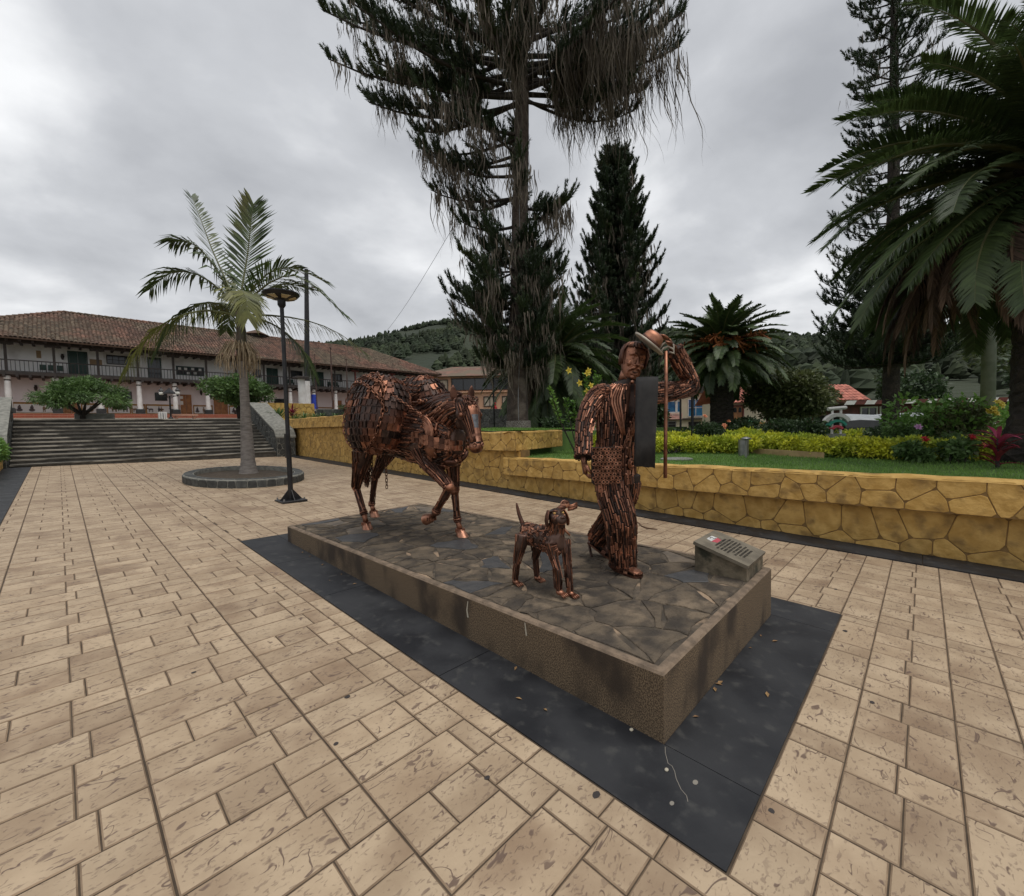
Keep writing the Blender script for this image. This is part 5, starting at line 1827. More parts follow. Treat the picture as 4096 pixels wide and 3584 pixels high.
for i in range(150):
    a = rg.uniform(0, 2 * math.pi)
    d = Vector((math.cos(a), math.sin(a), 0))
    r_ = rg.uniform(.22, .52)
    p0 = fc + d * .12
    hh = rg.uniform(.05, .22)
    mid = fc + d * r_ * .6 + UZ * hh - RH * .08
    p2 = fc + d * r_ - UZ * rg.uniform(.05, .25) - RH * .1
    p3 = p2 - UZ * rg.uniform(.15, .6) + Vector(rg.normal(size=3)) * .04
    mb.tube([p0, mid, p2, p3], [.012, .009, .008, .006], 4, caps=False)
tag(mb.build('flower_cluster', MATS['flower_stalk'], kp), kind='stuff')


# ------------------------------------------------------------------ conifers with upturned plumes and hanging moss
def plume(P, D_, L, rg, n=34, nl=.11, wd=.013, rad=.055):
    """brush of needles round a short axis"""
    P = np.array(P); D_ = np.array(D_); D_ = D_ / np.linalg.norm(D_)
    a = np.cross(D_, [0.3, .2, 1.0]); a /= np.linalg.norm(a); b_ = np.cross(D_, a)
    u = np.sort(rg.random(n)) ** .9
    th = np.arange(n) * 2.399 + rg.random() * 6
    rdir = a * np.cos(th)[:, None] + b_ * np.sin(th)[:, None]
    bend = UZ_NP * (.25 * L * (u ** 2))[:, None]
    p = P + D_ * (u * L)[:, None] + bend
    dirn = unit(rdir * .75 + D_ * .8 + UZ_NP * .25)
    tp = p + dirn * (nl * (1.15 - .55 * u) * rg.uniform(.8, 1.2, n))[:, None]
    s_ = unit(np.cross(dirn, rdir + D_ * .3)) * wd * .5
    v = np.stack([p - s_, p + s_, tp], 1).reshape(-1, 3)
    return v, np.arange(len(v)).reshape(-1, 3)


UZ_NP = np.array([0, 0, 1.0])


def strand(P, L, rg, wd, sway, seg=8):
    """hanging moss: a few twisted tapering ribbons"""
    z = np.linspace(0, 1, seg + 1)
    ph = rg.uniform(0, 6, 4)
    amp = .09 * min(L, 1.4)
    x = np.array(P)[None] + np.stack([amp * np.sin(z * (3.3 + 2 * L) + ph[0]) * z ** .7 + sway[0] * z ** 1.6 * L, amp * np.sin(z * (2.7 + 2 * L) + ph[1]) * z ** .7 + sway[1] * z ** 1.6 * L, -z * L], 1)
    w_ = wd * np.interp(z, [0, .15, .5, .85, 1], [.5, 1, .8, .35, .05]) * rg.uniform(.7, 1.3, seg + 1)
    a = ph[2] + z * rg.uniform(-1.5, 1.5)
    s_ = np.stack([np.cos(a), np.sin(a), 0 * a], 1) * w_[:, None]
    v = np.concatenate([x - s_, x + s_])
    i = np.arange(seg)
    f = np.stack([i, i + seg + 1, i + seg + 2, i + 1], 1)
    return v, f


class Conifer:
    def __init__(s, name, label, base, seed, trunk, mat_trunk='trunk_brown', white=None):
        s.t = thing(name, label, 'tree', base)
        s.rg = np.random.default_rng(seed)
        s.base = Vector(base)
        s.tp = [s.base + Vector(p) for p, r_ in trunk]; s.tr = [r_ for p, r_ in trunk]
        mb = MB()
        P = catmull([tuple(p) for p in s.tp], 26); rr = np.interp(np.linspace(0, 1, 26), np.linspace(0, 1, len(s.tr)), s.tr)
        rings = []
        for k, (p, r_) in enumerate(zip(P, rr)):
            rings.append([Vector(p) + Vector((math.cos(a), math.sin(a), 0)) * r_ * (1 + .09 * math.sin(3 * a + k * .3) + .06 * math.sin(5 * a - k * .5) + s.rg.uniform(-.03, .03)) for a in np.linspace(0, 2 * math.pi, 17)[:-1]])
        mb.ringloft(rings); mb.build('trunk', MATS[mat_trunk], s.t, smooth=True)
        s.P = P
        if white:
            mb = MB(); mb.ringloft([[Vector((q.x, q.y, 0)) + (Vector((q.x, q.y, 0)) - Vector((P[0][0], P[0][1], 0))) * .02 + UZ * z_ for q in rings[0 if j == 0 else 1]] for j, z_ in enumerate((s.base.z - .05, s.base.z + white))], caps=False)
            mb.build('white_foot', MATS['limewash'], s.t, smooth=True)
        s.pl, s.ms = [], []
        s.bm = MB()

    def at(s, z):
        return Vector((np.interp(z, s.P[:, 2], s.P[:, 0]), np.interp(z, s.P[:, 2], s.P[:, 1]), z))

    def branch(s, z, az, L, rise=.1, sag=.12, tipup=.25, r0=.05, plumes=14, pl=.5, side=1.0, moss=0, ml=(.5, 1.4), mw=.03, sway=(0, 0), start=.25, nn=34, wd=.013, nl=.11, upw=.7, fan=0, gaps=.12):
        rg = s.rg
        p0 = s.at(z)
        d = RH * math.cos(az) + FH * math.sin(az)
        sd = Vector((-d.y, d.x, 0))
        k = 7
        pts = []
        wig = rg.uniform(-.06, .06, 2) * L
        for i in range(k):
            u = i / (k - 1)
            pts.append(p0 + d * (L * u) + sd * (wig[0] * math.sin(u * 3)) + UZ * (rise * L * u - sag * L * math.sin(u * math.pi) + tipup * L * u ** 4))
        s.bm.tube(pts, list(np.linspace(r0, r0 * .25, k)), 6)
        C_ = catmull([tuple(p) for p in pts], 40)
        T = unit(np.gradient(C_, axis=0))
        for i in range(plumes):
            u = start + (1 - start) * (i + rg.random() * .8) / plumes
            j = min(int(u * 39), 39)
            sg = 1 if i % 2 else -1
            tdir = np.array(T[j])
            dirn = tdir * rg.uniform(.35, .8) + np.array(sd) * sg * side * rg.uniform(.1, .9) + UZ_NP * rg.uniform(.25, 1.0) * upw
            if rg.random() < gaps:
                continue
            LL = pl * rg.uniform(.55, 1.4) * (1.15 - .45 * u)
            s.pl.append(plume(C_[j], dirn, LL, rg, nn, nl, wd))
            if fan:
                for q_ in range(fan):
                    d3 = dirn + np.array(sd) * rg.uniform(-1.2, 1.2) + UZ_NP * rg.uniform(-.1, .9) + tdir * rg.uniform(-.3, .5)
                    s.pl.append(plume(C_[j] + rg.normal(size=3) * .05, d3, LL * rg.uniform(.5, 1.1), rg, int(nn * .8), nl, wd))
            # second order brush
            if rg.random() < .6:
                q = C_[j] + unit(dirn[None])[0] * LL * .45
                s.pl.append(plume(q, dirn + np.array(sd) * -sg * .9 + UZ_NP * .3, LL * .6, rg, int(nn * .6), nl, wd))
        s.pl.append(plume(C_[-3], T[-1] + UZ_NP * .35, pl * 1.0, rg, nn + 10, nl, wd))
        for i in range(moss):
            u = .32 + .66 * rg.random() ** .8
            j = int(u * 39)
            LL = ml[0] + (ml[1] - ml[0]) * rg.random() ** 2.0
            c = C_[j] + rg.normal(size=3) * np.array([.16, .16, .06])
            for q in range(rg.integers(4, 10)):
                s.ms.append(strand(c + rg.normal(size=3) * np.array([.1, .1, .05]), LL * rg.uniform(.35, 1.05), rg, mw * rg.uniform(.3, 1.1), np.array(sway) + rg.normal(size=2) * .05))

    def done(s, leafmat='needle'):
        s.bm.build('limbs', MATS['trunk_dark'], s.t, smooth=True)
        v, f = cat_geo(s.pl)
        tag(npmesh('crown', v, f, MATS[leafmat], s.t), kind='stuff')
        if s.ms:
            v, f = cat_geo(s.ms)
            tag(npmesh('hanging_moss', v, f, MATS['moss'], s.t), kind='stuff')


swr = (.03, -.04)
c1 = Conifer('mossy_conifer', 'tall conifer draped in long grey hanging moss behind the middle wall', (8.36, 8.63, 1.42), 31,
             [((0, 0, -.1), .40), ((.0, .02, .5), .34), ((.12, .05, 3.2), .285), ((.25, .05, 6.5), .25), ((.55, .05, 11.5), .2), ((.6, .1, 17), .13), ((.6, .1, 22), .05)], white=.3)
rg = c1.rg
PI = math.pi
# lower whorls (seen against the palm and the sky)
DENSE = dict(nn=48, wd=.034, nl=.17, sway=swr)
for z, L in ((3.6, 1.5), (4.2, 1.7), (4.8, 2.0), (5.3, 2.1), (5.8, 2.0), (6.4, 1.9), (7.0, 1.5)):
    for k in range(8):
        az = k * PI / 4 + rg.uniform(-.35, .35) + z
        LL = L * rg.uniform(.75, 1.1) * (1.05 if math.cos(az) < 0 else .75)
        c1.branch(z + rg.uniform(-.2, .2), az, LL, rise=.0, sag=.08, tipup=.18, r0=.04, plumes=14, pl=.5, moss=7, ml=(.3, 1.3), mw=.018, fan=1, **DENSE)
# middle: left arms with moss, gap of sky on the right
for z, az, L, ri in ((8.9, PI - .1, 2.9, .05), (9.6, PI + .25, 3.1, .1), (9.0, PI * .8, 2.5, .05), (10.3, PI - .3, 3.2, .0), (10.0, PI + .05, 3.3, .05), (8.6, .15, 1.7, .1), (8.2, -.35, 1.5, .05), (12.1, .12, 3.8, -.14), (12.0, -.3, 3.4, -.16), (9.2, PI * .5, 2.3, .1), (8.8, -PI * .5, 2.0, .0), (10.2, PI * 1.3, 2.8, .05), (8.0, PI, 1.9, .0), (10.8, PI * .9, 3.6, .02), (10.9, PI * 1.15, 3.4, .04)):
    c1.branch(z, az, L, rise=ri, sag=.07, tipup=.1, r0=.055, plumes=17, pl=.55, moss=22, ml=(.4, 2.0), mw=.018, fan=1, **DENSE)
# big spreading crown
for z, az, L, ri, mo in ((11.9, PI - .05, 5.0, .0, 12), (12.1, PI + .2, 4.6, .05, 14), (12.9, PI - .1, 6.5, .10, 12), (13.2, PI + .1, 6.1, .12, 12), (12.4, PI + .45, 4.8, .05, 18), (12.0, PI - .5, 4.4, .05, 18), (13.5, PI - .35, 5.6, .12, 14), (13.8, PI + .3, 5.4, .15, 14), (12.6, PI - .25, 5.6, .04, 12), (13.0, PI + .3, 5.2, .08, 14), (13.9, PI - .1, 6.0, .16, 10), (12.2, PI + .05, 4.0, .05, 16),
                      (12.6, .05, 5.2, .16, 40), (12.9, -.15, 4.9, .14, 44), (12.2, .25, 4.4, .12, 40), (13.4, .1, 4.6, .15, 44), (13.0, .45, 4.5, .15, 40), (12.3, -.45, 4.3, .12, 44), (13.8, -.3, 4.4, .15, 44), (12.6, -.75, 4.0, .12, 40), (13.2, .8, 4.0, .12, 36), (13.1, -.05, 3.2, .1, 40), (12.5, -.2, 3.0, .05, 40),
                      (12.0, PI * .5, 4.0, .1, 24), (12.6, -PI * .5, 3.8, .1, 26), (13.2, -PI * .42, 4.0, .1, 26), (12.3, -PI * .62, 3.9, .1, 24), (13.0, -PI * .8, 4.2, .1, 22), (11.8, -PI * .55, 2.8, .08, 20), (13.4, PI * .7, 4.4, .12, 18)):
    c1.branch(z, az, L, rise=ri, sag=.04, tipup=.07, r0=.08, plumes=30, pl=.66, moss=int(mo * (1.1 if math.cos(az) > -.2 else .8)), ml=(.4, 2.8 if math.cos(az) > -.2 else 1.5), mw=.02, fan=2 if math.cos(az) < .1 else 1, **DENSE)
for k in range(26):
    z = 14.2 + k * .28
    az = k * 2.399
    c1.branch(z, az, max(1.2, 4.6 - (z - 14) * .45), rise=.12, sag=.05, tipup=.08, r0=.07, plumes=18, pl=.66, moss=16 if math.cos(az) > -.3 else 6, ml=(.5, 2.2), mw=.02, fan=2, **DENSE)
# a few very long loose strands on the windward side
for k in range(26):
    c = c1.at(12.5) + RH * rg.uniform(2.2, 5.2) + UZ * rg.uniform(-.3, 1.2) + FH * rg.uniform(-.8, .8)
    L = rg.uniform(1.8, 3.6)
    for q in range(3):
        c1.ms.append(strand(np.array(c) + rg.normal(size=3) * .04, L * rg.uniform(.7, 1), rg, .016, np.array([.12, -.13]) + rg.normal(size=2) * .04, seg=9))
c1.done()
mb = MB(); a = c1.at(1.7); pts = [c1.at(z) - FH * (np.interp(z, [1.4, 5, 10], [.34, .28, .24])) + RH * (.02 + .02 * math.sin(z * 2)) for z in np.linspace(1.7, 10.5, 18)]
mb.tube(pts, .011, 5); mb.build('cable', MATS['grey_metal'], c1.t)
for q, (lat, z_) in enumerate(((-.85, 4.05), (.95, 3.95))):
    o_ = c1.at(z_) + RH * lat * .62 - FH * .1
    t = thing('flood_light', ('pale flood light fixed left of the mossy trunk', 'pale flood light fixed right of the mossy trunk')[q], 'light', o_)
    mb = MB(); mb.obox(o_, RH * .16 + UZ * .02, FH * .1, UZ * .05 + FH * .03); mb.build('housing', MATS['grey_metal'], t)
    mb = MB(); mb.tube([o_, c1.at(z_) + RH * lat * .3], .012, 5); mb.build('bracket', MATS['black_metal'], t)
    MB().obox(o_ - UZ * .055, RH * .14, FH * .085, UZ * .004).build('glass', MATS['lamp_white'], t)

c2 = Conifer('cone_conifer', 'dark cone shaped conifer with moss behind the mossy conifer', (20.5, 12.0, 1.0), 33, [((0, 0, 0), .4), ((0, 0, 6), .3), ((.2, .1, 12), .18), ((.3, .2, 16.6), .03)], 'trunk_dark')
rg = c2.rg
for z in np.arange(3.0, 16.6, .52):
    for k in range(7):
        L = 3.3 * (1 - (z - 2.2) / 15.2) ** .75 + .3
        c2.branch(z + rg.uniform(-.2, .2), k * 2 * PI / 7 + z * 1.7 + rg.uniform(-.2, .2), L * rg.uniform(.8, 1.12), rise=.0, sag=.1, tipup=.26, r0=.04, plumes=13, pl=.55, moss=4 if z < 12 else 1, ml=(.6, 2.0), mw=.03, sway=swr, nn=40, wd=.06, nl=.24, start=.08, upw=.35, gaps=.15, fan=1)
c2.done()

c3 = Conifer('sparse_conifer', 'tall thin conifer with sparse tufted branches behind the big palm', (14.05, -.2, .7), 35, [((0, 0, 0), .2), ((.05, .0, 3), .17), ((.3, .05, 8), .12), ((.62, .15, 13), .07), ((.7, .15, 15.5), .02)], 'trunk_dark')
rg = c3.rg
for z in np.arange(3.1, 6.0, .26):
    for k in range(7):
        c3.branch(z, k * 2 * PI / 7 + z * 2.1 + rg.uniform(-.3, .3), rg.uniform(1.2, 2.1) * (1 - max(0, z - 4.2) * .12), rise=.0, sag=.08, tipup=.15, r0=.03, plumes=14, pl=.36, nn=30, wd=.03, nl=.13, side=1.3, start=.1, fan=1)
for z in np.arange(6.2, 15.4, .36):
    for k in range(5):
        c3.branch(z, k * 2 * PI / 5 + z * 2.4 + rg.uniform(-.3, .3), rg.uniform(1.0, 1.6) * (1 - max(0, z - 6) * .05), rise=.22, sag=.05, tipup=.1, r0=.025, plumes=8, pl=.26, nn=26, wd=.026, nl=.1, side=1.3, start=.35, moss=1, ml=(.3, .6), mw=.01, fan=1)
c3.done()


# ------------------------------------------------------------------ broadleaf trees and shrubs
def shrub(name, label, base, lobes, n, L, wd, mat, seed, cat='bush', stems=0, stem_r=.03, droop=0, out=.7, group=None, shell=.55, trunk=None):
    rg = np.random.default_rng(seed)
    t = thing(name, label, cat, base, group)
    v, f = crown_cloud(rg, lobes, n, L, wd, out=out, droop=droop, shell=shell)
    tag(npmesh('foliage', v, f, MATS[mat], t), kind='stuff')
    if trunk:
        mb = MB()
        for pts, r_ in trunk:
            mb.tube(pts, r_, 8)
        mb.build('trunk', MATS['trunk_dark'], t, smooth=True)
    elif stems:
        mb = MB()
        lob = np.array(lobes)
        for i in range(stems):
            q = lob[rg.integers(len(lob)), :3]
            b_ = Vector(base) + Vector((*rg.uniform(-.1, .1, 2), 0))
            mb.tube([b_, b_.lerp(Vector(q), .55) + Vector((*rg.uniform(-.08, .08, 2), .05)), Vector(q)], [stem_r, stem_r * .7, stem_r * .35], 5)
        mb.build('stems', MATS['trunk_dark'], t)
    return t


rg = np.random.default_rng(77)
# spreading willow-leaved tree on the terrace
tb = Vector((-1.28, 22.75, 2.17))
lob = []
for k in range(34):
    a = rg.uniform(0, 2 * PI); r_ = math.sqrt(rg.random())
    p = tb + RH * (math.cos(a) * r_ * 1.55) + FH * (math.sin(a) * r_ * 1.35) + UZ * (.78 + .66 * (1 - r_ ** 2) - .18 * r_ + rg.uniform(-.12, .1))
    lob.append((*p, .36, .36, .22))
tr = []
for k in range(6):
    a = k * PI / 3 + .4
    e_ = tb + RH * math.cos(a) * .8 + FH * math.sin(a) * .7 + UZ * .85
    tr.append(([tb + UZ * -.02, tb + UZ * .18 + RH * .03 * math.cos(a), tb.lerp(e_, .5) + UZ * .05, e_], [.085, .065, .04, .02]))
shrub('terrace_tree', 'small spreading green tree with dark forked trunk at the top of the stairs', tb, lob, 15000, .15, .035, 'leaf_mid', 5, cat='tree', droop=.35, out=1.0, trunk=tr, shell=.3)
# dark rounded shrub tree behind the palm
cb_ = Vector((4.5, 24.6, 2.2))
lob = lobes_round(rg, cb_ + UZ * 1.55, 1.75, 1.4, .85, 26, .38)
shrub('rounded_tree', 'dense dark green shrub tree with reddish tips behind the slender palm', cb_, lob, 13000, .15, .085, 'leaf_mid', 6, cat='tree', trunk=[([cb_, cb_ + UZ * .6, cb_ + UZ * 1.3 + RH * .3], [.1, .08, .04]), ([cb_, cb_ + UZ * .6 - RH * .1, cb_ + UZ * 1.3 - RH * .5], [.1, .07, .04])])
shrub('clipped_bush', 'pale green clipped bush at the head of the dark parapet', (5.35, 23.6, 2.2), lobes_round(rg, (5.35, 23.6, 2.75), .5, .5, .28, 10, .5), 4500, .08, .05, 'leaf_light', 8, stems=3)
# round tree in the garden
rb = Vector((20.25, 3.45, .75))
lob = lobes_round(rg, rb + UZ * 1.85, 2.1, 1.9, 1.2, 46, .34)
shrub('rounded_tree', 'broad rounded olive green tree with pinkish tips in front of the tiled house', rb, lob, 24000, .17, .10, 'leaf_olive', 9, cat='tree', trunk=[([rb - UZ * .1, rb + UZ * .5, rb + UZ * 1.5 + RH * .5], [.14, .1, .05]), ([rb - UZ * .1 + RH * .1, rb + UZ * .55 - RH * .05, rb + UZ * 1.5 - RH * .7], [.13, .09, .05]), ([rb + UZ * .4, rb + UZ * 1.7 + FH * .3], [.1, .04])])
# hedge on the far left
hl_ = [(-3.75 + rg.uniform(-.15, .1), y, gz(-3.5, y) + rg.uniform(.45, 1.0), .34, .4, .34) for y in np.linspace(11.5, 18.4, 30)]
shrub('hedge', 'fresh light green hedge against the left stair parapet', (-3.75, 15.5, .4), hl_, 11000, .075, .05, 'leaf_light', 10, cat='hedge', stems=8)
hl_ = [(-3.22 + rg.uniform(-.05, .12), y, gz(-3.3, y) + rg.uniform(.5, .85), .16, .2, .22) for y in np.linspace(15.2, 18.4, 9)]
shrub('climbing_plant', 'bright green climbing plant spilling over the short yellow wall end', (-3.3, 17.5, .6), hl_, 3500, .08, .05, 'leaf_light', 11, cat='plant', stems=4)


def hedge_row(label, pts, w_, z0, h, n, seed, mat='leaf_yellow', L=.07, wd=.04):
    rg = np.random.default_rng(seed)
    lob = []
    for a, b_ in zip(pts[:-1], pts[1:]):
        a, b_ = Vector((*a, 0)), Vector((*b_, 0))
        k = max(2, int((b_ - a).length / (w_ * .55)))
        for i in range(k):
            p = a.lerp(b_, (i + .5) / k)
            for q in (-.3, .3):
                lob.append((p.x + rg.uniform(-.1, .1), p.y + q * w_ + rg.uniform(-.05, .05), z0 + h * .58 + rg.uniform(-.04, .05), w_ * .45, w_ * .45, h * .46))
    m_ = Vector((*pts[0], 0)).lerp(Vector((*pts[-1], 0)), .5)
    return shrub('clipped_hedge', label, (m_.x, m_.y, z0), lob, n, L, wd, mat, seed, cat='hedge', stems=10, stem_r=.015, out=.8)


hedge_row('yellow green clipped hedge beside the walking stick of the man statue', [(7.75, 4.1), (8.3, 3.4), (8.35, 2.7)], .55, .82, .34, 7000, 101)
hedge_row('yellow green clipped hedge with the bollard light at its end', [(8.5, 2.75), (8.6, 1.95)], .6, .82, .36, 5500, 102)
hedge_row('long yellow green hedge in front of the round olive tree', [(9.5, 2.3), (9.3, 1.3), (8.9, .9)], .6, .84, .40, 8000, 103)
hedge_row('bright yellow hedge in front of the small arch monument', [(8.35, .55), (8.3, -.5), (8.1, -1.1)], .6, .82, .34, 11000, 104)
hedge_row('yellow hedge behind the pink cordyline under the big palm', [(8.35, -1.25), (8.9, -2.4)], .55, .82, .34, 7000, 105)
hedge_row('yellow green hedge farther back below the fruiting palm', [(13.6, 6.4), (14.6, 4.9), (15.6, 3.2)], .9, .8, .42, 8000, 106, L=.09, wd=.055)
hedge_row('far yellow hedge in front of the tarpaulin stall', [(13.0, 1.0), (13.4, -.6), (13.6, -2.0)], .8, .8, .42, 7000, 107, L=.09, wd=.055)
hedge_row('yellow green hedge left of the slim garden lamp', [(11.6, 5.6), (12.2, 4.6)], .7, .8, .42, 5000, 108)
hedge_row('small yellow green shrub below the turned back beam', [(7.5, 5.4), (8.4, 5.3)], .45, .82, .4, 3600, 109)

# edging kerb of the garden path
M('path_edge', (.45, .32, .16), (.36, .25, .12), scale=6, rough=.9)
t = thing('path_edging', 'low tan stone edging curving along the garden path', 'edging', (8.6, 1.3, .8))
mb = MB(); pts = [(8.9, 2.0), (8.6, 1.5), (8.25, .95), (8.0, .5)]
mb.ringloft([[(x - .06, y - .04, .78), (x - .06, y - .04, .93), (x + .06, y + .04, .93), (x + .06, y + .04, .78)] for x, y in pts]); mb.build('edging_body', MATS['path_edge'], t)


def blade_plant(name, label, base, n, L, wd, mat, seed, cat='plant', e0=(35, 85), bend=40, cane=0.0, cmat='trunk_dark', k=6):
    """rosette of strap leaves (each one a part)"""
    rg = np.random.default_rng(seed)
    t = thing(name, label, cat, base)
    for i in range(n):
        a = i * 2.399 + rg.uniform(-.3, .3)
        el = rg.uniform(*e0)
        z_ = cane * (i / n) ** .8
        LL = L * rg.uniform(.7, 1.15)
        C_ = arc_curve(LL, el, el - bend * rg.uniform(.6, 1.4), k)
        ca, sa = math.cos(a), math.sin(a)
        V_ = []
        for j, p in enumerate(C_):
            u = j / k
            ww = wd * math.sin(min(1, u * 1.2 + .12) * math.pi * .5 if u < .6 else math.pi * .5) * (1 - u ** 2.2) + .002
            for q, dz in ((-1, .25), (0, 0), (1, .25)):
                x, y, z = p[0], q * ww * .5, p[2] + dz * ww
                V_.append((x * ca - y * sa, x * sa + y * ca, z + z_))
        F_ = [(j * 3 + q, j * 3 + q + 1, j * 3 + q + 4, j * 3 + q + 3) for j in range(k) for q in (0, 1)]
        me = bpy.data.meshes.new('leaf'); me.from_pydata(V_, [], F_); me.polygons.foreach_set('use_smooth', [True] * len(F_)); me.update()
        o = put('leaf', me, MATS[mat(i, n) if callable(mat) else mat], t)
    if cane:
        MB().tube([base, Vector(base) + UZ * cane], [.022, .016], 6).build('cane', MATS[cmat], t)
    return t


blade_plant('cordyline', 'pink leaved cordyline standing in the lawn in front of the big palm', (6.9, -1.62, .83), 34, .34, .065, lambda i, n: 'leaf_pink' if i > n * .72 else 'leaf_red', 3, e0=(15, 75), bend=50, cane=.42)
blade_plant('cordyline', 'dark red cordyline in the bed behind the street lamp', (5.75, 20.9, 2.06), 30, .5, .09, 'leaf_red', 4, e0=(20, 80), bend=45, cane=.45)
blade_plant('agave_plant', 'large grey green spiky rosette plant in the raised bed', (5.15, 20.9, 2.06), 34, .62, .10, 'leaf_mid', 5, e0=(12, 85), bend=18, cane=.12)
for k, (x, y) in enumerate(((5.0, 21.4), (5.6, 20.0), (5.75, 19.4), (5.9, 18.7), (5.7, 17.4), (5.8, 16.4), (5.9, 15.6))):
    blade_plant('strap_plant', ('leafy green strap plant left of the grey green rosette', 'leafy green strap plant beside the dark red cordyline', 'broad leaved green plant right of the dark red cordyline', 'low green strap plant on the raised bed edge', 'low leafy plant on the raised bed near the rubble wall', 'low tufted plant midway on the tall yellow wall', 'last tufted plant on the tall yellow wall bed')[k], (x, y, 2.06), 22, (.5, .45, .5, .4, .34, .3, .3)[k], .07, 'leaf_mid', 20 + k, e0=(25, 85), bend=70)

# hibiscus with yellow flowers
hb = Vector((7.0, 5.3, .82))
rg = np.random.default_rng(15)
t = thing('flowering_shrub', 'tall light green shrub with yellow trumpet flowers beside the man statue', 'shrub', hb)
mb = MB(); parts = []
tips = []
for k in range(15):
    lat = rg.uniform(-.85, .6); hgt = rg.uniform(1.1, 2.15)
    e_ = hb + RH * lat + FH * rg.uniform(-.4, .4) + UZ * hgt
    mid = hb.lerp(e_, .5) + RH * lat * .15
    mb.tube([hb + RH * lat * .15, mid, e_], [.02, .013, .006], 5)
    tips.append(e_)
    n = 80
    u = rg.random(n) ** .7
    P = np.array([tuple(mid.lerp(e_, float(x))) for x in u]) + rg.normal(size=(n, 3)) * .02
    a = rg.uniform(0, 2 * PI, n)
    Dn = unit(np.stack([np.cos(a), np.sin(a), rg.uniform(.1, .9, n)], 1))
    parts.append(leaf_quads(P, Dn, unit(rg.normal(size=(n, 3)) * .3 + UZ_NP), rg.uniform(.07, .13, n), rg.uniform(.04, .065, n)))
mb.build('stems', MATS['trunk_dark'], t)
v, f = cat_geo(parts); tag(npmesh('foliage', v, f, MATS['leaf_light'], t), kind='stuff')


def flower(parent, p, d, r_, mat, n=5, name='flower'):
    d = V3(d).normalized(); x, y = orth(d); p = V3(p)
    mb = MB()
    for i in range(n):
        a = 2 * PI * i / n
        o1 = x * math.cos(a) + y * math.sin(a); o2 = x * math.cos(a + .6) + y * math.sin(a + .6); o0 = x * math.cos(a - .6) + y * math.sin(a - .6)
        mb.add([p, p + d * r_ * .9 + o0 * r_ * .55, p + d * r_ * .9 + o1 * r_ * 1.1, p + d * r_ * .9 + o2 * r_ * .55], [(0, 1, 2, 3)])
    mb.cyl(p, p + d * r_ * 1.2, r_ * .06, n=4)
    return mb.build(name, MATS[mat], parent)


for p in (tips[0], tips[3], tips[5], tips[8]):
    flower(t, p, -FH + RH * rg.uniform(-.6, .6) + UZ * .2, .085, 'flower_yellow')
for q_ in ((-.35, 2.02, 'a'), (.12, 2.0, 'b'), (-.1, 1.72, 'c')):
    flower(t, hb + RH * q_[0] - FH * .35 + UZ * q_[1], -FH + RH * .5, .09, 'flower_yellow')


def flower_bush(name, label, base, w_, h, n, leafmat, flowers, seed, cat='bush', L=.08, wd=.045, tall=()):
    rg = np.random.default_rng(seed)
    base = Vector(base)
    t = shrub(name, label, base, lobes_round(rg, base + UZ * h * .55, w_, w_, h * .48, 12, .48), n, L, wd, leafmat, seed, cat=cat, stems=5, stem_r=.012)
    for lat, z_, m, r_ in flowers:
        p = base + RH * lat - FH * w_ * .9 + UZ * z_
        MB().tube([base + RH * lat * .5 + UZ * .1, p], [.006, .004], 4).build('flower_stem', MATS['leaf_mid'], t)
        for k in range(3):
            flower(t, p + Vector(rg.normal(size=3)) * r_ * .25, -FH * .6 + UZ * .8 + Vector(rg.normal(size=3)) * .4, r_, m, n=6)
    return t


flower_bush('rose_bush', 'rose bush with red blooms in front of the bright yellow hedge', (7.55, -.78, .82), .22, .34, 900, 'leaf_mid', [(-.02, .36, 'flower_red', .05)], 31)
flower_bush('rose_bush', 'rose bush with a red bloom and orange buds near the pink cordyline', (7.65, -1.25, .82), .24, .38, 1000, 'leaf_mid', [(-.02, .40, 'flower_red', .055), (.16, .3, 'flower_orange', .035)], 32)
flower_bush('lilac_flower_bush', 'dark leafed bush with one lilac bloom behind the bright yellow hedge', (9.0, -.55, .82), .4, .55, 2200, 'leaf_mid', [(.0, .52, 'flower_lilac', .06)], 33)
flower_bush('marigold_bush', 'bush with a cluster of yellow blooms beneath the dark conifer', (10.6, -1.35, .82), .6, .95, 3600, 'leaf_olive', [(.1, .85, 'flower_yellow', .07), (.22, .92, 'flower_yellow', .07), (.16, .74, 'flower_yellow', .07), (.02, .78, 'flower_yellow', .06)], 34)
flower_bush('rose_bush', 'tall rose bush with orange blooms near the slim garden lamp', (10.9, 3.6, .82), .5, .7, 2800, 'leaf_dark', [(-.3, .85, 'flower_orange', .06), (.25, .6, 'flower_orange', .07), (.35, .72, 'flower_orange', .05)], 35)
flower_bush('dark_bush', 'dark leafy bush between the two slim garden lamps', (13.2, 5.0, .82), .6, .6, 3000, 'leaf_dark', [], 36, L=.1, wd=.06)
flower_bush('dark_bush', 'dark green bush at the foot of the fruiting palm', (17.2, 4.6, .8), .9, .8, 3600, 'leaf_dark', [], 37, L=.12, wd=.07)
flower_bush('dark_bush', 'dark bush right of the arch monument', (11.4, -.3, .82), .55, .55, 2600, 'leaf_dark', [(.1, .5, 'flower_red', .05)], 38)
flower_bush('dark_bush', 'green bush left of the arch monument', (12.6, 1.7, .82), .8, .75, 3600, 'leaf_dark', [], 39, L=.1, wd=.06)
flower_bush('low_bush', 'low blue green bush behind the red roses', (8.9, -1.35, .82), .5, .4, 2600, 'leaf_mid', [], 40)
flower_bush('leafy_sapling', 'leafy green sapling in front of the chequered fascia house', (10.7, -1.0, .82), .75, 1.2, 1500, 'leaf_light', [], 41, cat='sapling', L=.13, wd=.06)
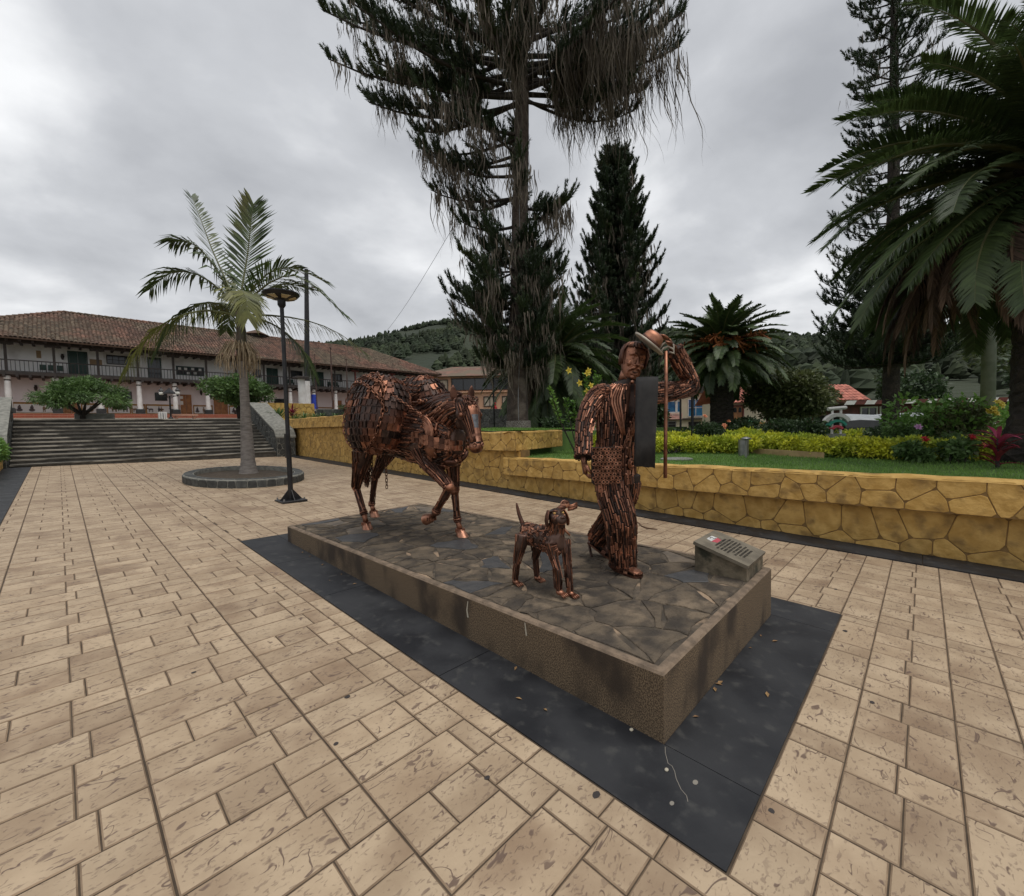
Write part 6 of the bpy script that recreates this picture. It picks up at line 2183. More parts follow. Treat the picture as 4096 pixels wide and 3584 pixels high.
flower_bush('leafy_sapling', 'light leafed sapling against the concrete pole', (12.6, -2.6, .82), .8, .95, 1800, 'leaf_light', [], 42, cat='sapling', L=.12, wd=.06)
flower_bush('dark_bush', 'dark low bush at the foot of the mossy trunk', (8.9, 7.6, 1.42), .55, .4, 2000, 'leaf_dark', [], 43)
flower_bush('dark_bush', 'dark shrub under the date palm by the rubble wall', (12.5, 11.5, 1.4), 1.0, .8, 3000, 'leaf_dark', [], 44)
flower_bush('creeper', 'green creeper hanging over the dark rubble wall', (9.2, 22.0, 2.6), .7, .35, 1800, 'leaf_olive', [], 45, cat='plant')
# tall loose tree behind the concrete pole
gb = Vector((19.0, -3.5, .5))
lob = lobes_round(np.random.default_rng(6), gb + UZ * 4.2, 2.0, 2.0, 2.4, 26, .24)
shrub('loose_tree', 'loose airy tree with thin leaves behind the concrete utility pole', gb, lob, 5200, .17, .09, 'leaf_olive', 46, cat='tree', trunk=[([gb, gb + UZ * 2, gb + UZ * 4 + RH * .5, gb + UZ * 6], [.13, .1, .06, .02]), ([gb + UZ * 2, gb + UZ * 3.6 - RH * .9, gb + UZ * 5 - RH * 1.4], [.07, .05, .02]), ([gb + UZ * 3, gb + UZ * 4.4 + RH * 1.2], [.05, .02])])
for k, (x, y, h, w_) in enumerate(((31, -9, 5.0, 3.0), (36, -6, 5.5, 3.2), (27, -10, 4.2, 2.5), (33, 22, 6.0, 3.4), (29, 25, 5.5, 3.0), (43, 0, 5.0, 3.0), (30, 14.5, 3.6, 2.0))):
    q_ = Vector((x, y, .4))
    lob = lobes_round(np.random.default_rng(200 + k), q_ + UZ * h * .62, w_ * .7, w_ * .7, h * .42, 22, .38)
    shrub('street_tree', ('dark tree behind the timber house roof', 'second dark tree behind the timber house', 'dark tree beyond the concrete pole', 'dark tree behind the cone shaped conifer', 'dark tree left of the cream shop building', 'dark tree behind the tiled house', 'dark tree between the mossy conifer and the shop')[k], q_, lob, 6500, .28, .17, 'leaf_dark', 60 + k, cat='tree', trunk=[([q_, q_ + UZ * h * .5], [.16, .08])])

# a cable from the conifer to the colonial roof
t = thing('overhead_cable', 'thin dark cable running from the mossy conifer down to the colonial roof', 'cable', (8, 14, 7))
a_, b_ = c1.at(8.9) - RH * 1.6, Vector((15.5, 33.5, 7.6))
mb = MB(); mb.tube([a_.lerp(b_, u) - UZ * (.9 * math.sin(u * PI)) for u in np.linspace(0, 1, 14)], .008, 4); mb.build('wire', MATS['black_metal'], t)
# ------------------------------------------------------------------ copper scrap-metal statues
def copper(name, lo_, hi_, rough=.42, metal=.85, rnd=.3, dark=(.018, .012, .010)):
    m = M(name, lo_, hi_, scale=11, rough=rough, metal=metal, bump=.2, bscale=60, bdist=.003, rnd=rnd, island=.3, c3=dark, s3=8, lo3=.56, hi3=.74, rv=.08)
    return m


copper('copper', (.17, .076, .047), (.38, .175, .108), rough=.42)
copper('copper_bright', (.30, .14, .09), (.46, .235, .155), rough=.38, dark=(.16, .07, .045))
copper('copper_dark', (.075, .037, .027), (.15, .07, .047), rough=.48)
copper('copper_black', (.045, .032, .028), (.10, .06, .047), rough=.45, metal=.75)
M('copper_gap_shade', (.012, .008, .007), (.03, .018, .013), scale=20, rough=.7, metal=.3)  # near-black skin: shade between rods and inside satchel nuts is painted in
M('woven_black', (.011, .010, .010), (.020, .018, .017), scale=14, rough=.75, c3=(.045, .041, .037), s3=5, lo3=.5, hi3=.75)
nd, lk, b = nodes_of(MATS['woven_black'])
wv = nd.new('ShaderNodeTexWave'); wv.inputs['Scale'].default_value = 60; wv.bands_direction = 'DIAGONAL'
g_ = nd.new('ShaderNodeNewGeometry'); lk(g_.outputs['Position'], wv.inputs['Vector'])
bp = nd.new('ShaderNodeBump'); bp.inputs['Strength'].default_value = .12; bp.inputs['Distance'].default_value = .003; lk(wv.outputs['Fac'], bp.inputs['Height']); lk(bp.outputs[0], b.inputs['Normal'])
M('brass_eye', (.55, .33, .12), rough=.35, metal=.8)
M('steel_patch', (.20, .21, .22), (.13, .13, .14), scale=30, rough=.45, metal=.8)
M('pale_strap', (.42, .38, .31), (.34, .30, .24), scale=12, rough=.5, metal=.4)


class Loft:
    def __init__(s, st, m=48):
        s.A = catmull([[*c, *a, *b_] for c, a, b_ in st], m)
        s.m = m

    def row(s, u):
        x = min(max(u, 0), 1) * (s.m - 1)
        i = min(int(x), s.m - 2); t = x - i
        return s.A[i] * (1 - t) + s.A[i + 1] * t

    def pt(s, u, th, off=0.0):
        r = s.row(u)
        c, a, b_ = r[:3], r[3:6], r[6:9]
        la, lb = np.linalg.norm(a), np.linalg.norm(b_)
        return Vector(c + a * (math.cos(th) * (1 + off / la)) + b_ * (math.sin(th) * (1 + off / lb)))

    def nrm(s, u, th):
        r = s.row(u)
        a, b_ = r[3:6], r[6:9]
        n = a / (a @ a) * math.cos(th) + b_ / (b_ @ b_) * math.sin(th)
        return Vector(n).normalized()

    def add(s, mb, n=16, k=24):
        mb.ringloft([[s.pt(u, 2 * math.pi * i / n) for i in range(n)] for u in np.linspace(0, 1, k)])
        return s

    def length(s):
        return float(np.sum(np.linalg.norm(np.diff(s.A[:, :3], axis=0), axis=1)))

    def girth(s, u):
        r = s.row(u)
        a, b_ = np.linalg.norm(r[3:6]), np.linalg.norm(r[6:9])
        return math.pi * (3 * (a + b_) - math.sqrt((3 * a + b_) * (a + 3 * b_)))


def fuse(name, mb, mat, parent, vox=.012, smooth=3):
    """join overlapping shapes into one continuous skin"""
    me = mb.mesh('tmp', ORG.get(parent.name, Vector()))
    o = bpy.data.objects.new('tmp', me); COL.objects.link(o)
    r = o.modifiers.new('r', 'REMESH'); r.mode = 'VOXEL'; r.voxel_size = vox; r.use_smooth_shade = True
    if smooth:
        s_ = o.modifiers.new('s', 'SMOOTH'); s_.iterations = smooth; s_.factor = .5
    bpy.context.view_layer.update()
    me2 = bpy.data.meshes.new_from_object(o.evaluated_get(bpy.context.evaluated_depsgraph_get()))
    me2.name = name
    bpy.data.objects.remove(o); bpy.data.meshes.remove(me)
    me2.materials.clear()
    return put(name, me2, mat, parent)


UNIT = {}


def unit_mesh(kind, mat):
    key = (kind, mat)
    if key not in UNIT:
        mb = MB()
        if kind == 'rod':
            mb.tube([(0, 0, 0), (0, 0, .04), (0, 0, .96), (0, 0, 1)], [.8, 1, 1, .8], 6)
        elif kind == 'bolt':
            mb.tube([(0, 0, 0), (0, 0, .88)], [.85, .85], 6)
            mb.tube([(0, 0, .86), (0, 0, 1.0)], [1.5, 1.5], 6)
        elif kind == 'stud':
            mb.tube([(0, 0, 0), (0, 0, 1)], [.85, .85], 6)
            mb.tube([(0, 0, .2), (0, 0, .34)], [1.4, 1.4], 6)
        elif kind == 'nut':      # hexagonal ring, axis z, radius 1, height 1
            R1 = [[(math.cos(a) * r_, math.sin(a) * r_, z) for a in np.arange(6) * math.pi / 3] for r_, z in ((1, 0), (1, 1), (.66, 1), (.62, 0))]
            mb.ringloft(R1, caps=False)
        elif kind == 'plate':    # shingle plate: x width 1, z height 1 (hangs down), y out; with a raised pin on one side
            mb.obox((0, .0, 0), (.5, 0, 0), (0, .035, 0), (0, 0, .5))
            mb.obox((.42, .10, 0), (.12, 0, 0), (0, .13, 0), (0, 0, .36))
            mb.obox((-.30, .05, -.42), (.12, 0, 0), (0, .05, 0), (0, 0, .1))
        elif kind == 'ring':
            n = 10
            rr = [[(math.cos(a) * (1 + .28 * math.cos(t)), math.sin(a) * (1 + .28 * math.cos(t)), .28 * math.sin(t)) for t in np.arange(5) * 2 * math.pi / 5] for a in np.arange(n + 1) * 2 * math.pi / n]
            mb.ringloft(rr, caps=False)
        me = mb.mesh(kind)
        if kind in ('rod', 'bolt', 'stud', 'ring'):
            set_sharp(me, 70)
        me.materials.append(MATS[mat])
        UNIT[key] = me
    return UNIT[key]


class Bits:
    """many small pieces on a statue: the most visible become parts, the rest one joined part"""
    def __init__(s, parent, name, limit=300):
        s.p = parent; s.name = name; s.limit = limit; s.items = []

    def put(s, kind, mat, mtx, nrm=None):
        c = mtx.translation
        d = CAM_POS - c
        vis = 1.0 if nrm is None else nrm.dot(d.normalized())
        sz = max(mtx.col[0].length, mtx.col[1].length, mtx.col[2].length)
        s.items.append((sz / d.length * (1 if vis > .15 else .01), kind, mat, mtx))

    def rod(s, p0, p1, r, kind, mat, nrm=None):
        z = p1 - p0
        L = z.length
        if L < 1e-4:
            return
        z.normalize()
        x, y = orth(z)
        s.put(kind, mat, Matrix((x * r, y * r, z * L)).transposed().to_4x4() if False else mat_from(x * r, y * r, z * L, p0), nrm)

    def done(s, stuff_mat):
        org = ORG.get(s.p.name, Vector())
        s.items.sort(key=lambda a: -a[0])
        for _, kind, mat, mtx in s.items[:s.limit]:
            o = put(s.name if s.name else kind, unit_mesh(kind, mat), None, s.p)
            m = mtx.copy(); m.translation = m.translation - org
            o.matrix_local = m
        rest = {}
        for _, kind, mat, mtx in s.items[s.limit:]:
            rest.setdefault(mat, []).append((kind, mtx))
        Vs, Fs, Ms, k = [], [], [], 0
        mats_ = []
        for mat, lst in rest.items():
            mats_.append(mat)
            for kind, mtx in lst:
                me = unit_mesh(kind, mat)
                for v in me.vertices:
                    Vs.append(tuple(mtx @ v.co - org))
                for p in me.polygons:
                    Fs.append(tuple(i + k for i in p.vertices)); Ms.append(len(mats_) - 1)
                k += len(me.vertices)
        if Vs:
            me = bpy.data.meshes.new('joined_' + s.name)
            me.from_pydata(Vs, [], Fs)
            for m_ in mats_:
                me.materials.append(MATS[m_])
            me.polygons.foreach_set('material_index', Ms)
            me.update()
            tag(put('joined_' + s.name + 's', me, None, s.p), kind='stuff')


def mat_from(x, y, z, t):
    return Matrix(((x.x, y.x, z.x, t.x), (x.y, y.y, z.y, t.y), (x.z, y.z, z.z, t.z), (0, 0, 0, 1)))


SR = random.Random(3)
RODMATS = ['copper'] * 5 + ['copper_dark'] * 5 + ['copper_bright'] + ['copper_black'] * 2


def clad(bits, loft, u0=0.0, u1=1.0, gap=.0172, rl=(.055, .115), r=(.0066, .0092), th0=0.0, th1=2 * math.pi, tilt=0.0, mats=RODMATS, skip=None):
    """cover a loft with rods laid along it, in ragged rows"""
    L = loft.length()
    n = max(5, int(loft.girth((u0 + u1) / 2) * (th1 - th0) / (2 * math.pi) / gap))
    for i in range(n):
        th = th0 + (th1 - th0) * (i + .5) / n
        u = u0 - SR.uniform(0, rl[0]) / L
        while u < u1:
            ln = SR.uniform(*rl) / L
            a, b_ = max(u, u0), min(u + ln, u1)
            if b_ - a > .015 / L:
                th_ = th + SR.uniform(-.3, .3) * (th1 - th0) / n
                th2 = th_ + tilt * (b_ - a) + SR.uniform(-.35, .35) * (th1 - th0) / n
                rr = SR.uniform(*r)
                off = SR.uniform(-.002, .006)
                p0, p1 = loft.pt(a, th_, off), loft.pt(b_ - .003 / L, th2, off + SR.uniform(-.003, .004))
                if not (skip and skip(p0)):
                    bits.rod(p0, p1, rr, SR.choice(['rod', 'rod', 'bolt', 'stud']), SR.choice(mats), loft.nrm((a + b_) / 2, th_))
            u += ln + .004 / L


def chain(mb, pts, L=.04, W=.024, r=.0045, up_=Vector((0, 0, 1))):
    """oval links along a polyline"""
    P = [V3(p) for p in pts]
    dist = [0]
    for a, b_ in zip(P[:-1], P[1:]):
        dist.append(dist[-1] + (b_ - a).length)
    n = max(1, int(dist[-1] / (L * .78)))
    for i in range(n):
        s_ = (i + .5) / n * dist[-1]
        j = max(k for k in range(len(dist)) if dist[k] <= s_)
        j = min(j, len(P) - 2)
        t = (s_ - dist[j]) / max(dist[j + 1] - dist[j], 1e-6)
        c = P[j].lerp(P[j + 1], t); d = P[j + 1] - P[j]
        x, y = orth(d)
        mb.link(c, d, x if i % 2 else y, L, W, r, nu=10, nv=4)


X_, Y_, Z_ = Vector((1, 0, 0)), Vector((0, 1, 0)), Vector((0, 0, 1))
TOP = PH

# ================================================================== donkey with packs
hs = thing('pack_horse_statue', 'copper scrap metal pack horse statue carrying two plated loads on the plinth', 'statue', (.82, 3.4, TOP))
bx_ = .82


def yz(y, zc, hw, hh, x=bx_, tilt=0.0):
    return ((x, y, zc), (hw, 0, 0), (0, math.sin(tilt) * hh, math.cos(tilt) * hh))


body = Loft([yz(4.30, 1.50, .06, .08), yz(4.2, 1.49, .17, .19), yz(3.95, 1.50, .24, .26), yz(3.55, 1.50, .255, .28), yz(3.15, 1.48, .25, .32), yz(2.85, 1.45, .235, .31), yz(2.62, 1.42, .19, .25), yz(2.47, 1.41, .08, .11)])
neck = Loft([((.82, 2.98, 1.60), (.16, 0, 0), (0, .12, .26)), ((.815, 2.72, 1.66), (.125, 0, 0), (0, .07, .215)), ((.80, 2.52, 1.715), (.10, 0, 0), (0, .05, .165)), ((.79, 2.37, 1.73), (.085, 0, 0), (0, .03, .12))])
hf = Vector((-.25, -.97, 0)).normalized(); hside = Vector((.97, -.25, 0)).normalized()


def hd_(c, w_, d_, tilt=.35):
    f_ = (hf * math.cos(tilt) + Z_ * math.sin(tilt))
    return (c, tuple(hside * w_), tuple(f_ * d_))


head = Loft([hd_((.80, 2.41, 1.81), .075, .08), hd_((.80, 2.35, 1.74), .108, .125), hd_((.795, 2.30, 1.64), .098, .128), hd_((.79, 2.255, 1.54), .070, .10), hd_((.785, 2.215, 1.44), .056, .075), hd_((.782, 2.195, 1.375), .063, .072), hd_((.78, 2.195, 1.33), .05, .055)])


def limb(pts, rad, m=40):
    st_ = []
    P = [Vector(p) for p in pts]
    for i, p in enumerate(P):
        d = (P[min(i + 1, len(P) - 1)] - P[max(i - 1, 0)]).normalized()
        x = (X_ - d * X_.dot(d)).normalized(); y = d.cross(x)
        st_.append((tuple(p), tuple(x * rad[i]), tuple(y * rad[i])))
    return Loft(st_, m)


hl_u = {'hr': limb([(.62, 4.05, 1.45), (.57, 4.0, 1.25), (.565, 4.12, 1.0), (.565, 4.20, .83)], [.17, .115, .062, .046]),
        'hl': limb([(1.0, 4.1, 1.45), (1.02, 4.22, 1.22), (1.0, 4.42, 1.02), (1.0, 4.51, .90)], [.16, .105, .058, .044]),
        'fl': limb([(1.0, 2.86, 1.40), (1.05, 2.89, 1.18), (1.06, 2.885, 1.0), (1.06, 2.88, .84)], [.13, .08, .052, .043]),
        'fr': limb([(.66, 2.92, 1.40), (.68, 2.86, 1.21), (.71, 2.68, 1.07), (.725, 2.54, .955)], [.13, .085, .06, .046])}
hl_d = {'hr': limb([(.565, 4.20, .84), (.567, 4.12, .68), (.57, 4.03, .53)], [.038, .031, .030]),
        'hl': limb([(1.0, 4.51, .91), (1.0, 4.585, .7), (1.0, 4.64, .51)], [.036, .030, .029]),
        'fl': limb([(1.06, 2.88, .84), (1.065, 2.87, .68), (1.07, 2.855, .52)], [.038, .031, .030]),
        'fr': limb([(.725, 2.54, .955), (.722, 2.66, .81), (.72, 2.77, .68)], [.04, .033, .03])}
hooves = {'hr': ((.57, 4.03, .53), (.57, 3.99, .43), (.57, 3.95, TOP)), 'hl': ((1.0, 4.64, .51), (1.0, 4.60, .43), (1.0, 4.56, TOP)),
          'fl': ((1.07, 2.855, .52), (1.07, 2.82, .43), (1.07, 2.775, TOP)), 'fr': ((.72, 2.77, .68), (.72, 2.84, .61), (.72, 2.95, .575))}
mb = MB()
for lf in (body, neck, head, *hl_u.values(), *hl_d.values()):
    lf.add(mb)
# brow and jaw volumes
mb.ball(head.pt(.28, math.pi, -.02), .045); mb.ball(head.pt(.28, 0, -.02), .045); mb.ball((.80, 2.40, 1.62), .08, .09, .1)
mb.ball((.781, 2.188, 1.362), .068, .064, .058)
fuse('body', mb, MATS['copper_black'], hs, vox=.014)

bits = Bits(hs, 'rod', 240)
# neck: long mane strips sweeping from the poll down to the shoulder
mane = MB()
for k in range(15):
    th0 = math.pi * .5 + .12 + k * .115
    pts = []
    for i in range(9):
        u = 1 - i / 8
        th = th0 + (i / 8) ** 1.6 * (.55 + .3 * SR.random()) 
        pts.append(neck.pt(.03 + .95 * u, th, .012 + .004 * math.sin(i * 2 + k)))
    r_ = SR.uniform(.009, .014)
    mb = MB(); mb.tube(pts, [r_ * .7] + [r_] * 6 + [r_ * .8, r_ * .4], 6)
    mb.build('mane_strip', MATS[SR.choice(['copper', 'copper_dark', 'copper_dark', 'copper_black'])], hs, smooth=True)
    if k > 3:
        for i in range(2):
            u = SR.uniform(.15, .8)
            p0, p1 = neck.pt(u, th0 + .45, .016), neck.pt(u - .16, th0 + .55, .016)
            bits.rod(p0, p1, .014, 'rod', SR.choice(['copper_bright', 'copper']), neck.nrm(u, th0))
clad(bits, neck, .05, .95, gap=.024, rl=(.06, .13), r=(.008, .011), mats=['copper_dark', 'copper', 'copper_black'])
# crest of short overlapping links
for i in range(16):
    u = i / 15
    p = neck.pt(.02 + .95 * u, math.pi / 2, .012)
    bits.rod(p - Y_ * .03 + Z_ * .012, p + Y_ * .03 + Z_ * SR.uniform(.0, .012), .014, 'stud', 'copper_dark')
# chest and belly: scrap laid over the skin
clad(bits, body, .42, .97, gap=.03, rl=(.07, .16), r=(.008, .013), mats=['copper_dark', 'copper', 'copper_black', 'copper'], th0=math.pi * .55, th1=math.pi * 2.0)
scrap = Bits(hs, 'scrap_piece', 60)
for i in range(70):
    u, th = SR.uniform(.62, .97), SR.uniform(math.pi * .75, math.pi * 1.9)
    n_ = body.nrm(u, th); p = body.pt(u, th, .014)
    x, y = orth(n_)
    a = SR.uniform(0, 6.28)
    x, y = x * math.cos(a) + y * math.sin(a), y * math.cos(a) - x * math.sin(a)
    k = SR.random()
    if k < .4:
        r_ = SR.uniform(.018, .036); scrap.put('ring', SR.choice(['copper', 'copper_dark']), mat_from(x * r_, y * r_, n_ * r_, p), n_)
    elif k < .7:
        r_ = SR.uniform(.015, .03); scrap.put('nut', SR.choice(['copper_dark', 'copper_bright', 'copper']), mat_from(x * r_, y * r_, n_ * .022, p - n_ * .004), n_)
    else:
        L_b = SR.uniform(.05, .11); scrap.put('rod', 'copper', mat_from(y * .018, n_ * .018, x * L_b, p - x * L_b / 2), n_)
scrap.done('copper_dark')
# big chest bowls, shoulder arcs
for (u, th, r_, m) in ((.80, math.pi * 1.12, .085, 'copper'), (.88, math.pi * 1.45, .08, 'copper_dark'), (.9, math.pi * 1.72, .085, 'copper_dark')):
    n_ = body.nrm(u, th); x, y = orth(n_)
    mb = MB(); mb.ball(body.pt(u, th, -.01), r_, r_, .04, 14, 8, basis=(x, y, n_)); mb.build('chest_bowl', MATS[m], hs, smooth=True)
for k in range(7):
    mb = MB()
    r_ = .055 + k * .016
    c = Vector((.63, 2.76, 1.50))
    pts = []
    for i in range(9):
        a = R(65 + 130 * i / 8) - math.pi * .62
        q = c + Vector((0, -math.cos(a) * r_, math.sin(a) * r_ * 1.15))
        q.x = .625 - .05 * (1 - ((q.y - 2.8) / .3) ** 2)
        pts.append(q)
    mb.tube(pts, .0095, 6); mb.build('shoulder_band', MATS['copper_bright' if k % 2 else 'copper'], hs, smooth=True)
# breast collar: plated strap round the chest
plates = Bits(hs, 'collar_plate', 60)
for row in range(2):
    for k in range(22):
        a = R(-178 + 190 * k / 21)
        c = Vector((.80 + .29 * math.cos(a), 2.84 + .37 * math.sin(a), 1.46 + .03 * math.cos(a * 2) - row * .052 - .035 * max(0, -math.sin(a))))
        n_ = Vector((math.cos(a), math.sin(a), 0)); x = Vector((-math.sin(a), math.cos(a), 0))
        plates.put('plate', SR.choice(['copper', 'copper', 'copper_bright', 'copper_dark']), mat_from(x * .055, n_ * .07, Z_ * .05, c), n_)
plates.done('copper')
# head: face plate, nose band, cheek strips, eyes, ears, forelock chain
for i in range(13):
    th = math.pi * .5 + (i - 6) * .2
    if abs(i - 6) < 2:
        continue
    pts = [head.pt(u, th + .05 * math.sin(u * 6 + i), .006) for u in np.linspace(.12, .78, 8)]
    mb = MB(); mb.tube(pts, .0085, 5); mb.build('face_strip', MATS[SR.choice(['copper', 'copper_dark'])], hs, smooth=True)
for u0_, u1_, m in ((.16, .36, 'copper'), (.36, .55, 'steel_patch'), (.55, .80, 'copper_bright')):
    mb = MB()
    mb.ringloft([[head.pt(u, math.pi * .5 + q * .5, .012) for q in (-.75, -.4, 0, .4, .75)] for u in np.linspace(u0_, u1_, 6)], caps=False, closed=False)
    mb.build('face_plate', MATS[m], hs, smooth=True)
mb = MB()
mb.ringloft([[head.pt(u, a, .014) for a in np.linspace(0, 2 * math.pi, 21)] for u in (.63, .67)], caps=False, closed=False); mb.build('nose_band', MATS['copper_bright'], hs, smooth=True)
for sgn in (-1, 1):
    th = math.pi * .5 + sgn * 1.15
    e_ = head.pt(.32, th, .012); n_ = head.nrm(.32, th)
    mb = MB(); mb.ball(e_, .022); ey = mb.build('eye', MATS['copper'], hs, smooth=True)
    x, y = orth(n_)
    for r_ in (.032, .045):
        mb = MB()
        rr = [[e_ + n_ * (-.002) + (x * math.cos(a) + y * math.sin(a)) * (r_ + .006 * math.cos(t)) + n_ * .006 * math.sin(t) for t in np.arange(5) * 2 * math.pi / 5] for a in np.linspace(0, 2 * math.pi, 15)]
        mb.ringloft(rr, caps=False); mb.build('eye_ring', MATS['copper_dark'], hs, smooth=True)
    # nostril ring
    p = Vector((.781, 2.188, 1.385)) + hf * .055 + hside * (.040 * sgn)
    nn2 = (hf + hside * sgn * .7).normalized(); x, y = orth(nn2)
    mb = MB(); rr = [[p + (x * math.cos(a) + y * math.sin(a)) * (.017 + .007 * math.cos(t)) + nn2 * .009 * math.sin(t) for t in np.arange(5) * 2 * math.pi / 5] for a in np.linspace(0, 2 * math.pi, 13)]
    mb.ringloft(rr, caps=False); mb.build('nostril', MATS['copper_bright'], hs, smooth=True)
    # ear: pointed cupped shell
    eb = Vector((.80, 2.39, 1.81)) + hside * (.088 * sgn)
    et = eb + Z_ * .15 + hside * sgn * .012 + hf * .01
    rings = []
    for u, w_ in ((0, .024), (.25, .042), (.55, .042), (.8, .024), (1, .003)):
        c = eb.lerp(et, u)
        rings.append([c + hside * (w_ * math.cos(a)) * .9 - hf * (w_ * .8 * abs(math.sin(a)) ** 1.3 * (1 if math.sin(a) > 0 else -.15)) for a in np.linspace(0, 2 * math.pi, 13)[:-1]])
    mb = MB(); mb.ringloft(rings); mb.build('ear', MATS['copper_dark'], hs, smooth=True)
mb = MB(); mb.ball((.781, 2.188, 1.362), .072, .068, .062, 18, 12); mb.build('muzzle', MATS['copper'], hs, smooth=True)
mb = MB()
for k in range(7):
    a = head.pt(.03, math.pi * .5 + SR.uniform(-.9, .9), .03)
    chain(mb, [a, a + hf * .05 - Z_ * .01 + hside * SR.uniform(-.04, .05), a + hf * .09 - Z_ * .07 + hside * SR.uniform(-.06, .06), a + hf * .09 - Z_ * .13 + hside * SR.uniform(-.07, .07)], .036, .026, .006)
mb.build('forelock_chain', MATS['copper_dark'], hs, smooth=True)
# legs: lengthwise rods, knee caps, collars, hooves
for k_, lf in hl_u.items():
    clad(bits, lf, .12 if k_[0] == 'f' else .3, .98, gap=.024, rl=(.12, .25), r=(.008, .012), mats=['copper', 'copper_dark', 'copper_dark'])
for k_, lf in hl_d.items():
    clad(bits, lf, .03, .97, gap=.026, rl=(.2, .35), r=(.007, .010), mats=['copper_bright', 'copper', 'copper_dark'] if k_ in ('hr', 'fr', 'fl') else ['copper_dark', 'copper'])
    j = lf.pt(0, 0).lerp(lf.pt(0, math.pi), .5)
    mb = MB(); mb.ball(j, .052, .052, .05, 14, 10); mb.build('knee_joint', MATS['copper'], hs, smooth=True)
    a, b_, c = [Vector(p) for p in hooves[k_]]
    d = (b_ - a).normalized()
    prev = lf.pt(.9, 0).lerp(lf.pt(.9, math.pi), .5)
    d0 = (a - prev).normalized()
    for q, (o0, r_) in enumerate(((-.035, .044), (-.012, .05), (.012, .044))):
        mb = MB(); mb.lathe(a + d0 * o0, [(r_ * .8, -.012), (r_, -.006), (r_, .006), (r_ * .8, .012)], 14, axis=d0); mb.build('fetlock_collar', MATS['copper_dark' if q != 1 else 'copper'], hs, smooth=True)
    mb = MB(); mb.tube([a, a.lerp(b_, .5), b_], [.036, .030, .034], 10); mb.build('pastern', MATS['copper'], hs, smooth=True)
    # hoof: widening cone cut flat at the sole
    up_h = (b_ - c)
    fwd_h = Vector((0, -1, 0)) if k_ != 'fr' else (c - b_).normalized()
    if k_ != 'fr':
        rings = []
        for u, r_ in ((0, .038), (.12, .046), (.5, .055), (1, .064)):
            cc = b_.lerp(c, u); cc.z = b_.z + (TOP + .001 - b_.z) * u
            rings.append([cc + Vector((math.cos(t) * r_ * .95, math.sin(t) * r_ * 1.12, 0)) for t in np.linspace(0, 2 * math.pi, 17)[:-1]])
    else:
        ax = (c - b_).normalized(); x, y = orth(ax)
        rings = [[b_.lerp(c, u) + (x * math.cos(t) + y * math.sin(t)) * r_ for t in np.linspace(0, 2 * math.pi, 17)[:-1]] for u, r_ in ((0, .038), (.15, .048), (.6, .056), (1, .062))]
    mb = MB(); mb.ringloft(rings); mb.build('hoof', MATS['copper_bright'], hs, auto=60)
    for t in np.linspace(0, 2 * math.pi, 15)[:-1]:
        p = rings[1][0] * 0 + sum((Vector(q_) for q_ in rings[1]), Vector()) / 16
        o_ = Vector((math.cos(t), math.sin(t), 0)) * .047
        bits.rod(p + o_ + Z_ * .012, p + o_ * 1.08 - Z_ * .024, .007, 'rod', 'copper')
bits.done('copper_dark')


# packs: swollen loads faced with overlapping plates
class Pack:
    def __init__(s, c, rx, ry, rz, ex=.72, tilt=0.0, yawz=0.0):
        s.c = Vector(c); s.r = (rx, ry, rz); s.ex = ex
        s.M = Matrix.Rotation(yawz, 3, 'Z') @ Matrix.Rotation(tilt, 3, 'Y')

    def pt(s, lat, lon, off=0.0):
        f_ = lambda v: math.copysign(abs(v) ** s.ex, v)
        cl = abs(math.cos(lat)) ** s.ex
        p = Vector((s.r[0] * cl * f_(math.cos(lon)), s.r[1] * cl * f_(math.sin(lon)), s.r[2] * f_(math.sin(lat))))
        n_ = Vector((p.x / s.r[0] ** 2, p.y / s.r[1] ** 2, p.z / s.r[2] ** 2)).normalized()
        return s.c + s.M @ (p + n_ * off), (s.M @ n_)


def load(pk, lim, name):
    mb = MB()
    rings = [[pk.pt(-math.pi / 2 * .98 + math.pi * .98 * j / 18, 2 * math.pi * i / 36)[0] for i in range(36)] for j in range(19)]
    mb.ringloft(rings)
    par = mb.build('load', MATS['copper_black'], hs, smooth=True)
    pb = Bits(par, 'plate', lim)
    rowh = .072
    # rows by walking down the meridian
    lat = R(84)
    while lat > R(-84):
        ring = [pk.pt(lat, 2 * math.pi * i / 90)[0] for i in range(90)]
        per_ = sum((ring[i] - ring[i - 1]).length for i in range(90))
        n = max(4, int(per_ / .066))
        acc = 0; tgt = 0.0; cnt_ = 0
        for i in range(90):
            acc += (ring[i] - ring[i - 1]).length
            while acc >= tgt and cnt_ < n:
                lon = 2 * math.pi * i / 90
                p, n_ = pk.pt(lat, lon, .006)
                q, _ = pk.pt(lat, lon + .03, .006)
                x = (q - p); x = (x - n_ * x.dot(n_)).normalized()
                z = x.cross(n_); z = z if z.z > 0 else -z
                zt = (z - n_ * -.10).normalized() if False else (z * .99 - n_ * .07).normalized()
                y = zt.cross(x); y = y if y.dot(n_) > 0 else -y
                zone = noise.noise(p * 3.1)
                m = 'copper_black' if zone < -.12 else ('copper_dark' if zone < .12 else ('copper' if zone < .3 else 'copper_bright'))
                if SR.random() < .25:
                    m = SR.choice(['copper_dark', 'copper', 'copper_black'])
                pb.put('plate', m, mat_from(x * .066, y * .085, zt * .078, p), n_)
                tgt += per_ / n; cnt_ += 1
        # next latitude: step so that rows are rowh apart on the surface
        l2 = lat
        p0 = pk.pt(lat, math.pi)[0]
        while (pk.pt(l2, math.pi)[0] - p0).length < rowh and l2 > R(-88):
            l2 -= R(.4)
        lat = l2
    pb.done('copper_dark')
    return par


